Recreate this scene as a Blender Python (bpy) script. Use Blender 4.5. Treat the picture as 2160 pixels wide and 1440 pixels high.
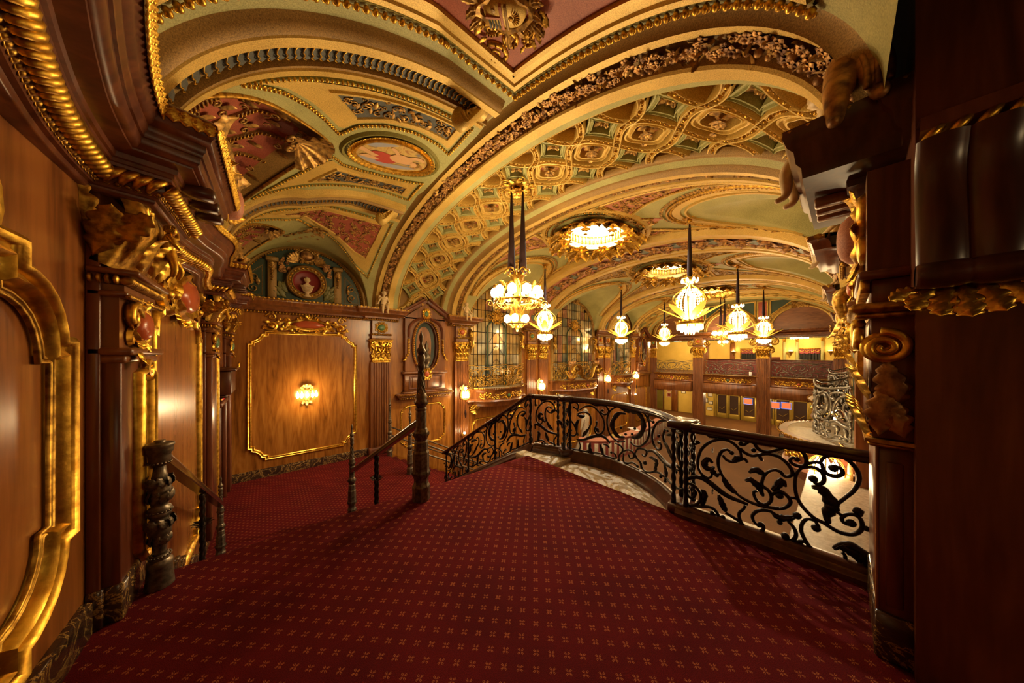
import bpy, math, random
import numpy as np
from math import pi, sin, cos, sqrt, radians
from mathutils import Matrix, Vector
random.seed(7); rng = np.random.default_rng(7)
C = bpy.context.scene.collection
for _o in list(bpy.data.objects): bpy.data.objects.remove(_o)

# ---------------------------------------------------------------- camera
HD = math.atan2(698, 600)
cam_d = bpy.data.cameras.new('camera'); cam = bpy.data.objects.new('camera', cam_d); C.objects.link(cam)
cam_d.sensor_width = 36; cam_d.lens = 10.0; cam_d.clip_start = .05; cam_d.clip_end = 200
cam_d.shift_y = 26/2160
cam.location = (0, 0, 1.7); cam.rotation_euler = (pi/2, 0, HD - pi/2)
bpy.context.scene.camera = cam
# ---------------------------------------------------------------- world, exposure
sc = bpy.context.scene
w = bpy.data.worlds.new('night'); sc.world = w; w.use_nodes = True
w.node_tree.nodes['Background'].inputs[0].default_value = (1, .62, .3, 1)
w.node_tree.nodes['Background'].inputs[1].default_value = .004
sc.view_settings.view_transform = 'Standard'; sc.view_settings.look = 'None'
sc.view_settings.gamma = 1; sc.view_settings.use_curve_mapping = False
sc.view_settings.exposure = 0.0
WARM = (1.0, .72, .36)
def point(name, loc, power, r=.08, col=WARM):
    d = bpy.data.lights.new(name, 'POINT'); d.energy = power; d.color = col; d.shadow_soft_size = r
    o = bpy.data.objects.new(name, d); o.location = loc; C.objects.link(o); return o

# ---------------------------------------------------------------- mesh helpers
class G:
    def __init__(s, V=None, Q=None, T=None):
        s.V = [] if V is None else [np.asarray(V, float)]
        s.Q = [] if Q is None or len(Q) == 0 else [np.asarray(Q, int)]
        s.T = [] if T is None or len(T) == 0 else [np.asarray(T, int)]
        s.n = 0 if V is None else len(V)
    def add(s, g, M=None):
        if isinstance(g, (list, tuple)):
            for k in g: s.add(k, M)
            return s
        V = np.concatenate(g.V) if g.V else np.zeros((0, 3)); s.pc = getattr(s, 'pc', [(0, s.n)] if s.n else []) + [(s.n+a, s.n+b) for a, b in getattr(g, 'pc', [(0, len(V))])]
        if M is not None: V = V @ M[:3, :3].T + M[:3, 3]
        flip = M is not None and np.linalg.det(M[:3, :3]) < 0
        for q in g.Q: s.Q.append((q[:, ::-1] if flip else q) + s.n)
        for t in g.T: s.T.append((t[:, ::-1] if flip else t) + s.n)
        s.V.append(V); s.n += len(V); return s
    def addmany(s, g, Ms):
        if len(Ms) == 0: return s
        V = np.concatenate(g.V); n = len(V); Ms = np.asarray(Ms); s.pc = getattr(s, 'pc', [(0, s.n)] if s.n else []) + [(s.n+k*n, s.n+(k+1)*n) for k in range(len(Ms))]
        W = np.einsum('kij,nj->kni', Ms[:, :3, :3], V) + Ms[:, None, :3, 3]
        off = (np.arange(len(Ms))*n)[:, None, None] + s.n
        for q in g.Q: s.Q.append((q[None] + off).reshape(-1, 4))
        for t in g.T: s.T.append((t[None] + off).reshape(-1, 3))
        s.V.append(W.reshape(-1, 3)); s.n += n*len(Ms); return s
    def mesh(s, name, mat, smooth=True):
        me = bpy.data.meshes.new(name)
        V = np.concatenate(s.V).astype(np.float32) if s.V else np.zeros((0, 3), np.float32)
        Q = np.concatenate(s.Q) if s.Q else np.zeros((0, 4), int); T = np.concatenate(s.T) if s.T else np.zeros((0, 3), int)
        me.vertices.add(len(V)); me.vertices.foreach_set('co', V.ravel())
        L = np.concatenate([Q.ravel(), T.ravel()]).astype(np.int32); me.loops.add(len(L)); me.loops.foreach_set('vertex_index', L)
        st = np.concatenate([np.arange(len(Q))*4, len(Q)*4 + np.arange(len(T))*3]).astype(np.int32)
        me.polygons.add(len(st)); me.polygons.foreach_set('loop_start', st)
        me.polygons.foreach_set('loop_total', np.concatenate([np.full(len(Q), 4), np.full(len(T), 3)]).astype(np.int32))
        me.polygons.foreach_set('use_smooth', np.full(len(st), bool(smooth)))
        me.update(calc_edges=True)
        if mat is not None: me.materials.append(mat)
        if smooth == 'auto':
            try: me.set_sharp_from_angle(angle=radians(50))
            except Exception: pass
        return me
def put(o, parent=None, label=None, cat=None, group=None, kind=None):
    C.objects.link(o)
    if parent is not None: o.parent = parent
    if label: o['label'] = label
    if cat: o['category'] = cat
    if group: o['group'] = group
    if kind: o['kind'] = kind
    return o
SOFT = ('carved_gilt_plaster', 'carved_garland', 'cream_cherub', 'wrought_iron', 'grey_iron', 'bronze', 'gilding', 'old_gilding', 'bright_gilding')
SPLIT = {'carved_leaf', 'side_scroll', 'knot', 'leaf_collar', 'face_acanthus', 'leaf_tip', 'side_acanthus', 'foliage', 'acanthus_tip', 'acanthus', 'plume', 'side_volute', 'corbel', 'collar', 'leaf_cluster_'}
CRISP = ('frame', 'flat_band', 'border', 'well', 'coffer', 'ledge', 'abacus', 'astragal', 'pedestal', 'foot', 'base', 'bracket', 'ring')
def obj(name, g, mat, parent=None, label=None, cat=None, group=None, kind=None, smooth='auto', M=None, loc=None):
    if smooth == 'auto' and mat is not None and mat.name.split('.')[0] in SOFT and not any(k in name for k in CRISP): smooth = True
    if kind is None and name in SPLIT and not isinstance(g, bpy.types.Mesh) and 1 < len(getattr(g, 'pc', ())) <= 60:
        V = np.concatenate(g.V); Q = np.concatenate(g.Q) if g.Q else np.zeros((0, 4), int); T = np.concatenate(g.T) if g.T else np.zeros((0, 3), int); o = None
        for a, b in g.pc: q = Q[(Q[:, 0] >= a) & (Q[:, 0] < b)]-a; t = T[(T[:, 0] >= a) & (T[:, 0] < b)]-a; o = obj(name, G(V[a:b], q, t).mesh(name, mat, smooth), None, parent, M=M, loc=loc)
        return o
    me = g if isinstance(g, bpy.types.Mesh) else g.mesh(name, mat, smooth)
    o = bpy.data.objects.new(name, me); put(o, parent, label, cat, group, kind)
    if M is not None: o.matrix_local = Matrix(M.tolist())
    if loc is not None: o.location = loc
    return o
def struct(name, g, mat, parent=None, **k): return obj(name, g, mat, parent, kind=None if parent is not None else 'structure', **k)
def thing(name, label, cat, loc=(0, 0, 0), group=None, M=None):
    o = bpy.data.objects.new(name, None); o.empty_display_size = .1
    put(o, None, label, cat, group)
    if M is not None: o.matrix_local = Matrix(M.tolist())
    else: o.location = loc
    return o
def dup(root, M=None, label=None, group=None, loc=None):
    r = root.copy(); C.objects.link(r)
    if M is not None: r.matrix_local = Matrix(M.tolist())
    if loc is not None: r.location = loc
    if label: r['label'] = label
    if group: r['group'] = group
    for ch in list(root.children):
        c = ch.copy(); C.objects.link(c); c.parent = r
        for gch in list(ch.children):
            d = gch.copy(); C.objects.link(d); d.parent = c
    return r
def nrm(v): v = np.asarray(v, float); return v/np.maximum(np.linalg.norm(v, axis=-1, keepdims=True), 1e-9)
def MT(o=(0, 0, 0), x=(1, 0, 0), y=(0, 1, 0), z=(0, 0, 1), s=1.0):
    M = np.eye(4); s = np.ones(3)*s
    M[:3, 0] = np.array(x)*s[0]; M[:3, 1] = np.array(y)*s[1]; M[:3, 2] = np.array(z)*s[2]; M[:3, 3] = o; return M
def RZ(a): return MT(x=(cos(a), sin(a), 0), y=(-sin(a), cos(a), 0))
def RX(a): return MT(y=(0, cos(a), sin(a)), z=(0, -sin(a), cos(a)))
def RY(a): return MT(x=(cos(a), 0, -sin(a)), z=(sin(a), 0, cos(a)))
def box(x0, x1, y0, y1, z0, z1, b=0):
    g = G()
    if b <= 0 or min(x1-x0, y1-y0, z1-z0) < 2.2*b:
        V = [(x, y, z) for z in (z0, z1) for y in (y0, y1) for x in (x0, x1)]
        return G(V, [(0, 2, 3, 1), (4, 5, 7, 6), (0, 1, 5, 4), (2, 6, 7, 3), (0, 4, 6, 2), (1, 3, 7, 5)])
    def ring(x0, x1, y0, y1, z, c): return [(x0+c, y0, z), (x1-c, y0, z), (x1, y0+c, z), (x1, y1-c, z), (x1-c, y1, z), (x0+c, y1, z), (x0, y1-c, z), (x0, y0+c, z)]
    R = [ring(x0+b, x1-b, y0+b, y1-b, z0, b*.4), ring(x0, x1, y0, y1, z0+b, b), ring(x0, x1, y0, y1, z1-b, b), ring(x0+b, x1-b, y0+b, y1-b, z1, b*.4)]
    return loft([np.array(r) for r in R], closed=True, cap=True)
def loft(rings, closed=True, cap=False, cyc=False):
    k = len(rings); m = len(rings[0]); V = np.concatenate(rings)
    i = np.arange(k if cyc else k-1)[:, None]; j = np.arange(m if closed else m-1)[None]
    a = i*m + j; b = i*m + (j+1) % m; c = ((i+1) % k)*m + (j+1) % m; d = ((i+1) % k)*m + j
    g = G(V, np.stack([a, b, c, d], -1).reshape(-1, 4))
    if cap:
        g.T.append(np.array([(0, q+1, q) for q in range(1, m-1)])); o = (k-1)*m
        g.T.append(np.array([(o, o+q, o+q+1) for q in range(1, m-1)]))
    return g
def lathe(prof, n=12, cap=True, a0=0, lob=0, lobn=8):
    a = a0 + np.arange(n)/n*2*pi; R = []
    for r, z in prof:
        rr = r*(1 + lob*np.cos(a*lobn)); R.append(np.stack([rr*np.cos(a), rr*np.sin(a), np.full(n, z)], 1))
    return loft(R, True, cap)
def smoothpts(P, k=3, closed=False):
    P = np.asarray(P, float); n = len(P)
    if n < 3: 
        t = np.linspace(0, 1, 2); return P
    out = []
    rngi = range(n if closed else n-1)
    for i in rngi:
        if closed: p0, p1, p2, p3 = P[(i-1) % n], P[i], P[(i+1) % n], P[(i+2) % n]
        else: p0, p1, p2, p3 = P[max(i-1, 0)], P[i], P[i+1], P[min(i+2, n-1)]
        for j in range(k):
            t = j/k; out.append(.5*((2*p1)+(p2-p0)*t+(2*p0-5*p1+4*p2-p3)*t*t+(-p0+3*p1-3*p2+p3)*t**3))
    if not closed: out.append(P[-1])
    return np.array(out)
def resample(P, step=None, n=None, closed=False):
    P = np.asarray(P, float)
    if closed: P = np.vstack([P, P[:1]])
    d = np.r_[0, np.cumsum(np.linalg.norm(np.diff(P, axis=0), axis=1))]
    if n is None: n = max(2, int(round(d[-1]/step))+1)
    s = np.linspace(0, d[-1], n + (1 if closed else 0)); 
    if closed: s = s[:-1]
    return np.stack([np.interp(s, d, P[:, k]) for k in range(P.shape[1])], 1)
def tang(P, closed=False):
    if closed: return nrm(np.roll(P, -1, 0)-np.roll(P, 1, 0))
    return nrm(np.gradient(P, axis=0))
def tube(P, r, n=6, closed=False, cap=True, flat=1.0, up=None, twist=0):
    P = np.asarray(P, float)
    if P.shape[1] == 2: P = np.c_[P, np.zeros(len(P))]
    T = tang(P, closed); r = np.ones(len(P))*r
    ref = np.array([0, 0, 1.]) if up is None else np.asarray(up, float)
    N = np.cross(T, ref); bad = np.linalg.norm(N, axis=1) < 1e-3
    if bad.all(): N = np.cross(T, [1., 0, 0])
    elif bad.any():
        gi = np.where(~bad)[0]
        for i in np.where(bad)[0]: N[i] = N[gi[np.argmin(abs(gi-i))]]
    N = nrm(N)
    if up is None:
        for i in range(1, len(N)):
            if N[i] @ N[i-1] < 0: N[i] = -N[i]
    B = nrm(np.cross(N, T))
    a = np.arange(n)/n*2*pi; tw = np.linspace(0, twist, len(P))
    R = [P[i] + r[i]*(np.cos(a+tw[i])[:, None]*N[i] + flat*np.sin(a+tw[i])[:, None]*B[i]) for i in range(len(P))]
    return loft(R, True, cap and not closed, closed)
def sweep(P, U, W, prof, closed=False, pclosed=False, cap=False):
    """profile (u,w) carried along P; U,W are per-point frame vectors"""
    P = np.asarray(P, float); U = np.broadcast_to(U, P.shape); W = np.broadcast_to(W, P.shape); pr = np.asarray(prof, float)
    R = P[:, None] + pr[None, :, :1]*U[:, None] + pr[None, :, 1:2]*W[:, None]
    return loft(list(R), pclosed, cap, closed)
def run(P2, z, prof, closed=False):
    """moulding along a plan polyline (mitred); prof = (outward, up); outward = left of travel"""
    P = np.asarray(P2, float); n = len(P); d = nrm(np.diff(np.vstack([P, P[:1]]) if closed else P, axis=0))
    U = np.zeros((n, 2))
    for i in range(n):
        if closed: a, b = d[i-1], d[i]
        else: a, b = d[max(i-1, 0)], d[min(i, len(d)-1)]
        na = np.array([-a[1], a[0]]); nb = np.array([-b[1], b[0]]); m = na+nb; U[i] = m/max(m @ m/2, .25)
    P3 = np.c_[P, np.full(n, z)]; return sweep(P3, np.c_[U, np.zeros(n)], np.array([0, 0, 1.]), prof, closed)
def wallframe(P, nrmv, prof, closed=False):
    """moulding along a path lying in a wall; prof=(in-plane offset left of travel, out of wall)"""
    P = np.asarray(P, float); n = len(P); N = np.asarray(nrmv, float)
    d = nrm(np.diff(np.vstack([P, P[:1]]) if closed else P, axis=0)); U = np.zeros((n, 3))
    for i in range(n):
        if closed: a, b = d[i-1], d[i]
        else: a, b = d[max(i-1, 0)], d[min(i, len(d)-1)]
        m = np.cross(N, a)+np.cross(N, b); U[i] = m/max(m @ m/2, .3)
    return sweep(P, U, N, prof, closed)
def ball(r=1., n=8, m=5, sz=1.):
    return lathe([(r*sin(pi*(i+.02)/(m+.04)), -r*sz*cos(pi*(i+.02)/(m+.04))) for i in range(m+1)], n)
# ---------------------------------------------------------------- carved ornament, in local XY with +Z out of the ground
def leaf(L=1., W=.5, curl=.35, lob=4, nu=11, nv=5):
    lob = max(lob, 3); nu = lob*5+1 if nv >= 4 else max(nu, 6); nv = 7 if nv >= 4 else 3; amp = .30 if nv > 3 else 0.
    u = np.linspace(0, 1, nu); w = W*.5*np.sin(pi*np.clip(u*.93+.07, 0, 1))**.7*(1-amp*np.abs(np.cos(pi*lob*u))**7); v = np.linspace(-1, 1, nv)
    X = w[:, None]*v[None]; Y = L*u[:, None] + .10*L*np.abs(v)[None]*(1-u)[:, None] + (.018*L*np.abs(v)[None]**2*np.sin(2*pi*lob*u)[:, None] if amp else 0)
    Z = .16*L*(np.sin(u*pi)**.8)[:, None]*np.ones(nv)[None] + curl*L*(u**3)[:, None] - .10*W*np.abs(v)[None]**1.5 + (.05*W*np.cos(v*pi*3)[None]*np.sin(pi*u)[:, None] if nv > 3 else .04*W*(1-np.abs(v))[None])
    Y = Y - curl*.35*L*(u**4)[:, None]
    return loft([np.stack([X[i], Y[i], Z[i]], 1) for i in range(nu)], False)
def spiral(r0=.5, turns=1.4, a0=0, dr=.86, n=22, d=1):
    t = np.linspace(0, 1, n); r = r0*(1-dr*t**.8); a = a0 + d*t*turns*2*pi
    return np.stack([r*np.cos(a), r*np.sin(a)], 1)
def rosette(r=1., n=6, h=.35, lay=2):
    g = G()
    for k in range(lay):
        lf = leaf(r*(1-.35*k), r*(.95-.25*k)*3.0/n*1.4, .12+.15*k, 1, 5, 3)
        g.addmany(lf, [RZ(2*pi*(i+.5*k)/n) @ MT((0, 0, h*.25*k)) for i in range(n)])
    return g.add(ball(r*.22, 7, 4, .8), MT((0, 0, h*.55*r)))
def scrollpair(s=1., r=.06, sides=5):
    """C scroll with a leaf"""
    g = G(); a = spiral(.42*s, 1.35, pi, .85, 18, 1)
    g.add(tube(a + [.5*s, .45*s], np.linspace(r, r*.55, 18)*s, sides)); g.add(ball(r*1.6*s, 6, 4), MT((.5*s+a[-1, 0], .45*s+a[-1, 1], 0)))
    return g
def rinceau(L=2., H=.4, n=4, r=.1, leaves=True):
    """running scroll frieze centred on the origin, length L along X"""
    g = G(); w = L/n; wob = []
    for i in range(n):
        cx = -L/2 + w*(i+.5); s = 1 if i % 2 == 0 else -1; R = min(H*.46, w*.5)
        a = spiral(R, 1.3, -s*pi*.9, .82, 20, s); P = a + [cx, 0]
        pre = np.array([[cx-w*.62, s*H*.32*-1], [cx-w*.45, -s*H*.05]])
        P = np.vstack([pre, P]); rr = np.r_[r*.5, r*.8, np.linspace(r, r*.5, 20)]*H
        g.add(tube(P, rr, 5)); g.add(ball(r*1.5*H, 6, 4), MT((P[-1][0], P[-1][1], r*H*.4)))
        if leaves:
            lf = leaf(H*.42, H*.26, .3, 3, 6, 3)
            for t, da in ((5, .7), (9, .9), (13, 1.0)):
                p = P[t]; d = P[t+1]-P[t]; an = math.atan2(d[1], d[0])-pi/2 + s*-1*da
                g.add(lf, MT((p[0], p[1], 0)) @ RZ(an))
            g.add(lf, MT((cx+w*.42, s*H*.28, 0)) @ RZ(-s*.5 - (pi if s < 0 else 0)))
    return g
def foliage(W, H, n, size=.12, seed=1, z=.02, mask=None):
    """dense carved arabesque filling a W x H field"""
    rs = np.random.default_rng(seed); g = G(); lf = leaf(1, .55, .3, 3, 6, 3); sp = spiral(.5, 1.2, 0, .8, 13)
    st = tube(sp, np.linspace(.09, .05, 13), 4); k = 0; Ms = [[], []]
    while k < n:
        x, y = rs.uniform(-W/2, W/2), rs.uniform(-H/2, H/2); k += 1
        if mask and not mask(x, y): continue
        s = size*rs.uniform(.7, 1.25); M = MT((x, y, z)) @ RZ(rs.uniform(0, 6.28)) @ MT(s=(s, s*rs.choice([-1, 1]), s))
        Ms[k % 2].append(M)
    for q, t in zip(Ms, (lf, st)): g.addmany(t, q)
    return g
def shield(w=1., h=1., d=.25, n=14):
    a = np.arange(n)/n*2*pi; g = []
    for k, (s, z) in enumerate([(1, 0), (.93, .55), (.7, .85), (.35, .98), (.02, 1)]):
        g.append(np.stack([w/2*s*np.cos(a)*(1-.12*np.sin(a)), h/2*s*np.sin(a), np.full(n, z*d)], 1))
    return loft(g, True, False)
def cart_frame(w=1., h=1., t=.09):
    """scrolled frame around a shield"""
    g = G(); a = np.arange(40)/40*2*pi; R = 1+.06*np.cos(a*4)
    g.add(tube(np.stack([w*.56*R*np.cos(a)*(1-.12*np.sin(a)), h*.56*R*np.sin(a), np.full(40, .04*w)], 1), t*min(w, h)*(1+.25*np.cos(a*8)), 5, closed=True))
    for sx in (-1, 1):
        for sy in (-1, 1):
            sp = spiral(.2*min(w, h)*1.3, 1.25, -pi*.5*sy, .85, 16, 1*sy); sp[:, 0] *= sx
            g.add(tube(sp+[sx*w*.6, sy*h*.42], np.linspace(t, t*.5, 16)*min(w, h), 5))
        lf = leaf(.45*h, .3*w, .3, 3, 7, 5)
        g.add(lf, MT((sx*w*.5, 0, .02)) @ RZ(-sx*pi/2)); g.add(lf, MT((sx*w*.25, -h*.5, .02)) @ RZ(pi-sx*-.5)); g.add(lf, MT((sx*w*.22, h*.5, .02)) @ RZ(-sx*.5))
    g.add(leaf(.4*h, .4*w, .5, 3), MT((0, h*.5, .03))); g.add(leaf(.4*h, .35*w, .4, 3), MT((0, -h*.5, .03)) @ RZ(pi))
    return g
egg1 = lathe([(.02, 0), (.32, .05), (.42, .25), (.36, .5), (.2, .68), (.02, .74)], 7, False)
def egg():     # egg-and-dart unit, 1 long on X, ~1 high on Y, sits on z=0
    g = G(); g.add(ball(.34, 7, 5, 1.), MT(s=(1, 1.3, 1.05)) @ MT((0, 0, .1)))
    a = np.linspace(pi*.95, 2.05*pi, 7); g.add(tube(np.stack([.43*np.cos(a), .5*np.sin(a), np.full(7, .05)], 1), .075, 4))
    g.add(ball(.09, 5, 3), MT((.5, .05, .1))); return g
EGG = egg()
def eggrow(P, N, size, U=None, tmpl=None, closed=False, pitch=1.0):
    """eggs at even pitch along 3d path P with per-point normals N"""
    P = np.asarray(P, float); N = np.broadcast_to(N, P.shape); PN = np.c_[P, N]
    R = resample(PN, n=max(2, int(round(np.sum(np.linalg.norm(np.diff(P, axis=0), axis=1))/(size*pitch)))), closed=closed)
    p, n_ = R[:, :3], nrm(R[:, 3:]); t = tang(p, closed); y = nrm(np.cross(n_, t)); n_ = np.cross(t, y)
    Ms = np.zeros((len(p), 4, 4)); Ms[:, :3, 0] = t*size; Ms[:, :3, 1] = y*size; Ms[:, :3, 2] = n_*size; Ms[:, :3, 3] = p; Ms[:, 3, 3] = 1
    return G().addmany(tmpl or EGG, Ms)
ROPE = G().add(tube(smoothpts([[-.42, -.62, -.12], [-.30, -.34, .22], [0, 0, .38], [.30, .34, .22], [.42, .62, -.12]], 2), np.array([.12, .18, .24, .27, .28, .27, .24, .18, .12]), 7)).add(leaf(.7, .34, .3, 2, 6, 3), MT((-.1, -.35, .3)) @ RZ(-.6))
LEAFB = G().add(leaf(1.05, 1., .35, 3, 8, 5), MT((0, -.5, 0))).add(ball(.16, 6, 4), MT((.5, .1, .12)))
LEAFU = G().add(leaf(1.05, 1., .35, 3, 8, 3), MT((0, -.5, 0))).add(ball(.16, 5, 3), MT((.5, .1, .12)))
# ---------------------------------------------------------------- materials
def mat(name, col=(.5, .5, .5), rough=.5, metal=0., build=None, spec=.5):
    m = bpy.data.materials.new(name); m.use_nodes = True; nt = m.node_tree; b = nt.nodes['Principled BSDF']
    b.inputs['Base Color'].default_value = (*col, 1); b.inputs['Roughness'].default_value = rough; b.inputs['Metallic'].default_value = metal
    b.inputs['Specular IOR Level'].default_value = spec
    if build: build(nt, b)
    return m
def nd(nt, t, **k):
    n = nt.nodes.new(t)
    for a, v in k.items():
        if a[0] == '_': setattr(n, a[1:], v)
        else: n.inputs[a.replace('__', ' ')].default_value = v
    return n
def ramp(nt, fac, stops):
    r = nt.nodes.new('ShaderNodeValToRGB'); e = r.color_ramp.elements
    while len(e) < len(stops): e.new(.5)
    for q, (p, c) in zip(e, stops): q.position = p; q.color = (*c, 1)
    nt.links.new(fac, r.inputs[0]); return r.outputs[0]
def bump(nt, b, h, s=.3, d=.01):
    n = nd(nt, 'ShaderNodeBump', Strength=s, Distance=d); nt.links.new(h, n.inputs['Height']); nt.links.new(n.outputs[0], b.inputs['Normal'])
def coords(nt, scale=(1, 1, 1), world=True):
    g = nt.nodes.new('ShaderNodeNewGeometry' if world else 'ShaderNodeTexCoord'); mp = nd(nt, 'ShaderNodeMapping', Scale=scale)
    nt.links.new(g.outputs['Position' if world else 'Object'], mp.inputs[0]); return mp.outputs[0]
def wood(name, c0, c1, c2, rough=.3, sc=1., world=True, horiz=False):
    def f(nt, b):
        v = coords(nt, (5*sc, 5*sc, .55*sc) if not horiz else (.8*sc, 1.2*sc, 9*sc), world)
        n1 = nd(nt, 'ShaderNodeTexNoise', Scale=1.0, Detail=3., Distortion=1.6); nt.links.new(v, n1.inputs[0])
        n2 = nd(nt, 'ShaderNodeTexNoise', Scale=7.0, Detail=4.); nt.links.new(v, n2.inputs[0])
        mx = nd(nt, 'ShaderNodeMath', _operation='MULTIPLY_ADD'); nt.links.new(n2.outputs[0], mx.inputs[0]); mx.inputs[1].default_value = .35; nt.links.new(n1.outputs[0], mx.inputs[2])
        nt.links.new(ramp(nt, mx.outputs[0], [(.42, c0), (.62, c1), (.85, c2)]), b.inputs['Base Color'])
        bump(nt, b, n2.outputs[0], .08, .002)
        b.inputs['Coat Weight'].default_value = .18; b.inputs['Coat Roughness'].default_value = .3
    return mat(name, c1, rough, 0, f)
def gold(name, c0, c1, rough=.33, sc=14, metal=1.):
    def f(nt, b):
        v = coords(nt); n = nd(nt, 'ShaderNodeTexNoise', Scale=float(sc), Detail=5.); nt.links.new(v, n.inputs[0])
        nt.links.new(ramp(nt, n.outputs[0], [(.35, c0), (.62, c1)]), b.inputs['Base Color'])
        r = nd(nt, 'ShaderNodeMapRange'); nt.links.new(n.outputs[0], r.inputs[0]); r.inputs[3].default_value = rough+.18; r.inputs[4].default_value = rough-.06; nt.links.new(r.outputs[0], b.inputs['Roughness'])
        n2 = nd(nt, 'ShaderNodeTexNoise', Scale=60., Detail=3.); nt.links.new(v, n2.inputs[0]); bump(nt, b, n2.outputs[0], .25, .004)
    return mat(name, c1, rough, metal, f)
def plaster(name, c0, c1, rough=.6, sc=90, metal=0., st=.25):
    def f(nt, b):
        v = coords(nt); n = nd(nt, 'ShaderNodeTexNoise', Scale=float(sc), Detail=2.); nt.links.new(v, n.inputs[0])
        n2 = nd(nt, 'ShaderNodeTexNoise', Scale=1.6, Detail=3.); nt.links.new(v, n2.inputs[0])
        ad = nd(nt, 'ShaderNodeMath', _operation='MULTIPLY_ADD'); nt.links.new(n2.outputs[0], ad.inputs[0]); ad.inputs[1].default_value = .5; nt.links.new(n.outputs[0], ad.inputs[2])
        nt.links.new(ramp(nt, ad.outputs[0], [(.55, c0), (.95, c1)]), b.inputs['Base Color']); bump(nt, b, n.outputs[0], st, .004)
    return mat(name, c1, rough, metal, f)
M_ = {}
M_['panel'] = wood('figured_wood', (.14, .042, .005), (.29, .100, .012), (.42, .165, .026), .27)
M_['panel2'] = wood('figured_wood_near', (.13, .038, .007), (.22, .070, .013), (.31, .108, .022), .25)
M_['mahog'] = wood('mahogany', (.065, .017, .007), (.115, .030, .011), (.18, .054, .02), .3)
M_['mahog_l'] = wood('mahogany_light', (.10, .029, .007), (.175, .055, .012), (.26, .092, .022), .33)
M_['dark'] = wood('dark_wood', (.035, .011, .006), (.065, .02, .01), (.11, .036, .018), .3)
M_['handrail'] = mat('handrail_wood', (.035, .012, .008), .2)
M_['gold'] = gold('gilding', (.42, .21, .022), (.86, .53, .075), .33)
M_['gold_d'] = gold('old_gilding', (.22, .10, .014), (.62, .36, .06), .4, 22)
M_['gold_b'] = gold('bright_gilding', (.62, .34, .035), (1., .68, .13), .28)
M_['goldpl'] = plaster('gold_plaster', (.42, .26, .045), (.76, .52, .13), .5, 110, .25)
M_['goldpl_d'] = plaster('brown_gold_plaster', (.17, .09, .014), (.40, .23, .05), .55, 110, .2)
M_['orn'] = gold('carved_gilt_plaster', (.16, .075, .016), (.56, .32, .07), .42, 18, .55)
M_['garl'] = gold('carved_garland', (.12, .045, .016), (.56, .29, .08), .45, 11, .5)
M_['green'] = plaster('green_plaster', (.25, .24, .075), (.46, .43, .16), .6)
M_['olive'] = plaster('olive_plaster', (.14, .12, .02), (.24, .20, .035), .55)
M_['red'] = plaster('red_plaster', (.24, .045, .02), (.42, .10, .045), .6)
M_['pink'] = plaster('pink_plaster', (.38, .13, .07), (.55, .22, .12), .6)
M_['deepred'] = mat('deep_red', (.20, .015, .012), .5)
M_['blue'] = plaster('slate_blue', (.045, .05, .045), (.095, .095, .08), .6)
M_['dgreen'] = mat('dark_green', (.03, .055, .035), .5)
M_['teal'] = mat('grey_green', (.16, .19, .13), .5)
M_['orange'] = mat('orange_enamel', (.45, .09, .03), .22)
M_['genam'] = mat('green_enamel', (.10, .20, .09), .25)
M_['stone'] = plaster('pale_stone', (.36, .28, .17), (.56, .46, .30), .55, 30)
M_['cream'] = plaster('cream_cherub', (.55, .40, .20), (.80, .62, .36), .42, 12)
M_['iron'] = gold('wrought_iron', (.018, .013, .010), (.045, .034, .026), .36, 30, .85)
M_['bronze'] = gold('bronze', (.085, .062, .036), (.21, .16, .10), .38, 30, .75)
M_['greyiron'] = gold('grey_iron', (.10, .085, .06), (.24, .20, .14), .4, 30, .8)
M_['yellow'] = plaster('yellow_wall', (.58, .40, .07), (.76, .55, .13), .7, 40)
M_['black'] = mat('black_void', (.01, .009, .008), .6)
M_['brass'] = mat('brass_frame', (.42, .30, .06), .35, .35)
M_['white'] = mat('white_paper', (.8, .76, .68), .6)
M_['bluecase'] = mat('blue_cloth', (.05, .11, .20), .6)
M_['velvet'] = mat('red_velvet_cord', (.022, .004, .004), .8)
M_['capri'] = plaster('carpet_brown', (.10, .040, .009), (.155, .064, .015), .9, 60)
def marble(name, c0, c1, c2, sc=3., rough=.18):
    def f(nt, b):
        v = coords(nt); n = nd(nt, 'ShaderNodeTexNoise', Scale=sc, Detail=8., Distortion=2.2, Roughness=.65); nt.links.new(v, n.inputs[0])
        nt.links.new(ramp(nt, n.outputs[0], [(.40, c0), (.485, c1), (.505, c2), (.53, c1), (.7, c0)]), b.inputs['Base Color'])
    return mat(name, c1, rough, 0, f)
M_['marble'] = marble('green_marble', (.035, .016, .010), (.06, .03, .015), (.42, .24, .06))
M_['marble_w'] = marble('white_marble', (.50, .40, .28), (.60, .50, .36), (.34, .26, .18), 2.5, .25)
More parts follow.
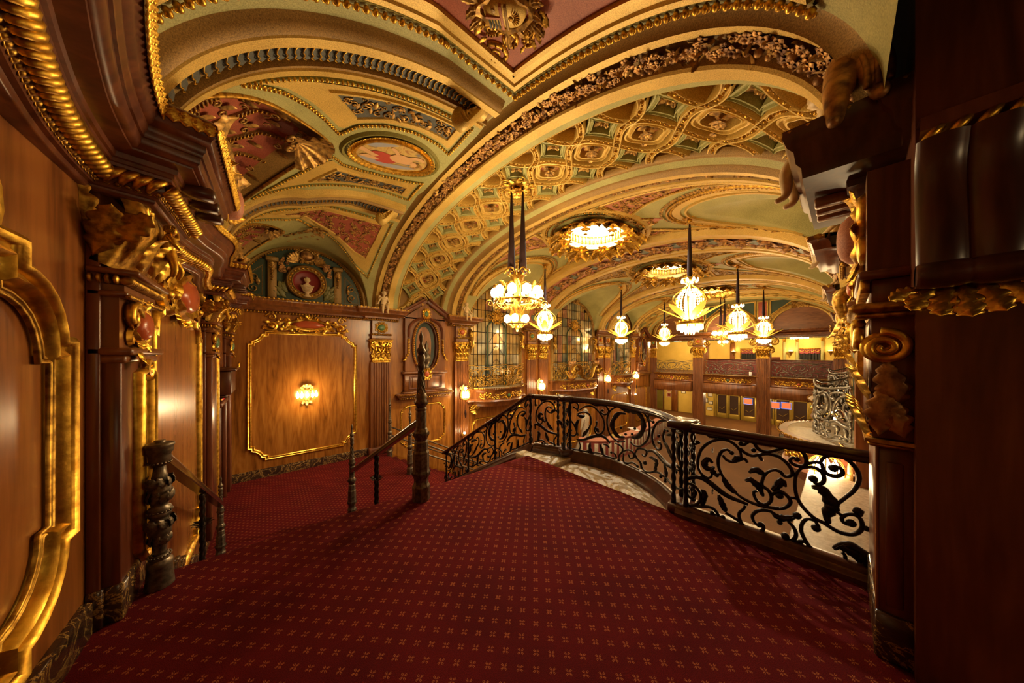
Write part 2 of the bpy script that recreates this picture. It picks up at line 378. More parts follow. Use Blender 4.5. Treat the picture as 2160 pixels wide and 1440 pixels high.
def carpet(base, name, motif=(.48, .19, .06)):
    def f(nt, b):
        v = coords(nt); s = .0873; h = radians(-45.1)
        # lattice origin and axes in world metres
        ox, oy = .652*1.5325+.758*.130, .758*1.5325-.652*.130
        sub = nd(nt, 'ShaderNodeVectorMath', _operation='SUBTRACT'); nt.links.new(v, sub.inputs[0]); sub.inputs[1].default_value = (ox, oy, 0)
        co = []
        for ax in ((cos(h), sin(h), 0), (-sin(h), cos(h), 0)):
            d = nd(nt, 'ShaderNodeVectorMath', _operation='DOT_PRODUCT'); nt.links.new(sub.outputs[0], d.inputs[0]); d.inputs[1].default_value = ax
            m = nd(nt, 'ShaderNodeMath', _operation='MULTIPLY_ADD'); nt.links.new(d.outputs['Value'], m.inputs[0]); m.inputs[1].default_value = 1/s; m.inputs[2].default_value = .5
            fr = nd(nt, 'ShaderNodeMath', _operation='FRACT'); nt.links.new(m.outputs[0], fr.inputs[0])
            c = nd(nt, 'ShaderNodeMath', _operation='SUBTRACT'); nt.links.new(fr.outputs[0], c.inputs[0]); c.inputs[1].default_value = .5
            a = nd(nt, 'ShaderNodeMath', _operation='ABSOLUTE'); nt.links.new(c.outputs[0], a.inputs[0]); co.append(a.outputs[0])
        def M(op, a, b_=None, c=None):
            m = nd(nt, 'ShaderNodeMath', _operation=op)
            for i, q in enumerate((a, b_, c)):
                if q is None: continue
                if isinstance(q, (int, float)): m.inputs[i].default_value = q
                else: nt.links.new(q, m.inputs[i])
            return m.outputs[0]
        u, w_ = co
        su = M('ADD', u, w_); df = M('SUBTRACT', u, w_)
        # two petals to each quarter, either side of the diagonal
        k = M('ABSOLUTE', M('SUBTRACT', M('ABSOLUTE', df), .055))
        p1 = M('MULTIPLY', M('LESS_THAN', k, .024), M('MULTIPLY', M('GREATER_THAN', su, .13), M('LESS_THAN', su, .34)))
        p2 = M('MULTIPLY', M('LESS_THAN', M('ABSOLUTE', df), .022), M('MULTIPLY', M('GREATER_THAN', su, .06), M('LESS_THAN', su, .2)))
        msk = M('MAXIMUM', p1, p2)
        n = nd(nt, 'ShaderNodeTexNoise', Scale=260., Detail=2.); nt.links.new(v, n.inputs[0]); n3 = nd(nt, 'ShaderNodeTexNoise', Scale=2.2, Detail=4.); nt.links.new(v, n3.inputs[0])
        cl = ramp(nt, n.outputs[0], [(.3, tuple(c*.55 for c in base)), (.7, tuple(c*1.3 for c in base))])
        wr = nd(nt, 'ShaderNodeMixRGB', _blend_type='MULTIPLY'); wr.inputs[0].default_value = .55; nt.links.new(cl, wr.inputs[1]); nt.links.new(ramp(nt, n3.outputs[0], [(.35, (.55, .5, .5)), (.6, (1, 1, 1))]), wr.inputs[2])
        mx = nd(nt, 'ShaderNodeMixRGB'); nt.links.new(msk, mx.inputs[0]); nt.links.new(wr.outputs[0], mx.inputs[1]); mx.inputs[2].default_value = (*motif, 1)
        nt.links.new(mx.outputs[0], b.inputs['Base Color']); bump(nt, b, n.outputs[0], .6, .004); b.inputs['Specular IOR Level'].default_value = .1
        
    return mat(name, base, .95, 0, f)
M_['carpet'] = carpet((.098, .0036, .0034), 'red_carpet', (.30, .085, .025))
def emis(name, col, st):
    m = bpy.data.materials.new(name); m.use_nodes = True; nt = m.node_tree; b = nt.nodes['Principled BSDF']
    b.inputs['Base Color'].default_value = (*col, 1); b.inputs['Emission Color'].default_value = (*col, 1); b.inputs['Emission Strength'].default_value = st; return m
M_['bulb'] = emis('lit_bulb', (1, .80, .50), 30)
M_['shade'] = emis('lit_glass_shade', (1, .66, .30), 2.2)
M_['petal'] = emis('lit_amber_glass', (1, .60, .06), .9)
M_['crystal'] = emis('lit_crystal', (1, .76, .42), 4)
def skyf(nt, b):
    v = coords(nt, (.9, .9, .9)); n = nd(nt, 'ShaderNodeTexNoise', Scale=1.4, Detail=5.); nt.links.new(v, n.inputs[0])
    nt.links.new(ramp(nt, n.outputs[0], [(.35, (.30, .55, .55)), (.5, (.62, .66, .40)), (.65, (.85, .82, .70))]), b.inputs['Base Color'])
M_['sky'] = mat('painted_sky', (.6, .7, .7), .8, 0, skyf)
def glassf(nt, b):
    v = coords(nt, (1, 1, 1)); n = nd(nt, 'ShaderNodeTexNoise', Scale=2.5, Detail=3.); nt.links.new(v, n.inputs[0])
    nt.links.new(ramp(nt, n.outputs[0], [(.4, (.30, .20, .08)), (.5, (.22, .24, .16)), (.6, (.50, .36, .14))]), b.inputs['Base Color'])
    b.inputs['Emission Strength'].default_value = 0.0
M_['glass'] = mat('amber_glass', (.4, .3, .15), .12, .55, glassf)
M_['mirror'] = mat('mirror_glass', (.75, .72, .66), .04, 1.)
def seethru(nt, b): b.inputs['Transmission Weight'].default_value = 0.0; b.inputs['Alpha'].default_value = .35
M_['doorglass'] = mat('door_glass', (.12, .08, .07), .05, .6)
def paintf(nt, b):
    v = coords(nt, (1, 1, 1)); n = nd(nt, 'ShaderNodeTexNoise', Scale=5.5, Detail=5., Distortion=1.); nt.links.new(v, n.inputs[0])
    nt.links.new(ramp(nt, n.outputs[0], [(.36, (.16, .15, .15)), (.44, (.42, .27, .07)), (.55, (.56, .38, .11)), (.66, (.38, .18, .05)), (.76, (.30, .07, .03))]), b.inputs['Base Color'])
M_['painting'] = mat('ceiling_painting', (.6, .45, .2), .6, 0, paintf)
# ---------------------------------------------------------------- vault geometry
YC, VA, VZ, VB, VN = 5.173, 5.321, 3.135, 2.379, 2.122
_t = np.linspace(0, pi, 4001); _c = np.cos(_t)
_vy = YC+VA*np.sign(_c)*np.abs(_c)**(2/VN); _vz = VZ+VB*np.abs(np.sin(_t))**(2/VN)
_vs = np.r_[0, np.cumsum(np.hypot(np.diff(_vy), np.diff(_vz)))]; SL = _vs[-1]
_ty, _tz = np.gradient(_vy), np.gradient(_vz); _l = np.hypot(_ty, _tz); _ty, _tz = _ty/_l, _tz/_l
def vault(s, x, h):
    """arc length s from the left spring, hall coordinate x, height h below the soffit"""
    s = np.asarray(s, float); y = np.interp(s, _vs, _vy); z = np.interp(s, _vs, _vz); ny = -np.interp(s, _vs, -_tz)*-1; 
    ty = np.interp(s, _vs, _ty); tz = np.interp(s, _vs, _tz); l = np.hypot(ty, tz); ny, nz = -tz/l, ty/l
    y2 = y-(ny)*0; # inward normal points to the hall axis: (ny,nz) chosen below
    return np.stack([np.broadcast_to(x, y.shape)*1.0, y + ny*h, z + nz*h], -1)
def bendv(g):
    V = np.concatenate(g.V); r = G(); r.V = [vault(V[:, 0], V[:, 1], V[:, 2])]; r.Q = [q[:, ::-1] for q in g.Q]; r.T = [t[:, ::-1] for t in g.T]; r.n = g.n; return r
def Vf(y): return VZ+VB*np.clip(1-(np.abs(y-YC)/VA)**VN, 1e-6, 1)**(1/VN)
def Xf(x): return np.where(x < 2.6, 3.1+2.35*np.sqrt(np.clip(1-((2.6-x)/3.45)**2, 0, 1)), 5.45+0*x)
LUN = [(8.1, 1.5, 1.6), (14.0, 2.05, 1.75), (19.75, 1.5, 1.6)]
def Sf(x, y):
    x = np.asarray(x, float); y = np.asarray(y, float); b = np.minimum(Vf(y), np.where(x < 2.75, Xf(x), 9))
    t = 3.15+1.72*np.sqrt(np.clip(1-((x-.9)/1.68)**2, 0, 1))+np.maximum(0, 10.5-y)*.05
    b = np.where((x < 2.7) & (y > 6.9) & (np.abs(x-.9) < 1.68), np.maximum(b, t), b)
    d = np.abs(y-YC)
    for xc, r, tp in LUN:
        q = np.clip(1-((x-xc)/r)**2, 0, 1); t = 3.15+tp*np.sqrt(q)+np.maximum(0, 5.4-d)*.17
        b = np.where((np.abs(x-xc) < r) & (d > 2.2), np.maximum(b, np.where(q > 0, t, 0)), b)
    return b
def drape(x, y, h):
    x = np.asarray(x, float); y = np.asarray(y, float); e = .02; z = Sf(x, y)
    gx = np.clip((Sf(x+e, y)-Sf(x-e, y))/(2*e), -4, 4); gy = np.clip((Sf(x, y+e)-Sf(x, y-e))/(2*e), -4, 4)
    N = nrm(np.stack([gx, gy, -np.ones_like(z)], -1)); return np.stack([x, y, z], -1)+N*np.asarray(h)[..., None], N
def bendd(g):
    V = np.concatenate(g.V); r = G(); r.V = [drape(V[:, 0], V[:, 1], V[:, 2])[0]]; r.Q = [q[:, ::-1] for q in g.Q]; r.T = [t[:, ::-1] for t in g.T]; r.n = g.n; return r
def dsweep(xy, prof, closed=False, h=0., step=.07, sm=True):
    P = np.asarray(xy, float)
    if sm and len(P) > 2: P = smoothpts(P, 5, closed)
    P = resample(P, step, closed=closed); B, N = drape(P[:, 0], P[:, 1], np.full(len(P), float(h))); T = tang(B, closed); U = nrm(np.cross(N, T)); return sweep(B, U, N, prof, closed)
def dpoly(pts, prof, closed=True, h=0., step=.08):
    """straight-sided draped moulding with crisp mitres"""
    P = np.asarray(pts, float); n = len(P); out = []; U2 = []
    d = nrm(np.diff(np.vstack([P, P[:1]]) if closed else P, axis=0)); nn = []
    for i in range(n):
        a, b = (d[i-1], d[i]) if closed else (d[max(i-1, 0)], d[min(i, len(d)-1)])
        m = np.array([-a[1]-b[1], a[0]+b[0]]); nn.append(m/max(m @ m/2, .3)*1.0)
    for i in range(n if closed else n-1):
        j = (i+1) % n; k = max(1, int(np.linalg.norm(P[j]-P[i])/step)); nv = np.array([-d[i][1], d[i][0]])
        for q in range(k):
            out.append(P[i]+(P[j]-P[i])*q/k); U2.append(nn[i] if q == 0 else nv)
    if not closed: out.append(P[-1]); U2.append(nn[-1])
    out = np.array(out); U2 = np.array(U2); B, N = drape(out[:, 0], out[:, 1], np.full(len(out), float(h)))
    rings = []
    for pu, pw in prof: rings.append(drape(out[:, 0]+U2[:, 0]*pu, out[:, 1]+U2[:, 1]*pu, np.full(len(out), h+pw))[0])
    R = np.stack(rings, 1); g = loft(list(R), False, False, closed); 
    return g
def deggs(xy, size, closed=False, h=.03, sm=True, tmpl=None, pitch=1.):
    P = np.asarray(xy, float)
    if sm and len(P) > 2: P = smoothpts(P, 5, closed)
    P = resample(P, .05, closed=closed); B, N = drape(P[:, 0], P[:, 1], np.full(len(P), float(h))); return eggrow(B, N, size, tmpl=tmpl, closed=closed, pitch=pitch)
def dpatch(c0, c1, nu=24, nv=12, h=.01):
    A = resample(smoothpts(c0, 5) if len(c0) > 2 else np.array(c0, float), n=nu); B = resample(smoothpts(c1, 5) if len(c1) > 2 else np.array(c1, float), n=nu)
    v = np.linspace(0, 1, nv)[:, None, None]; Q = A[None]*(1-v)+B[None]*v; P, N = drape(Q[..., 0], Q[..., 1], np.full(Q.shape[:2], float(h))); return loft(list(P), False)
def strip(x_h, n=110, s0=0, s1=None):
    s = np.linspace(s0, SL if s1 is None else s1, n); R = [vault(s, x, h) for x, h in x_h]; R = np.stack(R, 1); return loft(list(R[::-1]), False)
# ---------------------------------------------------------------- ceiling shell
ceiling = thing('ceiling', None, None); ceiling['kind'] = 'structure'
TN = [0]
def trim(name_=None):
    TN[0] += 1; o = thing('trim_%d' % TN[0], None, None); o['kind'] = 'structure'; return o
def gridsurf(xs, ss, h=0., hole=None):
    y = np.interp(ss, _vs, _vy); X, Y = np.meshgrid(xs, y, indexing='ij'); Z = Sf(X, Y)+h
    R = np.stack([X, Y, Z], -1); g = loft([r for r in R], False)
    if hole is not None:
        cx, cy, rx, ry = hole; V = np.concatenate(g.V); c = V[g.Q[0]].mean(1); k = ((c[:, 0]-cx)/rx)**2+((c[:, 1]-cy)/ry)**2 > 1; g.Q[0] = g.Q[0][k]
    return g
sq = np.linspace(.02, SL-.02, 260)
obj('near_bay', gridsurf(np.r_[np.linspace(-.95, 2.8, 130)], sq), M_['green'], ceiling, smooth='auto')
SKY = [(7.95, 5.17, 1.05, .88), (13.8, 5.17, 1.25, .92), (19.7, 5.17, .98, .82)]
for i, (a, b) in enumerate(((6.1, 9.35), (11.4, 16.5), (17.9, 21.3))):
    obj('bay', gridsurf(np.linspace(a, b, 100), sq, 0, SKY[i]), M_['green'], ceiling)
# arch groups across the hall: profile of (x, depth)
def archgroup(x0, mir, lattice):
    """near: x0=2.79 growing to the lattice; mir flips along x"""
    t = trim(); f = (lambda x: x0+(x-2.79)*mir)
    def st(pr, m, nm): 
        pr = [(f(x), h) for x, h in pr]; g = strip(pr if mir > 0 else pr[::-1]); obj(nm, g, M_[m], t)
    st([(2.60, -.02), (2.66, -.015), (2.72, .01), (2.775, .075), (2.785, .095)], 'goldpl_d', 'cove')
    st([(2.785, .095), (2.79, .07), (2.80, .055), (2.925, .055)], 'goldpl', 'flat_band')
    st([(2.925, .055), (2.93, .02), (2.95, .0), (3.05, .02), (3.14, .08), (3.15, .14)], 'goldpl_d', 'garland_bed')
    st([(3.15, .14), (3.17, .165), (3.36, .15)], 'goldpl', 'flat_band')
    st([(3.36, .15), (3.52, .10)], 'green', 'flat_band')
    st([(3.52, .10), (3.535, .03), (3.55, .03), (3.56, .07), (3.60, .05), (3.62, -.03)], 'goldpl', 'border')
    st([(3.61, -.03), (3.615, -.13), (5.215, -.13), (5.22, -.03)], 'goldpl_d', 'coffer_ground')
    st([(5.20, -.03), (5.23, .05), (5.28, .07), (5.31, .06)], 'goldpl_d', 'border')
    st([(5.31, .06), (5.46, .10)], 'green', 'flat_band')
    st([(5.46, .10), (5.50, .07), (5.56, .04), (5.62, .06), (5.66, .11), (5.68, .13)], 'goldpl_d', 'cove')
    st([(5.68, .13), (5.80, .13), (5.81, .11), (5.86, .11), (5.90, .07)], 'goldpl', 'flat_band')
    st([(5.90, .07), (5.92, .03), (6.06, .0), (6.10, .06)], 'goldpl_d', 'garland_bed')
    st([(6.10, .06), (6.11, .09), (6.24, .08), (6.26, .0)], 'goldpl', 'flat_band')
    # carved garlands
    def garland(xa, xb, hh, seed, n, size):
        rs = np.random.default_rng(seed); ros = rosette(1, 6, .4); lf = leaf(1.3, .6, .5, 3, 6, 3); fr = G().add(ball(.45, 7, 5, 1)).add([leaf(.6, .4, .3, 2, 5, 3)], MT((0, .3, 0)))
        L = [[], [], [], []]; xm = (xa+xb)/2; wd = abs(xb-xa)
        for i in range(n):
            s = SL*(i+rs.uniform(.2, .8))/n; x = xm+rs.uniform(-.45, .45)*wd; P = vault(np.array([s, s+.01]), x, hh(x)); Q = vault(np.array([s]), x, hh(x)+.01)[0]
            N = nrm(Q-P[0]); T = nrm(P[1]-P[0]); B = np.cross(N, T); a = rs.uniform(0, 6.28); u = T*cos(a)+B*sin(a); v = np.cross(N, u); k = [0, 1, 0, 2, 1, 1, 3][i % 7]
            if k in (1, 3): N = nrm(N+.6*rs.normal(size=3)); u = nrm(np.cross(v, N)); v = np.cross(N, u)
            L[k].append(MT(P[0], u, v, N, size*rs.uniform(.7, 1.25)))
        g1 = G().addmany(ros, L[0]).addmany(fr, L[2]); g2 = G().addmany(lf, L[1]+L[3])
        obj('garland_flower', g1, M_['garl'], t, kind='stuff'); obj('garland_leaf', g2, M_['orn'], t, kind='stuff')
    garland(f(2.95), f(3.15), lambda x: .05+.05*abs(x-f(2.95))/.2, int(x0*10), 900 if mir > 0 else 300, .075 if mir > 0 else .1)
    garland(f(5.93), f(6.09), lambda x: .03, int(x0*10)+1, 520 if mir > 0 else 260, .062 if mir > 0 else .09)
    if lattice: coffers(t, f, mir)
    return t
def coffers(t, f, mir):
    PW = .505; fx = lambda v: f(4.41+v*mir) if False else x_mid+v
    x_mid = (f(3.61)+f(5.22))/2; n = 12; s_ = 1.5-1.01
    def mapg(g, s0, x0): 
        V = np.concatenate(g.V)*1.0; r = G(); r.V = [V+np.array([s0, x0, 0])]; r.Q = g.Q; r.T = g.T; r.n = g.n; return bendv(r)
    def ribs():
        g = G(); bd = []
        for k in range(-1, n+1):
            for sx in (-1, 1):
                # one ogee run from the middle node out to the edge
                for d in (-1, 1):
                    P = np.array([[s_+1.01*(k+.5)+d*a_, sx*b_] for a_, b_ in ((0, 0), (.075, .105), (.205, .275), (.35, .385), (.505, .44), (.65, .53), (.76, .66), (.82, .80))])
                    P = smoothpts(P, 3); T = tang(P); Nn = np.stack([-T[:, 1], T[:, 0]], 1)
                    if P[:, 0].min() < .05 or P[:, 0].max() > SL-.05: continue
                    P3 = np.c_[P, np.full(len(P), -.03)]; U = np.c_[Nn, np.zeros(len(P))]
                    pr = [(-.072, -.10), (-.066, .075), (-.056, .09), (-.043, .085), (-.036, .055), (.036, .055), (.043, .085), (.056, .09), (.066, .075), (.072, -.10)]
                    g.add(sweep(P3, U, np.array([0, 0, 1.]), pr)); q = resample(P, .075)
                    for j, p in enumerate(q): bd.append((p[0], p[1], .030 if j % 3 == 0 else .017))
        return g, bd
    g, bd = ribs(); V = np.concatenate(g.V); g.V = [V+[0, x_mid, 0]]; obj('coffer_rib', bendv(g), M_['goldpl'], t)
    b = G().addmany(ball(1, 6 if mir > 0 else 4, 4 if mir > 0 else 3), [MT((s, x_mid+x, .035), s=r*1.0) for s, x, r in bd]); obj('rib_bead', bendv(b), M_['gold_d'], t, kind='stuff')
    # quatrefoil wells with red rosettes, star wells between
    a = np.arange(32)/32*2*pi
    def well(rad, z0, z1, w0, w1):
        R = []
        for w, z in ((w0+.02, z0-.10), (w0, z0+.045), (w0-.03, z0+.05), (w0-.045, z0+.02), (w0-.075, z0+.015), (w0-.085, z0+.045), (w0-.105, z0+.04), (w1, z1)): R.append(np.stack([w*rad[0]*np.cos(a), w*rad[1]*np.sin(a), np.full(32, z)], 1))
        return loft(R, True)
    quat = (1.0*(1+.10*np.cos(4*a+0)), .92*(1+.10*np.cos(4*a)))
    _as = (np.abs(np.cos(a))**(2/3)+np.abs(np.sin(a))**(2/3))**-1.5; star = (.25+1.0*_as, .25+1.0*_as)
    wq = well(quat, -.03, -.12, .33, .21); ws = well((star[0], star[1]), -.03, -.115, .29, .17)
    floor_q = loft([np.stack([w*quat[0]*np.cos(a), w*quat[1]*np.sin(a), np.full(32, -.118)], 1) for w in (.25, .01)], True)
    floor_s = loft([np.stack([w*star[0]*np.cos(a), w*star[1]*np.sin(a), np.full(32, -.112)], 1) for w in (.2, .01)], True)
    rs_ = rosette(.19, 8, .5, 3); big = G().add(rs_, MT((0, 0, -.10)))
    stb = G().addmany(leaf(.17, .12, .35, 3), [MT((0, 0, -.10)) @ RZ(i*pi/2) for i in range(4)]).addmany(leaf(.1, .08, .5, 2), [MT((0, 0, -.09)) @ RZ(i*pi/2+pi/4) for i in range(4)]).add(ball(.035, 7, 4), MT((0, 0, -.05)))
    GW, GR, GF, GS, GSF, GSO = G(), G(), G(), G(), G(), G()
    for k in range(0, n):
        s0 = s_+1.01*k
        if .35 < s0 < SL-.35:
            GW.add(mapg(wq, s0, x_mid)); GF.add(mapg(floor_q, s0, x_mid)); o = obj('coffer_rosette', mapg(big, s0, x_mid), M_['orn'], t)
        s1 = s0+.505
        if .3 < s1 < SL-.3:
            for sx in (-1, 1): GS.add(mapg(ws, s1, x_mid+sx*.475)); GSF.add(mapg(floor_s, s1, x_mid+sx*.475)); obj('coffer_star', mapg(stb, s1, x_mid+sx*.475), M_['orn'], t)
    obj('rosette_coffer', GW, M_['goldpl'], t); obj('rosette_ground', GF, M_['red'], t); obj('star_coffer', GS, M_['green'], t); obj('star_ground', GSF, M_['dgreen'], t)
archgroup(2.79, 1, True)
archgroup(24.4, -1, True)
# rib groups between the window bays, with a painted cartouche band
def ribgroup(x0, x1):
    t = trim(); w_ = x1-x0
    def st(pr, m, nm): obj(nm, strip(pr), M_[m], t)
    st([(x0, 0), (x0+.03, .10), (x0+.06, .19), (x0+.28, .19), (x0+.30, .16), (x0+.34, .13), (x0+.38, .16), (x0+.40, .17), (x0+.52, .17), (x0+.54, .10)], 'goldpl', 'flat_band')
    st([(x0+.54, .10), (x1-.54, .10)], 'pink', 'painted_band')
    st([(x1-.54, .10), (x1-.52, .17), (x1-.40, .17), (x1-.38, .16), (x1-.34, .13), (x1-.30, .16), (x1-.28, .19), (x1-.06, .19), (x1-.03, .10), (x1, 0)], 'goldpl', 'flat_band')
    xm = (x0+x1)/2; hw = w_/2-.56; n = 12
    tab = loft([np.stack([.25*c*np.cos(np.arange(16)/16*6.283)*(1+.12*np.cos(np.arange(16)/16*6.283*4)), hw*.55*c*np.sin(np.arange(16)/16*6.283), np.full(16, z)], 1) for c, z in ((1, .10), (.96, .135), (.8, .14), (.01, .14))], True)
    sc_ = G().add(rinceau(.8, hw*1.7, 2, .09))
    gt, go, gb = G(), G(), G()
    for k in range(n):
        s0 = SL*(k+.5)/n
        V = np.concatenate(tab.V)
        for src, dst, off in ((tab, gt, s0), (sc_, go, s0+SL/n/2)):
            V = np.concatenate(src.V); r = G(); r.V = [V+[off if off < SL-.4 else SL-.45, xm, 0 if src is tab else .12]]; r.Q = src.Q; r.T = src.T; r.n = src.n; dst.add(bendv(r))
    obj('tablet', gt, M_['teal'], t); obj('scrollwork', go, M_['garl'], t)
    for xx in (x0+.57, x1-.57):
        s = np.linspace(.1, SL-.1, 300); P = vault(s, xx, .11); N = nrm(vault(s, xx, .2)-P); obj('egg_moulding', eggrow(P, N, .07), M_['gold_d'], t, kind='stuff')
ribgroup(9.35, 11.45); ribgroup(16.5, 17.95)
# ---------------------------------------------------------------- near bay ceiling: mouldings, panels, painting
CB = [(-.80, 3.90), (-.6, 3.92), (-.4, 4.04), (-.02, 4.37), (.43, 4.93), (.68, 5.25), (.75, 5.42), (.68, 5.59), (.43, 5.91), (-.02, 6.47), (-.4, 6.80), (-.6, 6.92), (-.80, 6.94)]
CB2 = [(-.80, 7.98), (-.54, 8.02), (-.3, 8.25), (-.03, 8.66), (.22, 9.1), (.27, 9.3), (.2, 9.5), (-.02, 9.75), (-.3, 9.95), (-.8, 10.1)]
def inpoly(px, py, poly):
    r = np.zeros(px.shape, bool); n = len(poly); j = n-1
    for i in range(n):
        xi, yi = poly[i]; xj, yj = poly[j]; c = ((yi > py) != (yj > py)) & (px < (xj-xi)*(py-yi)/(yj-yi+1e-12)+xi); r ^= c; j = i
    return r
for _o in list(ceiling.children):
    if _o.name == 'near_bay': (lambda m_: (bpy.data.objects.remove(_o), bpy.data.meshes.remove(m_)))(_o.data)
g = gridsurf(np.linspace(-.86, 2.8, 170), np.linspace(.02, SL-.02, 340)); V = np.concatenate(g.V); c = V[g.Q[0]].mean(1)
bad = inpoly(c[:, 0], c[:, 1], smoothpts(CB, 4)) | inpoly(c[:, 0], c[:, 1], smoothpts(CB2, 4)); g.Q[0] = g.Q[0][~bad]
obj('near_bay', g, M_['green'], ceiling)
def cut(pts, e): return pts
t = trim()
# coffer over the landing: red field with gilt border and egg moulding
x0, y1 = 2.64, 3.0
obj('egg_moulding', G().add(deggs([(-.6, 3.0), (2.64, 3.0)], .085, sm=False, h=.035)).add(deggs([(2.64, 3.0), (2.66, .1)], .085, sm=False, h=.035)), M_['gold'], t, kind='stuff')
obj('olive_cove', dpoly([(-.7, 2.94), (2.59, 2.94), (2.61, .1)], [(-.03, .0), (0, .03), (.03, .02), (.05, -.02)], False), M_['olive'], t)
obj('border', dpoly([(-.7, 2.80), (2.45, 2.80), (2.47, .1)], [(-.11, 0), (-.105, .05), (-.06, .055), (-.05, .035), (.03, .035), (.045, .06), (.10, .06), (.115, .03), (.12, -.02)], False), M_['goldpl'], t)
obj('red_field', dpatch([(-.7, 2.70), (2.35, 2.70)], [(-.7, .1), (2.35, .1)], 40, 50, .012), M_['red'], t)
# coves and flat bands of the rib over the landing edge
def linerib(ya, s, xr=2.62, x0=-.8):
    Y = lambda d: ya+s*d
    def l(y, pr, m, nm): obj(nm, dpoly([(x0, Y(y)), (xr, Y(y))] if s > 0 else [(x0, Y(y)), (xr, Y(y))], [(u*s, w) for u, w in pr] if s > 0 else [(u*s, w) for u, w in pr][::-1], False, step=.06), M_[m], t)
    l(0, [(0, -.02), (.03, .0), (.055, .06), (.10, .10), (.13, .115)], 'goldpl_d', 'cove')
    l(.13, [(0, .115), (.01, .13), (.12, .13)], 'goldpl', 'flat_band')
    l(.25, [(0, .13), (.012, .10), (.02, .07), (.21, .07), (.218, .10), (.23, .13)], 'goldpl_d', 'channel')
    l(.48, [(0, .13), (.03, .13), (.05, .10), (.09, .085)], 'goldpl_d', 'roll')
    l(.57, [(0, .085), (.01, .11), (.10, .10), (.14, 0)], 'goldpl', 'flat_band')
    # overlapping leaf scales in the channel
    tm = G().add(tube(smoothpts([[.02, -.5, .16], [.30, -.30, .24], [.40, -.06, .27], [.22, .12, .25], [.36, .30, .24], [.05, .5, .16]], 2), .055, 4))
    sc_ = loft([np.array([[-.5, y, 0.0], [.0+.36*(1-(2*y)**2), y, .17], [.08+.36*(1-(2*y)**2), y, .02]]) for y in np.linspace(-.5, .5, 9)], False)
    P = np.array([(x, Y(.355)) for x in np.arange(x0+.05, xr-.12, .072)]); B, N = drape(P[:, 0], P[:, 1], np.full(len(P), .075)); T = tang(B); U = nrm(np.cross(N, T))
    Ms = [MT(B[i], -T[i], U[i]*-1, N[i], (.13, .19, .13)) for i in range(len(P))]
    obj('leaf_scale', G().addmany(sc_, Ms), M_['blue'], t, kind='stuff'); obj('leaf_rib', G().addmany(tm, Ms), M_['gold'], t, kind='stuff')
linerib(3.17, 1); linerib(7.78, -1)
# framed spandrel panels either side of the painting
def framed(pts, fld, closed=True, egg=.06, inner=None, fol=None, seed=3, red='blue'):
    obj('olive_strip', dpoly(pts, [(-.02, 0), (-.012, .03), (.012, .03), (.02, 0)]), M_['olive'], t)  # raised olive strip along the panel outline
    obj('egg_moulding', deggs(list(pts)+[pts[0]], egg, h=.02, sm=False), M_['gold'], t, kind='stuff')
def shrink(pts, d):
    P = np.array(pts, float); n = len(P); c = P.mean(0); ar = .5*sum(P[i][0]*P[(i+1) % n][1]-P[(i+1) % n][0]*P[i][1] for i in range(n)); sg = 1 if ar > 0 else -1; out = []
    for i in range(n):
        a = nrm(P[i]-P[i-1]); b = nrm(P[(i+1) % n]-P[i]); na = np.array([-a[1], a[0]])*sg; nb = np.array([-b[1], b[0]])*sg; m = na+nb; out.append(P[i]+d*m/max(m @ m/2, .45))
    return out
def fillpoly(pts, n=20, h=.01):
    P = resample(np.array(list(pts)+[pts[0]]), .08); c = None
    # strips between the two long chains, split at the extreme x ends
    i0, i1 = int(np.argmin(P[:, 0])), int(np.argmax(P[:, 0])); a, b = sorted((i0, i1)); A = P[a:b+1]; B = np.vstack([P[b:], P[1:a+1]])[::-1]
    return dpatch2(resample(A, n=36), resample(B, n=36), h)
def dpatch2(A, B, h, nv=10):
    v = np.linspace(0, 1, nv)[:, None, None]; Q = A[None]*(1-v)+B[None]*v; P, N = drape(Q[..., 0], Q[..., 1], np.full(Q.shape[:2], float(h))); return loft(list(P), False)
def arabesque(pts, n, size, seed, h, m='orn', name='arabesque'):
    P = np.array(pts); lo, hi = P.min(0), P.max(0); rs = np.random.default_rng(seed); lf = leaf(1, .5, .3, 3, 6, 3); st = tube(spiral(.5, 1.2, 0, .8, 13), np.linspace(.1, .05, 13), 4); A, B = [], []
    k = 0; tries = 0; pr = shrink(pts, size*.45); got = []
    while k < n and tries < n*40:
        tries += 1; p = rs.uniform(lo, hi)
        if not inpoly(np.array([p[0]]), np.array([p[1]]), pr)[0]: continue
        if got and min((p[0]-q[0])**2+(p[1]-q[1])**2 for q in got) < (size*.42)**2: continue
        got.append(p); s = size*rs.uniform(.75, 1.2); M = MT((p[0], p[1], h)) @ RZ(rs.uniform(0, 6.28)) @ MT(s=(s, s*rs.choice([-1, 1]), s)); (A if k % 5 < 3 else B).append(M); k += 1
    obj(name, bendd(G().addmany(st, A).addmany(lf, B)), M_[m], t, kind='stuff')
UT = [(-.20, 4.01), (.6, 4.01), (1.5, 4.01), (2.58, 4.01), (2.58, 4.82), (2.3, 4.70), (1.85, 4.65), (1.4, 4.70), (1.05, 4.84), (.84, 5.10), (.62, 4.78), (.40, 4.50), (.12, 4.22)]
for mir in (0, 1):
    P = UT if not mir else [(x, 10.84-y) for x, y in UT]
    framed(P, 'blue')
    gp = shrink(P, .07); obj('gilt_field', fillpoly(gp, h=.012), M_['goldpl'], t)
    q = [(.62, 4.20), (1.5, 4.14), (2.38, 4.13), (2.38, 4.50), (1.9, 4.46), (1.4, 4.50), (.98, 4.66)]; q = q if not mir else [(x, 10.84-y) for x, y in q]
    obj('blue_field', fillpoly(q, h=.022), M_['blue'], t); obj('bead_frame', dpoly(q, [(-.03, 0), (-.02, .045), (.01, .045), (.025, .01)]), M_['goldpl'], t); arabesque(q, 46, .13, 5+mir, .03)
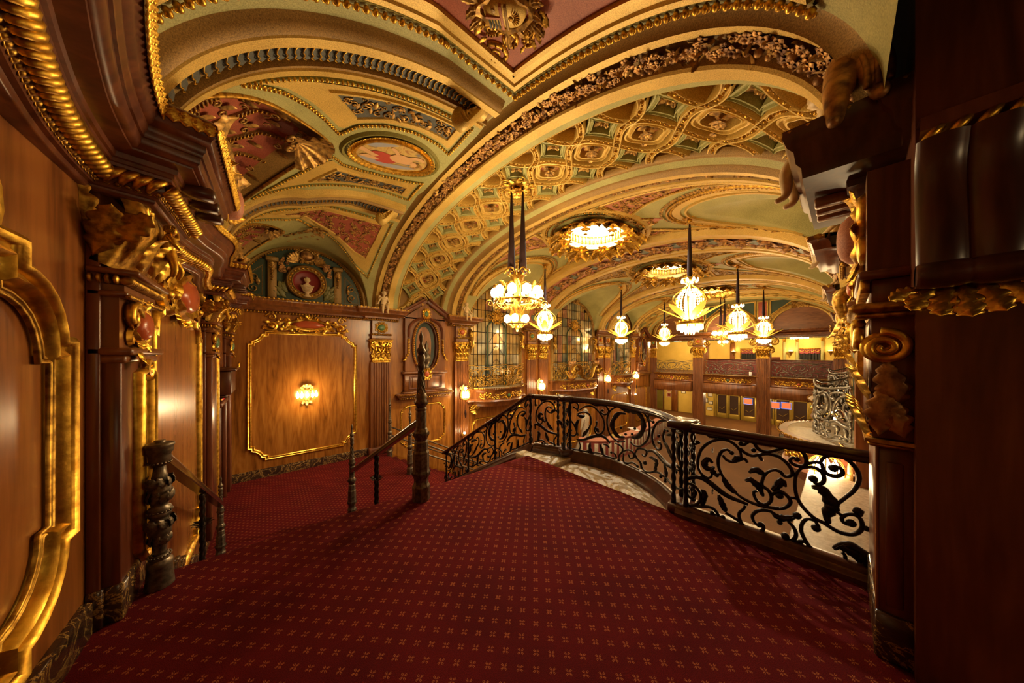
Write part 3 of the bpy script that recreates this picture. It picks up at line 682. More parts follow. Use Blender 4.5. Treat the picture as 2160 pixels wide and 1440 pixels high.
# oval painting and its frames
a = np.arange(48)/48*2*pi
ov = lambda k: np.stack([1.77+.66*k*np.cos(a)*(1 if k <= 1.3 else 1), 5.42+.44*(k+.03*(k > 1))*np.sin(a)], 1)
pt = thing('ceiling_painting', 'oval ceiling painting of a figure draped in red among clouds, in a leafy gilt frame', 'painting', (1.77, 5.42, 5.35))
cn = G(); R = []
for k in np.linspace(.02, .98, 8): P = ov(k); R.append(drape(P[:, 0], P[:, 1], np.full(48, .03))[0])
cn = loft(R, True)
def obw(nm, g, m, parent, **k):      # world-space geometry under a thing with a location
    V = np.concatenate(g.V)-np.array(parent.location); r = G(); r.V = [V]; r.Q = g.Q; r.T = g.T; r.n = g.n; return obj(nm, r, m, parent, **k)
obw('canvas', cn, M_['painting'], pt)
obw('inner_frame', dsweep(ov(1.0), [(-.03, 0), (-.025, .06), (.03, .07), (.05, .02)], True, step=.06), M_['gold'], pt)
obw('leaf_frame', deggs(ov(1.13), .085, True, .04, tmpl=LEAFU, sm=False, pitch=.9), M_['gold'], pt, kind='stuff')
obw('outer_frame', dsweep(ov(1.25), [(-.03, 0), (-.02, .035), (.02, .045), (.05, .0)], True, step=.06), M_['olive'], pt)
# the painted figure: flat coloured shapes on the canvas
def blob(pts, h, m, nm):
    P = smoothpts(pts, 3, True); c = P.mean(0); R = [drape(*(c+(P-c)*k).T, np.full(len(P), h))[0] for k in (1, .6, .03)]; obw(nm, loft(R, True), m, pt)
skin = mat('painted_skin', (.62, .36, .16), .6); rd = mat('painted_red', (.42, .05, .03), .6); cloud = mat('painted_cloud', (.30, .30, .33), .7)
blob([(1.2, 5.6), (1.45, 5.76), (1.75, 5.80), (2.05, 5.74), (2.25, 5.60), (2.0, 5.66), (1.7, 5.70), (1.4, 5.62)], .033, cloud, 'cloud')
blob([(1.25, 5.22), (1.45, 5.12), (1.75, 5.08), (1.6, 5.18), (1.4, 5.26)], .033, cloud, 'cloud')
blob([(1.38, 5.40), (1.55, 5.36), (1.75, 5.42), (1.86, 5.54), (1.74, 5.68), (1.52, 5.66), (1.42, 5.55)], .037, rd, 'drapery')
blob([(1.70, 5.44), (1.80, 5.32), (1.98, 5.30), (2.12, 5.40), (2.08, 5.52), (1.92, 5.56), (1.78, 5.54)], .041, skin, 'torso')
blob([(1.12, 5.34), (1.22, 5.30), (1.40, 5.42), (1.52, 5.48), (1.44, 5.53), (1.28, 5.44)], .041, skin, 'leg'); blob([(1.22, 5.56), (1.32, 5.50), (1.46, 5.54), (1.56, 5.60), (1.44, 5.62)], .041, skin, 'leg')
blob([(2.0, 5.32), (2.16, 5.22), (2.30, 5.26), (2.28, 5.31), (2.16, 5.29), (2.06, 5.38)], .043, skin, 'arm'); blob([(1.86, 5.34), (1.78, 5.22), (1.68, 5.16), (1.66, 5.20), (1.76, 5.30), (1.82, 5.38)], .043, skin, 'arm')
blob([(2.10, 5.44), (2.18, 5.40), (2.24, 5.46), (2.20, 5.53), (2.12, 5.52)], .045, skin, 'head'); blob([(2.18, 5.40), (2.26, 5.40), (2.28, 5.50), (2.22, 5.54), (2.22, 5.46)], .047, M_['goldpl_d'], 'hair')
# recessed shells over the near-end wall
def conch(cb, F0, push, nrib, tip, tr, nm):
    P = resample(smoothpts(cb, 5), n=61); B, N = drape(P[:, 0], P[:, 1], np.full(61, .0)); F0 = np.array(F0); rr = np.r_[0, .02, np.linspace(.05, .97, 16)]; D = nrm(np.array([-.62, 0, .72]))
    rings = []
    for r in rr:
        q = B*(1-r)+F0*r; L = np.linalg.norm(B-F0, axis=1)[:, None]; rings.append(q+D*push*L*min(1, 1.6*sin(pi*r)) + np.array([0, 1, 0])*((B[:, 1]-F0[1])*.18*np.sin(pi*r))[:, None])
    obj(nm+'_ground', loft(rings, False), M_['red'], t)
    # outer gilt rim
    obj('rim', loft([rings[0], rings[1]+0, rings[3]], False), M_['goldpl_d'], t)
    Rg = np.array(rings)
    Ms = []; gr = G()
    for j in np.linspace(0, 60, nrib).astype(int):
        L = Rg[3:-1, j]; gr.add(tube(L-D*.012, np.linspace(.030, .016, len(L)), 5))
        q = resample(L-D*.03, .05); T = tang(q); n_ = -D+0*q; n_ = nrm(n_-T*np.sum(n_*T, 1)[:, None]); y = np.cross(n_, T)
        Ms += [MT(q[i], T[i], y[i], n_[i], .042) for i in range(len(q))]
    obj('shell_rib', gr, M_['goldpl_d'], t); obj('rope_moulding', G().addmany(ROPE, Ms), M_['gold_d'], t, kind='stuff')
    # relief leaves between ribs
    lf = leaf(.16, .09, .3, 3, 6, 3); cc = tube(spiral(.05, 1.2, 0, .8, 10), .009, 4); Ml, Mc = [], []; js = np.linspace(0, 60, nrib)
    for q in range(nrib-1):
        j = int((js[q]+js[q+1])/2)
        for i in range(3, len(rr)-4, 2):
            p = Rg[i, j]-D*.01; T = nrm(Rg[i-1, j]-Rg[i, j]); n_ = nrm(-D+T*(D @ T)); y = np.cross(n_, T); w = np.linalg.norm(Rg[i, int(js[q+1])]-Rg[i, int(js[q])]); k = min(1.2, w/.22)
            Ml.append(MT(p, y, T, n_, k)); 
            for sx in (-1, 1): Mc.append(MT(p+y*w*.22*sx, y*sx, T, n_, k*1.2))
    obj('shell_leaf', G().addmany(lf, Ml).addmany(cc, Mc), M_['orn'], t, kind='stuff')
    # scallop at the crown
    an = np.linspace(-1.75, 1.75, 64); sh = G(); R = []
    for rr_ in np.linspace(.04, 1, 12): w_ = 1+.07*np.abs(np.sin(an/3.5*9*pi/1))*rr_**2; R.append(np.stack([tr*rr_*w_*np.sin(an), tr*rr_*w_*np.cos(an)*1.05, tr*(.10+.42*rr_**2.2+.05*rr_*np.cos(an/3.5*18*pi))], 1))
    sh.add(loft(R, False)).add(tube(spiral(tr*.22, 1.3, 0, .8, 14), tr*.06, 6), MT((-tr*.3, -tr*.25, tr*.1))).add(tube(spiral(tr*.22, 1.3, 0, .8, 14), tr*.06, 6), MT((tr*.3, -tr*.25, tr*.1), x=(-1, 0, 0)))
    p = np.array(tip); b, n_ = drape(p[0:1], p[1:2], np.array([-.02])); n_ = n_[0]; X = nrm(np.cross([-1, 0, -.6], n_)); Y = np.cross(n_, X)
    obj('scallop', sh, M_['orn'], t, M=MT(b[0]-n_*.05, -X, -Y, n_))
    e = deggs(P, .05, h=.01, sm=False); obj('rim_moulding', dsweep(P, [(-.02, 0), (-.01, .035), (.012, .035), (.02, 0)], h=.0, step=.06, sm=False), M_['gold_d'], t)
conch(CB, (-1.15, 5.42, 3.4), .20, 8, (.36, 5.42), .42, 'shell')
conch(CB2, (-1.1, 9.1, 3.4), .18, 7, (.06, 9.25), .26, 'small_shell')
# pendentive panel between the arches: red ground, gilt frame
TP = [(-.38, 8.02), (.8, 7.96), (1.7, 7.9), (2.56, 7.9), (2.56, 8.7), (2.54, 9.4), (2.47, 10.05), (1.98, 9.74), (1.62, 9.36), (1.28, 9.04), (.95, 8.85), (.6, 8.68), (-.02, 8.36)]
framed(TP, 'red'); obj('gilt_field', fillpoly(shrink(TP, .06), h=.012), M_['goldpl'], t)
q = shrink([(.1, 8.12), (1.3, 8.06), (2.36, 8.05), (2.36, 8.7), (2.28, 9.5), (1.9, 9.32), (1.3, 8.82), (.9, 8.62)], .02)
obj('red_field', fillpoly(q, h=.024), M_['red'], t); obj('bead_frame', dpoly(q, [(-.03, 0), (-.02, .05), (.01, .05), (.025, .01)]), M_['goldpl'], t); arabesque(q, 110, .13, 9, .03)
# groin head with flower drop
def place_drape(g, x, y, h=0, rot=0, s=1.):
    b, n_ = drape(np.array([x]), np.array([y]), np.array([h])); n_ = n_[0]; X = nrm(np.cross([0, 1, 0], n_)*-1); X = nrm(np.cross(np.array([0, 1., 0]), n_)); Y = np.cross(n_, X); return MT(b[0], X, Y, n_, s) @ RZ(rot)
knot = G().add(rosette(.16, 7, .5, 3)).addmany(leaf(.22, .13, .4, 3), [RZ(a_) @ MT((0, .1, .02)) for a_ in (0.5, 2.2, 3.6, 5.2)])
obj('groin_knot', knot, M_['orn'], t, M=place_drape(None, 1.0, 8.86, .03))
for k in range(5): obj('flower_drop', G().add(rosette(.085, 5, .5)), M_['orn'], t, M=place_drape(None, .9-.13*k, 9.1+.12*k, .015))
# bracket consoles on the transverse rib
def console(s=.2):
    g = G(); P = np.array([(0, .0, 0), (.3, .02, .1), (.62, .0, .55), (.95, .0, .95), (1.2, 0, .75), (1.12, 0, .5)])*s*1.25; P = smoothpts(P, 4)
    g.add(tube(P, np.linspace(.55, .3, len(P))*s, 8, flat=.6)); g.add(leaf(1.2*s, .9*s, .5, 3), MT((.1*s, 0, .15*s)) @ RZ(-pi/2)); 
    for sy in (-1, 1): g.add(tube(spiral(.32*s, 1.3, 0, .8, 14), np.linspace(.1, .06, 14)*s, 5), MT((1.05*s, sy*.3*s, .75*s), (1, 0, 0), (0, 0, 1), (0, -1, 0)))
    return g
for x, y in ((2.50, 3.56), (2.48, 7.40)): obj('bracket', console(.30), M_['goldpl'], t, M=place_drape(None, x, y, .06, 0) @ RZ(0))
# heraldic crest on the red coffer
cr = thing('ceiling_crest', 'carved shield with a sun and stripes among gilt scrolls on red ceiling panel', 'carving', M=place_drape(None, 1.80, 2.2, .02) @ RZ(radians(-42)) @ MT(s=.72))
obj('shield', shield(.42, .62, .10, 24), M_['goldpl'], cr)
obj('shield_frame', cart_frame(.46, .66, .10), M_['orn'], cr)
for y, m in ((.03, 'pink'), (-.04, 'goldpl_d')): obj('stripe', box(-.17, .17, y-.02, y+.02, .06, .112, .004), M_[m], cr)
obj('pale', box(-.015, .015, .05, .26, .06, .11), M_['pink'], cr)
for k in range(4): obj('bar', box(-.17, -.02, .07+.045*k, .09+.045*k, .06, .104, .003), M_['blue'], cr)
obj('roundel', lathe([(.03, .0), (.034, .012), (.001, .02)], 12), M_['goldpl_d'], cr, M=MT((.08, .14, .085)))
obj('sun', G().add(ball(.035, 8, 4, .4), MT((0, -.10, .10))).addmany(box(-.004, .004, .045, .13, .088, .10), [MT((0, -.10, 0)) @ RZ(pi+a_) for a_ in np.linspace(-1.2, 1.2, 9)]), M_['gold_d'], cr)
sw = G()
for sx in (-1, 1):
    for (cx, cy, r, d, a0) in ((.46, .02, .19, 1, 2.2), (.74, .26, .22, 1, 2.6), (.34, -.30, .10, -1, 1.0), (.30, .28, .13, 1, 2.0)):
        sp = spiral(r, 1.45, a0, .85, 28, d); sp[:, 0] = (sp[:, 0]+cx)*sx; sp[:, 1] += cy; sw.add(tube(sp, np.linspace(.05, .022, 28), 8))
        for k in range(0, 18, 2): sw.add(ball(.016, 6, 4), MT((sp[k, 0], sp[k, 1], .052)))
    P_ = smoothpts([(sx*.08, -.46), (sx*.22, -.44), (sx*.36, -.36), (sx*.50, -.36), (sx*.56, -.26), (sx*.50, -.22)], 4); sw.add(tube(P_, np.linspace(.045, .018, len(P_)), 8))
    for (x_, y_, s_, a_) in ((.14, -.44, .18, 2.6), (.26, -.42, .17, 2.2), (.38, -.36, .15, 2.0), (.22, -.30, .16, 1.5), (.52, -.24, .12, .8), (.2, .36, .2, .6), (.42, .34, .16, .2)): sw.add(leaf(s_, s_*.55, .4, 3), MT((sx*x_, y_, .03)) @ RZ(-sx*a_))
sw.add(leaf(.24, .2, .5, 4), MT((0, -.46, .05)) @ RZ(pi))
for a_ in (-.5, .5): sw.add(leaf(.2, .14, .4, 3), MT((0, -.46, .04)) @ RZ(pi+a_))
obj('scrollwork', sw, M_['gold_d'], cr)
# ---------------------------------------------------------------- hall bays: groin heads, panels, painted-sky wells
for bi, (xc, r, tp) in enumerate(LUN):
    t = trim(); sx, sy, rx, ry = SKY[bi]; xa, xb = ((6.26, 9.35), (11.45, 16.5), (17.95, 21.0))[bi]
    for sg in (1, -1):
        Yv = lambda d: YC+sg*d
        def head(wd, dp, lo=4.9, n=26):
            a_ = np.linspace(0, pi, n); return [(xc-(r+wd)*np.cos(q)*(1 if True else 1), Yv(lo-(lo-2.35-dp)*np.sin(q)**1.35)) for q in a_]
        for wd, dp, pr, m, nm in ((-.10, .24, [(-.03, 0), (-.02, .05), (.02, .05), (.03, 0)], 'goldpl', 'bead'), (.05, .02, [(-.10, 0), (-.09, .03), (.09, .03), (.10, 0)], 'goldpl', 'flat_band'), (.22, -.2, [(-.03, 0), (-.02, .06), (.02, .06), (.03, 0)], 'gold_d', 'roll')):
            H_ = head(wd, dp); obj(nm, dsweep(H_, pr, step=.1), M_[m], t)
        obj('egg_moulding', deggs(head(.14, -.1), .075, h=.02), M_['gold_d'], t, kind='stuff')
        obj('leaf_moulding', deggs(head(.32, -.33), .1, h=.015, tmpl=LEAFU), M_['orn'], t, kind='stuff')
        # pink panels flanking the head
        for e in (-1, 1):
            xe = xa+.12 if e < 0 else xb-.12; x1 = xc+e*(r+.42) if bi != 1 else xc+e*(r+.32)
            tri = [(xe, Yv(1.15)), (xc+e*.55, Yv(1.3)), (xc+e*(r*.55+.3), Yv(2.1)), (xc+e*(r*.86+.3), Yv(3.3)), (xe, Yv(4.55))]
            if e*sg < 0: tri = tri[::-1]
            gp = fillpoly(tri, h=.012); obj('panel_ground', gp, M_['pink' if bi != 1 else 'goldpl_d'], t)
            obj('panel_frame', dpoly(tri, [(-.035, 0), (-.025, .05), (.0, .05), (.02, .02)]), M_['goldpl'], t); obj('bead_row', deggs(shrink(tri, .06)+[shrink(tri, .06)[0]], .05, h=.02, sm=False), M_['gold_d'], t, kind='stuff')
            arabesque(shrink(tri, .1), 60, .17, bi*7+e+2, .02, 'orn')
        for e in (-1, 1):
            xe = (xa if e < 0 else xb)-e*.10; d0 = np.linspace(.2, 4.7, 20); obj('leaf_moulding', deggs(np.stack([np.full(20, xe), Yv(d0)], 1), .09, h=.02, tmpl=LEAFU), M_['orn'], t, kind='stuff')
            q_ = [(xa+.2 if e < 0 else xb-.2, Yv(1.0)), (xc+e*1.0, Yv(1.12)), (xc+e*.5, Yv(1.25)), (xc+e*.15, Yv(1.7))]; obj('curved_moulding', dsweep(q_, [(-.05, 0), (-.04, .05), (.04, .05), (.05, 0)], step=.08), M_['goldpl'], t); obj('egg_moulding', deggs(np.array(q_)+[0, sg*.09], .07, h=.02), M_['gold_d'], t, kind='stuff')
            x_ = np.array(smoothpts([(xc+e*(r*.4), Yv(2.5)), (xc+e*(r*.72), Yv(3.2)), (xc+e*(r*.90), Yv(4.2))], 3)); obj('web_moulding', dsweep(x_, [(-.05, 0), (-.03, .04), (.03, .04), (.05, 0)], step=.08), M_['goldpl'], t)
        dm = [(xc-.42, Yv(1.45)), (xc, Yv(1.28)), (xc+.42, Yv(1.45)), (xc, Yv(2.0))]; dm = dm if sg > 0 else dm[::-1]
        obj('tip_panel', fillpoly(dm, h=.014), M_['orange' if False else 'pink'], t); arabesque(dm, 12, .15, 3, .02)
    # painted-sky well
    wl = thing('sky_well', ['oval ceiling well glaring with light, nearest of the three', 'oval ceiling well showing painted blue-green sky, middle of the three', 'oval ceiling well farthest from the camera, mostly hidden by its rim'][bi], 'ceiling well', (sx, sy, 5.5))
    a_ = np.arange(48)/48*2*pi; E_ = lambda k, z: np.stack([rx*k*np.cos(a_), ry*k*np.sin(a_), np.full(48, z)], 1)
    Ew = lambda k: np.stack([sx+rx*k*np.cos(a_), sy+ry*k*np.sin(a_)], 1)
    obj('well_wall', loft([E_(1.0, -.10), E_(1.0, .05), E_(1.04, .08), E_(1.0, .12), E_(1., .30), E_(1.06, .34), E_(1.2, .36)], True), M_['goldpl_d'], wl)
    obj('painted_sky', loft([E_(1.2, .36), E_(1.45, .8), E_(1.4, 1.4), E_(1.0, 1.8), E_(.5, 2.0), E_(.01, 2.05)], True), M_['sky'], wl)
    bp = lathe([(.03, 0), (.03, .02), (.018, .03), (.035, .09), (.02, .16), (.03, .2), (.03, .22)], 6)
    aa = np.arange(44)/44*2*pi
    obj('baluster', G().addmany(bp, [MT((rx*.955*cos(q), ry*.955*sin(q), .08)) for q in aa]), M_['gold'], wl, kind='stuff')
    obj('well_rail', loft([E_(.99, .29), E_(.94, .29), E_(.93, .32), E_(.99, .33)], True), M_['gold'], wl)
    obw('rim_moulding', dsweep(Ew(1.06), [(-.05, 0), (-.04, .09), (.04, .09), (.06, 0)], True, step=.09), M_['goldpl'], wl)
    obw('outer_moulding', dsweep(Ew(1.72), [(-.06, 0), (-.05, .05), (.02, .07), (.07, 0)], True, step=.09), M_['goldpl'], wl)
    obw('leaf_ring', deggs(Ew(1.45), .13, True, .02, tmpl=LEAFU, sm=False, pitch=.8), M_['orn'], wl, kind='stuff')
    obw('rim_bead', deggs(Ew(1.62), .10, True, .02, sm=False), M_['gold_d'], wl, kind='stuff')
    obw('leaf_border', deggs(Ew(1.2), .13, True, .03, tmpl=LEAFU, sm=False, pitch=.8), M_['gold'], wl, kind='stuff')
    cl = G().add(rosette(.26, 7, .6, 3)).addmany(leaf(.60, .34, .5, 4), [RZ(a1) @ MT((0, .08, .05)) for a1 in (-.9, -.3, .3, .9)]).addmany(tube(spiral(.16, 1.3, 0, .85, 14), np.linspace(.04, .02, 14), 5), [MT((-.26, .1, .05)), MT((.26, .1, .05), x=(-1, 0, 0))])
    for k in range(8):
        q = 2*pi*(k+.5)/8; p = (sx+rx*1.06*cos(q), sy+ry*1.06*sin(q)); b, n_ = drape(np.array([p[0]]), np.array([p[1]]), np.array([.06])); n_ = n_[0]; Y = nrm(np.array([cos(q), sin(q), 0])-n_*(np.array([cos(q), sin(q), 0]) @ n_)); X = np.cross(Y, n_)
        o = obj('leaf_cluster', cl, M_['gold'], wl, M=MT(b[0]-np.array([sx, sy, 5.5]), X, Y, n_, 1.0))
    point('well_light', (sx+(-.55 if bi == 1 else 0), sy+(.25 if bi == 1 else 0), 5.95), (1300, 420, 420)[bi], .1, (1, .93, .8))
# ---------------------------------------------------------------- floors, stairs, walls
ZL, ZF = -1.76, -4.2
struct('floor', box(-.9, 3.30, -3.2, 3.42, -.03, 0).add(box(-.9, 3.30, 3.40, 3.455, -.045, -.002, .01)), M_['carpet'])
struct('floor', box(-.9, 3.28, -3.2, 3.38, -.30, -.03), M_['dark'])
fl = thing('floor', None, None); fl['kind'] = 'structure'
for i in range(1, 11):
    y0 = 3.40+(i-1)*.309; z = -i*.16
    st_ = G().add(box(-.84, 3.30, y0, y0+.335, z-.14, z)).add(tube(np.array([[-.84, y0+.335, z-.016], [3.30, y0+.335, z-.016]]), .016, 8)); obj('step', st_, M_['carpet'], fl, smooth='auto')
obj('stringer', box(3.28, 3.62, 3.3, 6.9, -2.2, -1.9), M_['mahog'], fl)
struct('floor', box(-.9, 3.15, 6.5, 10.6, ZL-.2, ZL), M_['carpet'])
fl2 = thing('floor', None, None); fl2['kind'] = 'structure'
for i in range(1, 15):
    x0 = 3.13+(i-1)*.30; z = ZL-i*.163
    obj('step', box(x0, x0+.325, 6.9, 10.3, z-.14, z, .01), M_['carpet'], fl2)
struct('floor', box(-1, 34, -1.2, 16, ZF-.1, ZF), M_['capri'])
struct('trim_101', box(3.0, 3.30, -.25, 3.4, ZF, -.30), M_['mahog'])
# walls
wl_ = struct('wall_left', box(-1.05, 24.6, 10.6, 10.85, ZF, 5.2), M_['panel'])
nw = G().add(box(-1.3, -.84, -3.2, 8.72, ZL, 3.35)).add(box(-1.3, -.84, 9.72, 10.85, ZL, 3.35)).add(box(-1.3, -.84, 8.72, 9.72, .55, 3.35)).add(box(-1.5, -1.25, 8.6, 9.8, ZL, .8))
wn = struct('wall_near', nw, M_['panel2'])
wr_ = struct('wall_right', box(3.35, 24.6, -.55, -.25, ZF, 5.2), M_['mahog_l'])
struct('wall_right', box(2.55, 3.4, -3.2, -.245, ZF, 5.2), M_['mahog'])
struct('wall_back', box(-1.3, 3.4, -3.5, -3.2, -.1, 5.2), M_['dark'])
struct('ceiling', box(-1.3, 3.4, -3.2, -.15, 4.4, 4.6), M_['dark'])
# marble baseboards
bb = [(0, 0), (.035, 0), (.035, .17), (.02, .2), (.0, .21)]
struct('baseboard_left', sweep(np.array([[-.84, 10.6, ZL], [2.6, 10.6, ZL]]), np.array([0, -1., 0]), np.array([0, 0, 1.]), [(0, 0), (.04, 0), (.04, .2), (.025, .235), (0, .24)][::-1]), M_['marble'])
bn = thing('baseboard_near', None, None); bn['kind'] = 'structure'
for y0, y1, z, h in ((-3.2, 2.96, 0, .21), (3.62, 3.72, 0, .24),): obj('baseboard_run', box(-.86, -.80, y0, y1, z, z+h, .012), M_['marble'], bn)
for i in range(11):
    y0 = 3.4+(i-1)*.309
    obj('skirting_step', box(-.85, -.80, y0+.01, y0+.309, -.16*i-.35, -.16*i+.22, .006), M_['marble'], bn) if i else None
obj('baseboard_run', box(-.86, -.80, 6.8, 8.7, ZL, ZL+.24, .012), M_['marble'], bn); obj('baseboard_run', box(-.86, -.80, 9.75, 10.6, ZL, ZL+.24, .012), M_['marble'], bn)
# ---------------------------------------------------------------- wall ornament generators
WL = lambda x, z, d=0.: MT((x, 10.6-d, z), (1, 0, 0), (0, 0, 1), (0, -1, 0))
WR = lambda x, z, d=0.: MT((x, -.25+d, z), (-1, 0, 0), (0, 0, 1), (0, 1, 0))
WN = lambda y, z, d=0.: MT((-.84+d, y, z), (0, 1, 0), (0, 0, 1), (1, 0, 0))
WF = lambda y, z, d=0., x=24.4: MT((x-d, y, z), (0, -1, 0), (0, 0, 1), (-1, 0, 0))
def notch(w, h, r=.3, s=.09, n=7):
    """closed outline with stepped concave corners, centred"""
    out = []
    for sx, sy, a0 in ((1, -1, pi), (1, 1, -pi/2), (-1, 1, 0), (-1, -1, pi/2)):
        cx, cy = sx*w/2, sy*h/2; pts = [(cx+r*cos(a), cy+r*sin(a)) for a in np.linspace(a0, a0-pi/2, n)]
        out.append(pts[0:0])
        A = pts if True else pts
        first, last = A[0], A[-1]
        ux = (first[0]-cx, first[1]-cy); uy = (last[0]-cx, last[1]-cy)
        k = (r+s)/r
        out += [(cx+ux[0]*k, cy+ux[1]*k)] + A + [(cx+uy[0]*k, cy+uy[1]*k)]
    return [p for p in out if len(p)]
FR = [(-.5, 0), (-.45, .35), (-.25, .5), (-.1, .42), (-.05, .2), (.1, .25), (.3, .45), (.45, .3), (.5, 0)]
def pframe(path, wd=.09, closed=True):
    P = np.c_[np.array(path), np.zeros(len(path))]; return wallframe(P, (0, 0, 1), [(u*wd, v*wd) for u, v in FR][::-1], closed)
def concave_fix(w, h, r, s): 
    o = []
    for q, (sx, sy) in enumerate(((1, -1), (1, 1), (-1, 1), (-1, -1))):
        cx, cy = sx*w/2, sy*h/2; a = np.linspace(0, pi/2, 7)
        if (sx, sy) == (1, -1): pts = [(cx-r*cos(b), cy+r*sin(b)) for b in a]; pre = (cx-r-s, cy); post = (cx, cy+r+s)
        if (sx, sy) == (1, 1): pts = [(cx-r*sin(b), cy-r*cos(b)) for b in a]; pre = (cx, cy-r-s); post = (cx-r-s, cy)
        if (sx, sy) == (-1, 1): pts = [(cx+r*cos(b), cy-r*sin(b)) for b in a]; pre = (cx+r+s, cy); post = (cx, cy-r-s)
        if (sx, sy) == (-1, -1): pts = [(cx+r*sin(b), cy+r*cos(b)) for b in a]; pre = (cx, cy+r+s); post = (cx+r+s, cy)
        p0 = pts[0]; p1 = pts[-1]
        if sx*sy < 0: o += [pre, (pre[0]+0, p0[1])] if False else [pre, (pre[0], pre[1]+(s if sy < 0 else -s))]; o += [(p[0]+(0), p[1]) for p in pts][1:-1]; o += [(post[0]+(-s if sx > 0 else s), post[1]), post]
        else: o += [pre, (pre[0]+(-s if sx > 0 else s), pre[1])]; o += pts[1:-1]; o += [(post[0], post[1]+(-s if sy > 0 else s)), post]
    return o
def panel_frame(w, h, r=.3, s=.07, wd=.09): return pframe(concave_fix(w, h, r, s), wd)
def capital(W=.66, H=.76, D=.2):
    g = G(); g.add(box(-W*.40, W*.40, 0, H*.86, 0, D*.6)); lw = W*.27
    for k in range(4): g.add(leaf(H*.42, lw, .5, 3, 8, 5), MT((-W*.36+k*W*.24, H*.08, D*.62)))
    for k in range(3): g.add(leaf(H*.45, lw*1.1, .55, 3, 8, 5), MT((-W*.26+k*W*.26, H*.36, D*.72)))
    for sx in (-1, 1):
        sp = spiral(W*.17, 1.5, pi/2, .85, 20, -1); sp[:, 0] *= sx; g.add(tube(np.vstack([[[-sx*W*.30, -H*.28]], sp])+[sx*W*.36, H*.74], np.linspace(.05, .03, 21)*W*.9, 6), MT((0, 0, D*.95)))
        g.add(tube(np.vstack([[[0, -H*.28, -D*.3]], np.c_[np.zeros(20), sp[:, 1], (sp[:, 0]*sx)]])+[sx*W*.48, H*.74, D*.55], np.linspace(.05, .03, 21)*W*.9, 6))
        g.add(ball(W*.055, 7, 5), MT((sx*W*.36, H*.74, D*1.0)))
    for k in range(9): g.add(leaf(H*.14, W*.1, .2, 1, 5, 3), MT((-W*.42+k*W*.105, -.02, D*.62)))
    g.add(rosette(W*.13, 7, .6), MT((0, H*.84, D*1.05))); g.add(leaf(H*.25, W*.2, .4), MT((0, H*.52, D*1.0)))
    g.add(box(-W*.56, W*.56, H*.90, H*.95, 0, D*1.15, .01)).add(box(-W*.60, W*.60, H*.95, H, 0, D*1.25, .012)).add(box(-W*.46, W*.46, -.035, 0, 0, D*.72, .01))
    return g
def fluted(W, z0, z1, D=.14, n=7):
    xs = [-W/2]; ds = [0]; pts = [(-W/2, 0), (-W/2, D)]; m = W*.08; w = (W-2*m)/n
    for k in range(n):
        a, b = -W/2+m+w*k+w*.18, -W/2+m+w*(k+1)-w*.18; pts += [(a, D)] + [((a+b)/2-(b-a)/2*cos(q), D-(b-a)*.5*sin(q)) for q in np.linspace(.5, pi-.5, 4)] + [(b, D)]
    pts += [(W/2, D), (W/2, 0)]; P = np.array(pts)
    return loft([np.c_[P[:, 0], np.full(len(P), z), P[:, 1]] for z in (z0, z1)][::-1], False)
def cartouche(parent, w, h, m, M, gm='gold'):
    c = obj('cartouche_frame', cart_frame(w, h, .11), M_[gm], parent, M=M); obj('shield', shield(w, h, .07), M_[m], c)
    return c
CAPM = {}
def pilaster(M, z0, label, W=.66, gem='orange', group=None, cat='pilaster', cupid=None):
    """M maps wall frame: origin at pilaster axis, z=0 level"""
    t = thing('pilaster', label, cat, M=M, group=group)
    obj('shaft', fluted(W, z0+.25, 1.42), M_['mahog_l'], t); obj('plinth', box(-W*.6, W*.6, z0, z0+.25, 0, .2, .02), M_['mahog'], t)
    if W not in CAPM: CAPM[W] = capital(W).mesh('capital', M_['gold'], 'auto')
    obj('capital', CAPM[W], None, t, M=MT((0, 1.43, 0)))
    nb = G().add(box(-W*.5, W*.5, 2.19, 2.24, 0, .22, .01)).add(box(-W*.46, W*.46, 2.24, 2.33, 0, .17)).add(box(-W*.5, W*.5, 2.33, 2.40, 0, .22, .015)).add(box(-W*.44, W*.44, 2.40, 2.84, 0, .15))
    obj('frieze_block', nb, M_['mahog_l'], t)
    obj('dentil', G().addmany(box(-.012, .012, -.03, .03, 0, .03), [MT((-W*.45+k*W*.9/15, 2.365, .215)) for k in range(16)]), M_['gold_d'], t, kind='stuff')
    cartouche(t, W*.38, .22, gem, MT((0, 2.61, .15)))
    return t
# left wall pilasters
px = [(3.0, 'orange' if 0 else 'genam', 'fluted wall pilaster left of the oval niche with a green jewel'), (6.22, 'orange', 'fluted wall pilaster right of the oval niche with an orange jewel'),
      (10.35, 'genam', 'left one of the nearer pair of fluted wall pilasters'), (11.25, 'genam', 'right one of the nearer pair of fluted wall pilasters'),
      (16.75, 'orange', 'left one of the farther pair of fluted wall pilasters'), (17.65, 'orange', 'right one of the farther pair of fluted wall pilasters'), (21.2, 'genam', 'single far fluted wall pilaster near the hall corner')]
for x, gm, lb in px: pilaster(WL(x, 0), ZL if x < 4 else ZF, lb, gem=gm)
for x, gm, lb in px[1:]: pilaster(WR(x, 0), ZF, lb.replace('fluted wall pilaster', 'dark pilaster on the right wall,').replace('left one', 'farther one' if 0 else 'nearer one').replace('right one', 'farther one').replace('right of the oval niche', 'nearest').replace(' ,', ','), gem=gm, W=.66)
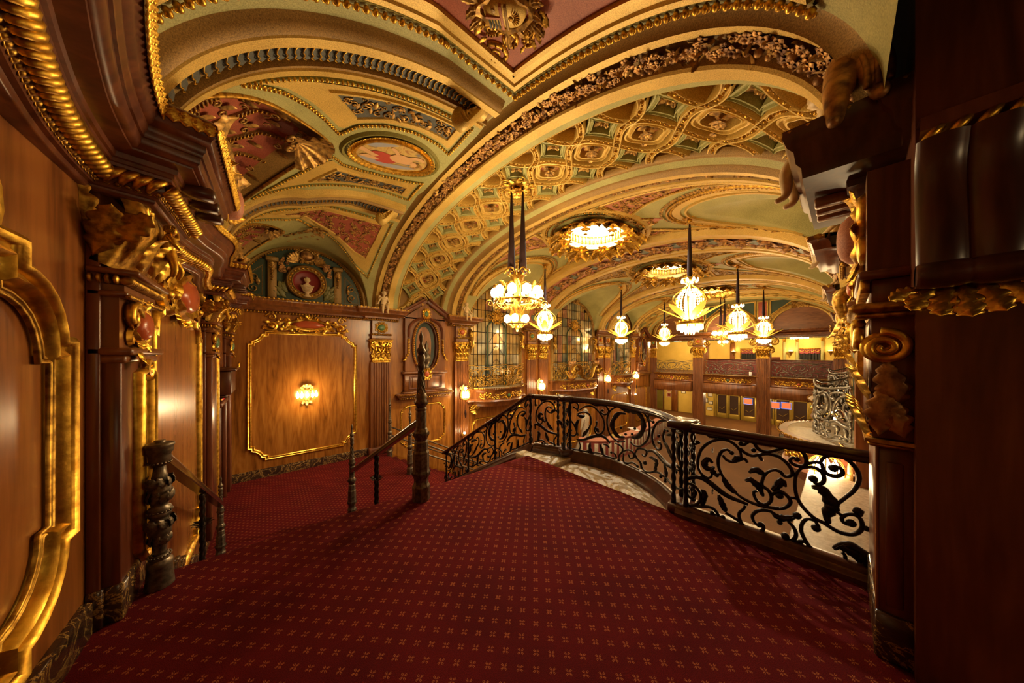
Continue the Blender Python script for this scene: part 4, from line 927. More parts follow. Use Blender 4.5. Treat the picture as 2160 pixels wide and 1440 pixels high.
# long cornice with breaks over the pilasters
CP = [(0, 0), (.06, .0), (.07, .05), (.12, .07), (.13, .12), (.20, .14), (.26, .20), (.34, .22), (.36, .31), (.40, .34), (.40, .40), (0, .42)]
def corn(y0, sg, xs, breaks, z, nm, m='mahog_l', sc_=1.):
    P = []; x = xs[0]; P.append((xs[0], y0))
    for b in breaks:
        P += [(b[0], y0), (b[0], y0-sg*b[2]), (b[1], y0-sg*b[2]), (b[1], y0)]
    P.append((xs[1], y0)); P = np.array(P)
    if sg > 0: g = run(P[::-1], z, [(u*sc_, v*sc_) for u, v in CP]); 
    else: g = run(P, z, [(u*sc_, v*sc_) for u, v in CP])
    return P, g
BR = [(2.58, 3.42, .16), (5.8, 6.64, .16), (9.9, 11.7, .16), (16.3, 18.1, .16), (20.8, 21.6, .16)]
SEG = [((-.84, 3.62), [BR[0]]), ((5.6, 6.74), [BR[1]]), ((9.8, 11.8), [BR[2]]), ((16.2, 18.2), [BR[3]]), ((20.7, 21.78), [BR[4]]), ((23.75, 24.4), [])]
def cornice_orn(P, sg, z, off, size, tm, t, m='gold_d', kindn='leaf_moulding', pitch=1.):
    q = []; n = len(P); Q = []
    for i in range(n):
        a = nrm(P[i]-P[i-1]) if i else nrm(P[1]-P[0]); b = nrm(P[i+1]-P[i]) if i < n-1 else a
        na = np.array([-a[1], a[0]])*(-sg); nb = np.array([-b[1], b[0]])*(-sg); mm = na+nb; Q.append(P[i]+off*mm/max(mm @ mm/2, .3))
    Q = np.array(Q); dl = np.linalg.norm(np.diff(Q, axis=0), axis=1); D = np.r_[0, np.cumsum(dl)]; zz = np.array([0, 0, 1.]); k = max(2, int(D[-1]/size/pitch))
    for s_ in (np.arange(k)+.5)/k*D[-1]:
        i = min(int(np.searchsorted(D, s_, side='right'))-1, n-2); d = nrm(Q[i+1]-Q[i]); p = Q[i]+d*(s_-D[i]); nv = np.array([-d[1], d[0], 0])*(-sg); q.append(MT((p[0], p[1], z), np.cross(zz, nv), zz, nv, size))
    obj(kindn, G().addmany(tm, q), M_[m], t, kind='stuff')
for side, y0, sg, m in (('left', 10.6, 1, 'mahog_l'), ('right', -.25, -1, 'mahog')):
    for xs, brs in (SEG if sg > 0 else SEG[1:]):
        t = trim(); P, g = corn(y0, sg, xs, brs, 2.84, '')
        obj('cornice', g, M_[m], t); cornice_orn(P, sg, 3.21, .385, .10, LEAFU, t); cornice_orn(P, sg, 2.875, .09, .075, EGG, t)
        if sg > 0 and xs[0] > 0 or sg < 0:
            for e in (0, 1): pass
# ---------------------------------------------------------------- sconce wall on the stair landing
wp = thing('wall_panel_moulding', 'large gilt stepped-corner panel moulding around the lit wall sconce', 'panel moulding', M=WL(.92, .53))
obj('frame', panel_frame(2.60, 3.56, .29, .07, .10), M_['gold_b'], wp)
co = thing('overdoor_carving', 'long gilt scroll carving with a red shell shield above the sconce panel', 'carving', M=WL(.95, 2.58, .02))
obj('scroll_frame', G().add(cart_frame(.84, .26, .17)).add(rinceau(.62, .34, 2, .13), MT((-.70, -.07, .03))).add(rinceau(.62, .34, 2, .13), MT((.70, -.07, .03), x=(-1, 0, 0), z=(0, 0, 1))), M_['gold_b'], co)
for sx in (-1, 1):
    sp = spiral(.13, 1.4, 0, .85, 16, 1); sp[:, 0] *= sx; obj('end_scroll', tube(sp+[sx*.86, .17], np.linspace(.03, .015, 16), 6), M_['gold_b'], co)
obj('red_shield', shield(.80, .26, .09), M_['orange'], co)
obj('crown', G().add(rosette(.08, 6, .6)).addmany(leaf(.14, .08, .4), [RZ(a_) for a_ in (-.8, 0, .8)]), M_['gold_b'], co, M=MT((0, .17, .05)))
# lunette relief
lu = thing('lunette_relief', 'half-round carved relief of roses, laurel and green panels around a bust', 'relief', M=WL(.9, 3.30, .0))
def halfdisc(R, z, n=30, k=1.04): return loft([np.stack([R*c*np.cos(np.linspace(0, pi, n)), R*c*k*np.sin(np.linspace(0, pi, n)), np.full(n, z)], 1) for c in (1, .01)], False)
obj('ground', halfdisc(1.66, .02), M_['dgreen'], lu)
ar = lambda R, n=40, k=1.02: np.stack([R*np.cos(np.linspace(0, pi, n)), R*k*np.sin(np.linspace(0, pi, n)), np.zeros(n)], 1)
obj('arch_moulding', wallframe(ar(1.60), (0, 0, 1), [(-.07, 0), (-.06, .10), (-.02, .13), (.0, .10), (.03, .10), (.06, .14), (.09, .10), (.10, 0)][::-1]), M_['goldpl_d'], lu)
obj('arch_beads', eggrow(ar(1.49)+[0, 0, .05], (0, 0, 1), .07), M_['gold_d'], lu, kind='stuff')
for sx in (-1, 1):
    obj('half_pilaster', G().add(box(sx*.80-.10, sx*.80+.10, 0, 1.10, .02, .10, .01)).add(box(sx*.80-.14, sx*.80+.14, 1.02, 1.14, .02, .16, .02)), M_['goldpl_d'], lu)
    dr = G()
    for k in range(7): dr.add(ball(.05-.003*k, 6, 4, 1.2), MT((sx*.8, .95-.075*k, .12)))
    dr.add(leaf(.3, .18, .3), MT((sx*.8, .72, .1))); obj('husk_drop', dr, M_['orn'], lu)
    obj('panel_border', pframe([(sx*1.02-.0*sx, .06), (sx*1.42, .06), (sx*1.36, .35), (sx*1.20, .68), (sx*1.02, .86)][::sx], .05), M_['goldpl_d'], lu)
    obj('panel_scroll', G().add(tube(spiral(.13, 1.4, pi/2*sx, .85, 16, sx), np.linspace(.022, .012, 16), 5), MT((sx*1.18, .52, .05))).add(tube(spiral(.14, 1.4, -pi/2*sx, .85, 16, -sx), np.linspace(.022, .012, 16), 5), MT((sx*1.2, .22, .05))).add(leaf(.22, .1, .3), MT((sx*1.1, .3, .04))), M_['orn'], lu)
    lr = G(); rsx = np.random.default_rng(4+sx)
    for k in range(16): a_ = rsx.uniform(.1, 1.1); lr.add(leaf(.26, .10, .25, 2, 6, 3), MT((sx*(.42+.20*rsx.uniform()), .02+.35*rsx.uniform(), .04)) @ RZ(-sx*a_))
    obj('laurel', lr, mat('laurel_%d' % sx, (.16, .15, .04), .5), lu, kind='stuff')
    rr = G()
    for k in range(14): rr.add(rosette(.055, 5, .7, 2), MT((sx*(.42+.22*rsx.uniform()), .72+.42*rsx.uniform(), .06)))
    obj('rose', rr, M_['garl'], lu, kind='stuff')
    pl = G()
    for k in range(6): pl.add(leaf(.34, .09, .4, 1, 7, 3), MT((sx*.2, 1.12, .05)) @ RZ(-sx*(.3+.27*k)))
    obj('plume', pl, M_['orn'], lu)
obj('crowning_shield', G().add(shield(.34, .3, .1), MT((0, 1.36, .05))), M_['garl'], lu); obj('crowning_scroll', cart_frame(.36, .32, .12), M_['orn'], lu, M=MT((0, 1.36, .05)))
rg = thing('roundel', 'round beaded gilt niche frame with a dark red hollow, behind the white bust', 'roundel', M=WL(.9, 3.84, .04))
aa = np.arange(40)/40*2*pi; cir = lambda r, z: np.stack([r*np.cos(aa), r*np.sin(aa), np.full(40, z)], 1)
obj('frame', loft([cir(.50, 0), cir(.50, .10), cir(.47, .13), cir(.45, .09), cir(.37, .09), cir(.36, .12), cir(.34, .10)], True), M_['goldpl_d'], rg)
obj('bead', G().addmany(ball(1, 8, 5), [MT((.41*cos(q), .41*sin(q), .10), (cos(q), sin(q), 0), (-sin(q), cos(q), 0), (0, 0, 1), (.035, .043, .04)) for q in np.arange(24)/24*2*pi]), M_['gold_b'], rg)
obj('hollow', loft([cir(.35, .10), cir(.33, .05), cir(.28, .01), cir(.01, .005)], True), M_['deepred'], rg)
IRON_A="""n 152 801 104 772 79 823 92 882 152 917 237 911 296 887 340 900
n 255 498 229 463 175 474 140 529 134 611 160 720 214 797 274 846 340 869 396 864 445 831 475 787 482 728
l 259 617 229 645 198 619 191 562 237 556 274 585
l 237 556 259 536 255 498
n 410 754 375 780 333 752 307 684 307 603 325 546 354 484
l 340 515 368 453 410 406 451 385
n 445 383 492 356 557 338 620 336 681 343 723 355 740 364
b 410 758
n 340 719 368 682 417 673 465 703 505 726 525 697
l 417 677 451 712 498 728
b 293 509
n 293 509 325 537
s 5 356 63 407 120 439 183 440 252 407 325 359 396 331 465 321 531 311
n 511 296 498 257 472 221 465 175 492 109 544 81 595 87 632 119 638 163 614 177 601 147
n 601 147 570 176 563 223 589 271 632 300 681 310 723 295
b 607 154
n 55 124 128 138 214 170 267 168 304 128 296 98
b 255 123
b 343 117
n 255 123 296 107 343 117
l 307 322 329 263 354 201 365 179
n 361 169 410 153 465 132 518 78
l 511 524 550 545 589 515 614 482 635 424
l 538 608 582 646 620 632 635 612
n 728 692 681 666 644 615 626 544 635 514 669 492 690 443 681 391 644 354 601 362 576 403 573 444 595 459
b 478 860
n 478 860 498 852 538 894 570 893 601 842 644 828 693 843 734 869
n 472 820 505 785 557 769 607 790 669 813 723 806
n 607 802 620 756 635 752
b 570 822
b 340 905
n 88 306 116 278 92 214 55 210 38 252
l 198 903 237 893 296 878
b 128 796
n 79 134 136 173 160 247 136 313 79 351 38 338
l 160 321 191 295 183 228 167 148
n 693 843 734 867 781 897 828 898 866 898 897 856 904 795 879 762 834 763 808 788 821 819 853 818
b 850 813
n 693 810 734 806 781 772 814 725 821 681 795 651 768 652 748 678 714 683 693 672
n 821 672 853 673
n 910 766 872 742 844 679 837 595 847 507 872 444 910 395 953 359 1000 344 1046 320 1091 306 1145 317 1182 354 1198 402 1188 455 1161 473 1124 462 1097 426 1102 395 1129 385 1145 404
B 1143 403
n 891 756 940 774 976 762 1000 726 1000 674 976 644 953 650 940 677
B 943 678
n 910 792 953 817 988 814 1000 769 1023 741 1063 736 1097 763 1097 797 1069 814 1046 795
B 1052 797
n 982 817 1000 865 1035 891 1080 902 1118 887 1151 854 1177 803 1182 739 1156 657 1118 594 1069 517 1035 470
L 934 609 976 614 1012 582 1038 522 1032 460 1017 403 1029 347
L 1069 542 1046 491 1023 431
n 1058 470 1091 445
b 1218 393
n 1198 393 1221 391
l 1172 535 1177 508 1190 472
n 811 481 844 481
l 693 501 727 541 755 606 781 559
n 693 453 714 489 748 510 788 487 811 440 781 382 727 348 693 344
B 741 470
l 693 311 720 284 761 282 808 301 847 335
B 850 340
n 795 268 828 235 844 179 828 126 795 111 775 139
B 778 135
b 744 237
n 953 342 976 299
B 959 283
n 959 340 910 337 879 284 875 220 897 158 928 110 971 69 1012 54 1069 66 1108 95 1113 139 1097 156
n 840 104 879 140 910 137
B 872 83
b 788 80
L 1055 162 1102 218 1156 219 1203 192 1218 135 1193 73 1156 53 1140 78
L 1069 194 1124 195 1172 169 1193 114"""
IRON_B="""b 166 799
n 166 799 228 773 236 851 174 885 88 840 72 713 104 591 166 504 213 385 166 318 88 340 72 416 135 407
l 260 607 213 540 205 462 213 385
n 228 696 337 738 431 704 454 586 415 475 353 390 306 321
l 415 475 353 390 306 321
l 213 679 291 656 353 679
n 260 761 353 831 478 845 587 769 665 663 680 535 633 438 555 409 509 475 540 540 555 602
b 548 600
l 509 505 555 483 587 444
n 462 888 524 865 680 884 743 835 743 777 680 739 618 773 649 814
b 652 804
s 213 262 337 281 462 347 587 392 696 378 774 309
n 244 251 275 163 244 66 151 36 72 87 57 180 119 203
B 104 154
n 244 50 369 88 462 152
l 439 253 431 161 462 92 509 42
b 415 44
n 509 102 618 112 712 63 821 65 884 125 837 183
l 602 255 633 174 665 94
n 665 269 727 269 759 234
b 798 172
n 932 905 869 882 774 811 727 674 743 518 806 416 916 372 1028 401
n 1256 893 1356 899 1459 796 1477 664 1425 526 1306 414 1190 392 1124 427
L 1044 814 932 801 845 708 813 589 853 498 932 446 1028 469
L 1149 847 1256 867 1339 807 1365 711 1322 598 1223 507 1141 498
b 1044 514
b 964 592
b 1206 634
b 1157 542
l 932 891 1028 866 1092 863 1190 894 1256 919
n 869 332 964 315 996 255 932 167 932 98
b 924 88
n 996 241 1092 297 1173 282 1190 221 1124 186 1092 230
n 1012 219 1004 106 1076 89 1173 136 1256 113
n 1206 279 1256 360 1356 391 1425 376 1390 301 1339 310
n 1206 279 1239 224 1306 183 1322 112
s 1425 376 1530 423 1639 413 1754 373 1878 364 2039 385 2159 423
b 1548 804
n 1548 804 1459 821 1459 870 1530 915 1658 936 1794 931
n 2002 806 1990 867 1921 910 1794 886 1639 826 1548 707 1530 593 1566 507 1658 478 1715 543 1658 584
b 1658 654
b 1658 572
n 1856 767 1794 773 1754 693 1774 608 1856 556
l 1794 614 1856 556 1921 501 1990 451
n 1990 451 2145 438
l 1836 716 1967 765 2089 757
L 1990 675 2117 683 2117 591 2173 519
n 2271 985 2064 917 2039 848 2145 824 2271 868
n 1322 189 1339 118 1425 101 1530 144 1602 209 1584 285
l 1477 319 1566 327 1621 299 1566 194
B 1390 213
n 1566 158 1677 192 1754 179
l 1774 335 1815 261 1794 151
b 1696 154
b 1794 140
n 1815 194 1899 175 2039 164
n 2064 364 1990 291 1990 216 2064 187 2253 254
l 2271 800 2339 743 2236 631
b 1256 113"""
# ---------------------------------------------------------------- wrought iron balustrades
def planpath(P2, z0=0.): 
    P = np.asarray(P2, float); d = np.r_[0, np.cumsum(np.linalg.norm(np.diff(P, axis=0), axis=1))]
    def f(s): return np.stack([np.interp(s, d, P[:, 0]), np.interp(s, d, P[:, 1])], -1)
    return f, d[-1]
def ironwork(parent, data, f, zf, lim=(0, 9), ds=0., mir=None, zs=1., base=None):
    n = 0
    for ln in data.strip().splitlines():
        k, *v = ln.split(); v = np.array(v, float).reshape(-1, 2)/1000
        s, z = v[:, 0].copy(), v[:, 1]*zs
        if mir is not None: s = mir-s
        s = s+ds
        if s.mean() < lim[0] or s.mean() > lim[1]: continue
        s = np.clip(s, lim[0]-.02, lim[1]+.02); z = np.clip(z, .095, .925)
        if k in 'bB':
            p = f(s[0]); obj('bud', ball(.021 if k == 'b' else .030, 8, 6), M_['iron'], parent, M=MT((p[0], p[1], z[0]+zf(s[0])))); continue
        SZ = smoothpts(np.stack([s, z], 1), 3); S_, Z_ = SZ[:, 0], SZ[:, 1]; XY = f(S_); P = np.c_[XY, Z_+zf(S_)]; t = np.linspace(0, 1, len(P)); q = f(np.array([S_.mean()-.03, S_.mean()+.03])); nv = nrm(np.array([-(q[1]-q[0])[1], (q[1]-q[0])[0], 0]))
        if k == 'n': r = .0150*(.62+.38*np.sin(pi*np.clip(t, .06, .94))**.5); g = tube(P, r, 7, up=nv, flat=1.1)
        elif k == 's': r = .013+.014*np.sin(pi*t)**1.2; g = tube(P, r, 8, up=nv)
        else:
            w = .034 if k == 'L' else .022; r = .007+w*np.sin(pi*np.clip(t*.95+.03, 0, 1))**.8*(1+.22*np.cos(t*26)); g = tube(P, r, 8, up=nv, flat=.55)
            g.add(tube(P+nv*.012, r*.25, 4)); g.add(tube(P-nv*.012, r*.25, 4))
        obj({'n': 'scroll', 's': 'stem', 'l': 'leaf', 'L': 'leaf'}[k], g, M_['iron'], parent); n += 1
RAILP = [(-.045, .0), (-.05, .018), (-.042, .03), (-.05, .045), (-.04, .066), (-.02, .076), (0, .079), (.02, .076), (.04, .066), (.05, .045), (.042, .03), (.05, .018), (.045, 0)]
PLP = [(-.09, 0), (-.09, .035), (-.075, .045), (-.07, .065), (-.05, .075), (-.045, .10), (-.02, .115), (.02, .115), (.045, .10), (.05, .075), (.07, .065), (.075, .045), (.09, .035), (.09, 0)]
def along(pts3, prof, closed=False, cap=True):
    P = np.asarray(pts3, float); T = tang(P); U = nrm(np.cross([0, 0, 1.], T)); W = np.tile([0, 0, 1.], (len(P), 1)); return sweep(P, U, W, prof[::-1], pclosed=True, cap=cap)
def twisted(h, r=.022): 
    n = int(h/.012); t = np.linspace(0, 1, n); a = t*h*60; k = 8; th_ = np.arange(k)/k*2*pi; R = []
    for i in range(n):
        rr = r*(1+.22*np.cos(2*(th_-a[i]/2))); 
        if t[i] < .06 or t[i] > .94: rr = rr*0+r*1.25
        R.append(np.stack([rr*np.cos(th_), rr*np.sin(th_), np.full(k, t[i]*h)], 1))
    return loft(R, True, True)
def lerp(a, b, n=2): return np.linspace(a, b, n)
# straight run against the dark pier
A4, B4 = (3.33, 1.10), (3.40, -.16); f4, L4 = planpath([A4, B4])
b4 = thing('balustrade', 'straight black iron scroll balustrade panel ending at the dark right pier', 'balustrade', (0, 0, 0))
obj('handrail', along(lerp((3.33, 1.16, .90), (3.40, -.2, .90), 4), RAILP), M_['handrail'], b4); obj('plinth', along(lerp((3.33, 1.16, 0), (3.40, -.2, 0), 4), PLP), M_['dark'], b4)
obj('rail_bar', along(lerp((3.33, 1.1, .885), (3.40, -.16, .885), 2), [(-.02, 0), (-.02, .014), (.02, .014), (.02, 0)]), M_['iron'], b4)
ironwork(b4, IRON_A, f4, lambda s: 0*s, (.02, L4-.02))
# bowed run
def arcpts(S, E, b, n=48):
    S, E = np.array(S), np.array(E); m = (S+E)/2; d = E-S; L = np.linalg.norm(d); n_ = np.array([-d[1], d[0]])/L
    if n_[0] < 0: n_ = -n_
    r = (L*L/4+b*b)/(2*b); c = m+n_*(b-r); a0 = math.atan2(*(S-c)[::-1]); a1 = math.atan2(*(E-c)[::-1]); a = np.linspace(a0, a1, n); return c+r*np.stack([np.cos(a), np.sin(a)], 1)
AR = arcpts((3.84, 3.10), (3.33, 1.10), .42); f3, L3 = planpath(AR)
b3 = thing('balustrade', 'bowed middle section of the black iron scroll balustrade', 'balustrade', (0, 0, 0))
obj('handrail', along(np.c_[AR, np.full(len(AR), .90)], RAILP), M_['handrail'], b3)
obj('plinth', along(np.c_[AR, np.full(len(AR), -.10)], [(u, v*1.6) for u, v in PLP]), M_['dark'], b3)
obj('rail_bar', along(np.c_[AR, np.full(len(AR), .885)], [(-.02, 0), (-.02, .014), (.02, .014), (.02, 0)]), M_['iron'], b3)
ironwork(b3, IRON_B, f3, lambda s: -.0+0*s, (.02, L3-.02))
# corner run and the raking run down the stair
b2 = thing('balustrade', 'short black iron balustrade section turning the corner at the stair head', 'balustrade', (0, 0, 0))
c2 = lerp((3.62, 3.60), (3.84, 3.10), 3); f2, L2 = planpath(c2)
obj('handrail', along(np.c_[c2, np.full(3, .90)], RAILP), M_['handrail'], b2); obj('plinth', along(np.c_[c2, np.full(3, 0.)], PLP), M_['dark'], b2)
ironwork(b2, IRON_A, f2, lambda s: 0*s, (.04, L2-.06), ds=-.1)
b1 = thing('balustrade', 'raking black iron balustrade section running down beside the red stairs', 'balustrade', (0, 0, 0))
yy = np.array([3.60, 3.72, 4.2, 5, 6, 7.05]); zz = np.where(yy < 3.72, 0, -(yy-3.72)*.575); X1 = np.full(6, 3.62)
obj('handrail', along(np.c_[X1, yy, .90+zz], RAILP), M_['handrail'], b1); obj('string', along(np.c_[X1, yy, zz-.02], [(u*1.5, v*1.9-.12) for u, v in PLP]), M_['dark'], b1)
f1, L1 = planpath(np.c_[X1, yy]); zf1 = lambda s: -np.maximum(0, s-.12)*.575
ironwork(b1, IRON_B, f1, zf1, (.05, 2.2)); ironwork(b1, IRON_B, f1, zf1, (2.25, L1-.03), ds=2.2); ironwork(b1, IRON_A, f1, zf1, (.05, 1.2), ds=.25) if False else None
for s in (.10, 1.15, 2.2, 3.3): 
    p = f1(s); obj('twisted_bar', twisted(.85), M_['iron'], b1, M=MT((p[0], p[1], .05+float(zf1(s)))))
# double twisted posts at the corners
def dpost(lab, x, y, ux, uy, nm='balustrade_post'):
    t = thing(nm, lab, 'post', (x, y, 0)); 
    for k, (a, b) in enumerate(((-.11, -.06), (.11, -.06), (.11, .06), (-.11, .06))):
        obj('twisted_column', twisted(.80, .021), M_['iron'], t, M=MT((a*ux-b*uy, a*uy+b*ux, .10)))
    obj('foot', box(-.16, .16, -.12, .12, 0, .10, .02), M_['dark'], t, M=MT(x=(ux, uy, 0), y=(-uy, ux, 0)))
    obj('cap', box(-.165, .165, -.12, .12, .895, .985, .022), M_['handrail'], t, M=MT(x=(ux, uy, 0), y=(-uy, ux, 0)))
    kn = G()
    for z, s in ((.30, 1), (.52, 1.25), (.72, 1)):
        kn.add(rosette(.055*s, 6, .8), MT((0, -.06, z), x=(1, 0, 0), y=(0, 0, 1), z=(0, -1, 0))); 
        for sx in (-1, 1): kn.add(tube(spiral(.05*s, 1.3, 0, .85, 12), .008, 5), MT((sx*.06, -.065, z-.07), (sx, 0, 0), (0, 0, 1), (0, -sx, 0)))
    obj('knot', kn, M_['iron'], t, M=MT(x=(ux, uy, 0), y=(-uy, ux, 0))); return t
dpost('twin twisted iron post between the bowed and straight balustrade sections', 3.43, 1.13, 1, 0)
dpost('twin twisted iron post at the far end of the bowed balustrade', 3.86, 3.12, .4, .9)
# marble curb and outer ledges
sl = G(); out = np.vstack([AR+np.array([.28, .05])]); inn = np.linspace((3.28, 3.45), (3.28, .9), len(AR)); sl.add(loft([np.c_[inn, np.full(len(AR), -.10)], np.c_[out, np.full(len(AR), -.10)], np.c_[out, np.full(len(AR), -.30)]][::-1], False))
struct('trim_102', sl, M_['marble_w'])
struct('trim_103', G().add(box(3.30, 3.72, -.25, .95, -.14, -.02, .015)), M_['stone'])
struct('trim_104', box(3.30, 4.05, 2.95, 3.75, -.16, -.03, .01), M_['stone'])
struct('trim_105', G().add(loft([np.c_[out, np.full(len(AR), -.30)], np.c_[out-[.1, 0], np.full(len(AR), -.7)]][::-1], False)), M_['mahog'])
struct('trim_106', box(3.72, 9.9, -.25, .34, -.16, -.05, .015), M_['stone'])
# ---------------------------------------------------------------- newels and handrails on the stairs
NP = [(20, 2), (30, 4), (45, 9), (60, 8), (75, 5), (95, 12), (108, 20), (116, 19), (126, 13), (140, 17), (152, 18), (163, 13), (178, 18), (188, 15), (196, 12), (200, 11), (300, 17), (305, 21), (314, 25), (326, 22), (338, 24), (346, 27), (356, 23), (364, 20)]
NP2 = [(364, 21), (372, 24), (380, 21), (384, 22), (456, 22), (462, 26), (476, 31), (494, 31), (504, 27), (512, 24), (520, 28), (556, 29), (566, 33), (645, 34), (655, 37), (668, 37), (680, 31), (694, 29), (704, 31), (716, 37), (730, 37), (740, 36), (790, 38)]
def newel(label, M):
    t = thing('newel_post', label, 'newel post', M=M); k = .0026; z = lambda y: 1.97-(y-20)*k
    obj('finial', lathe([(r*k*1.0, z(y)) for y, r in NP[:9]][::-1], 14), M_['bronze'], t)
    sh = lathe([(r*k, z(y)) for y, r in NP[8:]][::-1], 14)
    fl_ = G()
    for j in range(7):
        a = np.linspace(0, 2.2, 22)+j*2*pi/7; rr = np.linspace(.031, .046, 22); zz = np.linspace(z(200), z(300), 22); fl_.add(tube(np.stack([rr*np.cos(a), rr*np.sin(a), zz], 1), .006, 4))
    obj('shaft', sh.add(fl_), M_['bronze'], t)
    obj('pedestal', lathe([(r*k*1.04, z(y)) for y, r in NP2][::-1], 8, a0=pi/8), M_['bronze'], t, smooth=False)
    o = G(); 
    for zz, r, n in ((z(345), .067, 14), (z(487), .082, 14), (z(662), .095, 16)): o.addmany(leaf(.05, .035, .3, 2, 5, 3), [MT((r*cos(q), r*sin(q), zz-.02), (-sin(q), cos(q), 0), (0, 0, 1), (cos(q), sin(q), 0)) for q in np.arange(n)/n*2*pi])
    obj('leaf_collar', o, M_['bronze'], t); return t
nw1 = newel('tall bronze newel post at the landing edge, largest and nearest of its kind', MT((1.365, 3.22, 0)))
for lab, x, y, z in (('slim bronze newel post at the foot of the middle handrail', 1.365, 6.82, ZL), ('bronze newel post on stair landing right of the fluted pilaster, nearer of two', 3.12, 8.15, ZL), ('bronze newel post on stair landing against the fluted pilaster, farther of two', 3.16, 10.05, ZL)):
    dup(nw1, M=MT((x, y, z), s=(.86, .86, 1.0)), label=lab)
dup(nw1, M=MT((-.60, 6.85, ZL), s=(.66, .66, .71)), label='short bronze newel post at the foot of the left handrail')
LP = [(72, 30), (74, 31), (82, 31), (84, 60), (88, 76), (98, 79), (104, 74), (118, 72), (132, 70), (140, 62), (150, 60), (182, 57), (190, 50), (196, 36), (206, 32), (250, 38), (262, 44), (272, 40), (290, 54), (320, 61), (350, 62), (380, 56), (404, 46), (414, 44), (420, 58), (432, 66), (444, 60), (450, 64), (462, 62), (470, 50), (478, 48), (492, 60), (530, 64), (560, 60), (590, 46), (600, 48), (606, 42), (650, 36), (664, 38), (670, 52), (684, 58), (690, 54), (700, 68), (720, 70), (730, 66), (790, 73), (830, 78)]
t = thing('newel_post', 'stout carved bronze newel post with a flared cup top beside left wall', 'newel post', (-.60, 3.27, 0)); k = .0014
obj('cup', lathe([(r*k*.68, 1.065-(y-72)*k) for y, r in LP[:15]][::-1], 20), M_['bronze'], t)
obj('body', lathe([(r*k*.68, 1.065-(y-72)*k) for y, r in LP[14:39]][::-1], 20), M_['bronze'], t)
obj('base', lathe([(r*k*.68, 1.065-(y-72)*k) for y, r in LP[38:]][::-1], 20), M_['bronze'], t)
o = G()
for zz, r, n, s, tl in ((.74, .055, 9, .11, .5), (.64, .064, 9, .10, -.4), (.44, .064, 9, .11, .5), (.33, .053, 9, .09, -.4)):
    o.addmany(leaf(s, s*.5, .02, 3, 7, 4), [MT(((r-.012)*cos(q), (r-.012)*sin(q), zz-.03), (-sin(q)*cos(tl), cos(q)*cos(tl), sin(tl)), (sin(q)*sin(tl), -cos(q)*sin(tl), cos(tl)), (cos(q), sin(q), 0)) for q in np.arange(n)/n*2*pi])
obj('carved_leaf', o, M_['bronze'], t)
bd = G()
for zz, r, n in ((.55, .060, 20), (.225, .055, 20), (.905, .057, 20)): bd.addmany(ball(.0075, 6, 4), [MT((r*cos(q), r*sin(q), zz)) for q in np.arange(n)/n*2*pi])
obj('bead_ring', bd, M_['bronze'], t)
def stairrail(label, x, y0, z0, y1, z1):
    t = thing('handrail', label, 'handrail', (x, y0, z0)); P = lerp((0, 0, 0), (0, y1-y0, z1-z0), 6)
    obj('rail', along(P, [(u*.85, v*1.25-.05) for u, v in RAILP]), M_['handrail'], t)
    ym = (y1-y0)*.5; zm = (z1-z0)*.5; h = z0+zm-(-.16*int((y0+ym-3.4)/.309+1))-.04
    for dy in (-.055, .055): obj('twisted_baluster', twisted(h, .020), M_['iron'], t, M=MT((0, ym+dy, zm-.04-h)))
    obj('collar', G().addmany(leaf(.09, .05, .6, 3, 6, 3), [MT((.03*cos(q), ym+.06*sin(q), zm-.45*h), (-sin(q), cos(q), 0), (cos(q)*.5, sin(q)*.5, .8), (cos(q)*.8, sin(q)*.8, -.5)) for q in np.arange(10)/10*2*pi]).add(ball(.045, 8, 5, .6), MT((0, ym, zm-.45*h), s=(.8, 1.5, 1))), M_['iron'], t)
stairrail('sloping dark wood handrail between tall newel post and slim newel post', 1.365, 3.27, .90, 6.78, -.78)
stairrail('sloping dark wood handrail beside the left wall', -.60, 3.34, .92, 6.82, -.82)
t = thing('pipe_rail', 'pair of thin metal rails descending from the far landing newel posts', 'handrail', (3.2, 10.05, -.8))
for dz in (0, -.28): obj('pipe', tube(np.array([[0, 0, dz], [1.6, 0, dz-.87], [4.0, 0, dz-2.17]]), .025, 8), M_['bronze'], t); obj('pipe', tube(np.array([[0, -1.9, dz], [1.6, -1.9, dz-.87], [4.0, -1.9, dz-2.17]]), .025, 8), M_['bronze'], t)
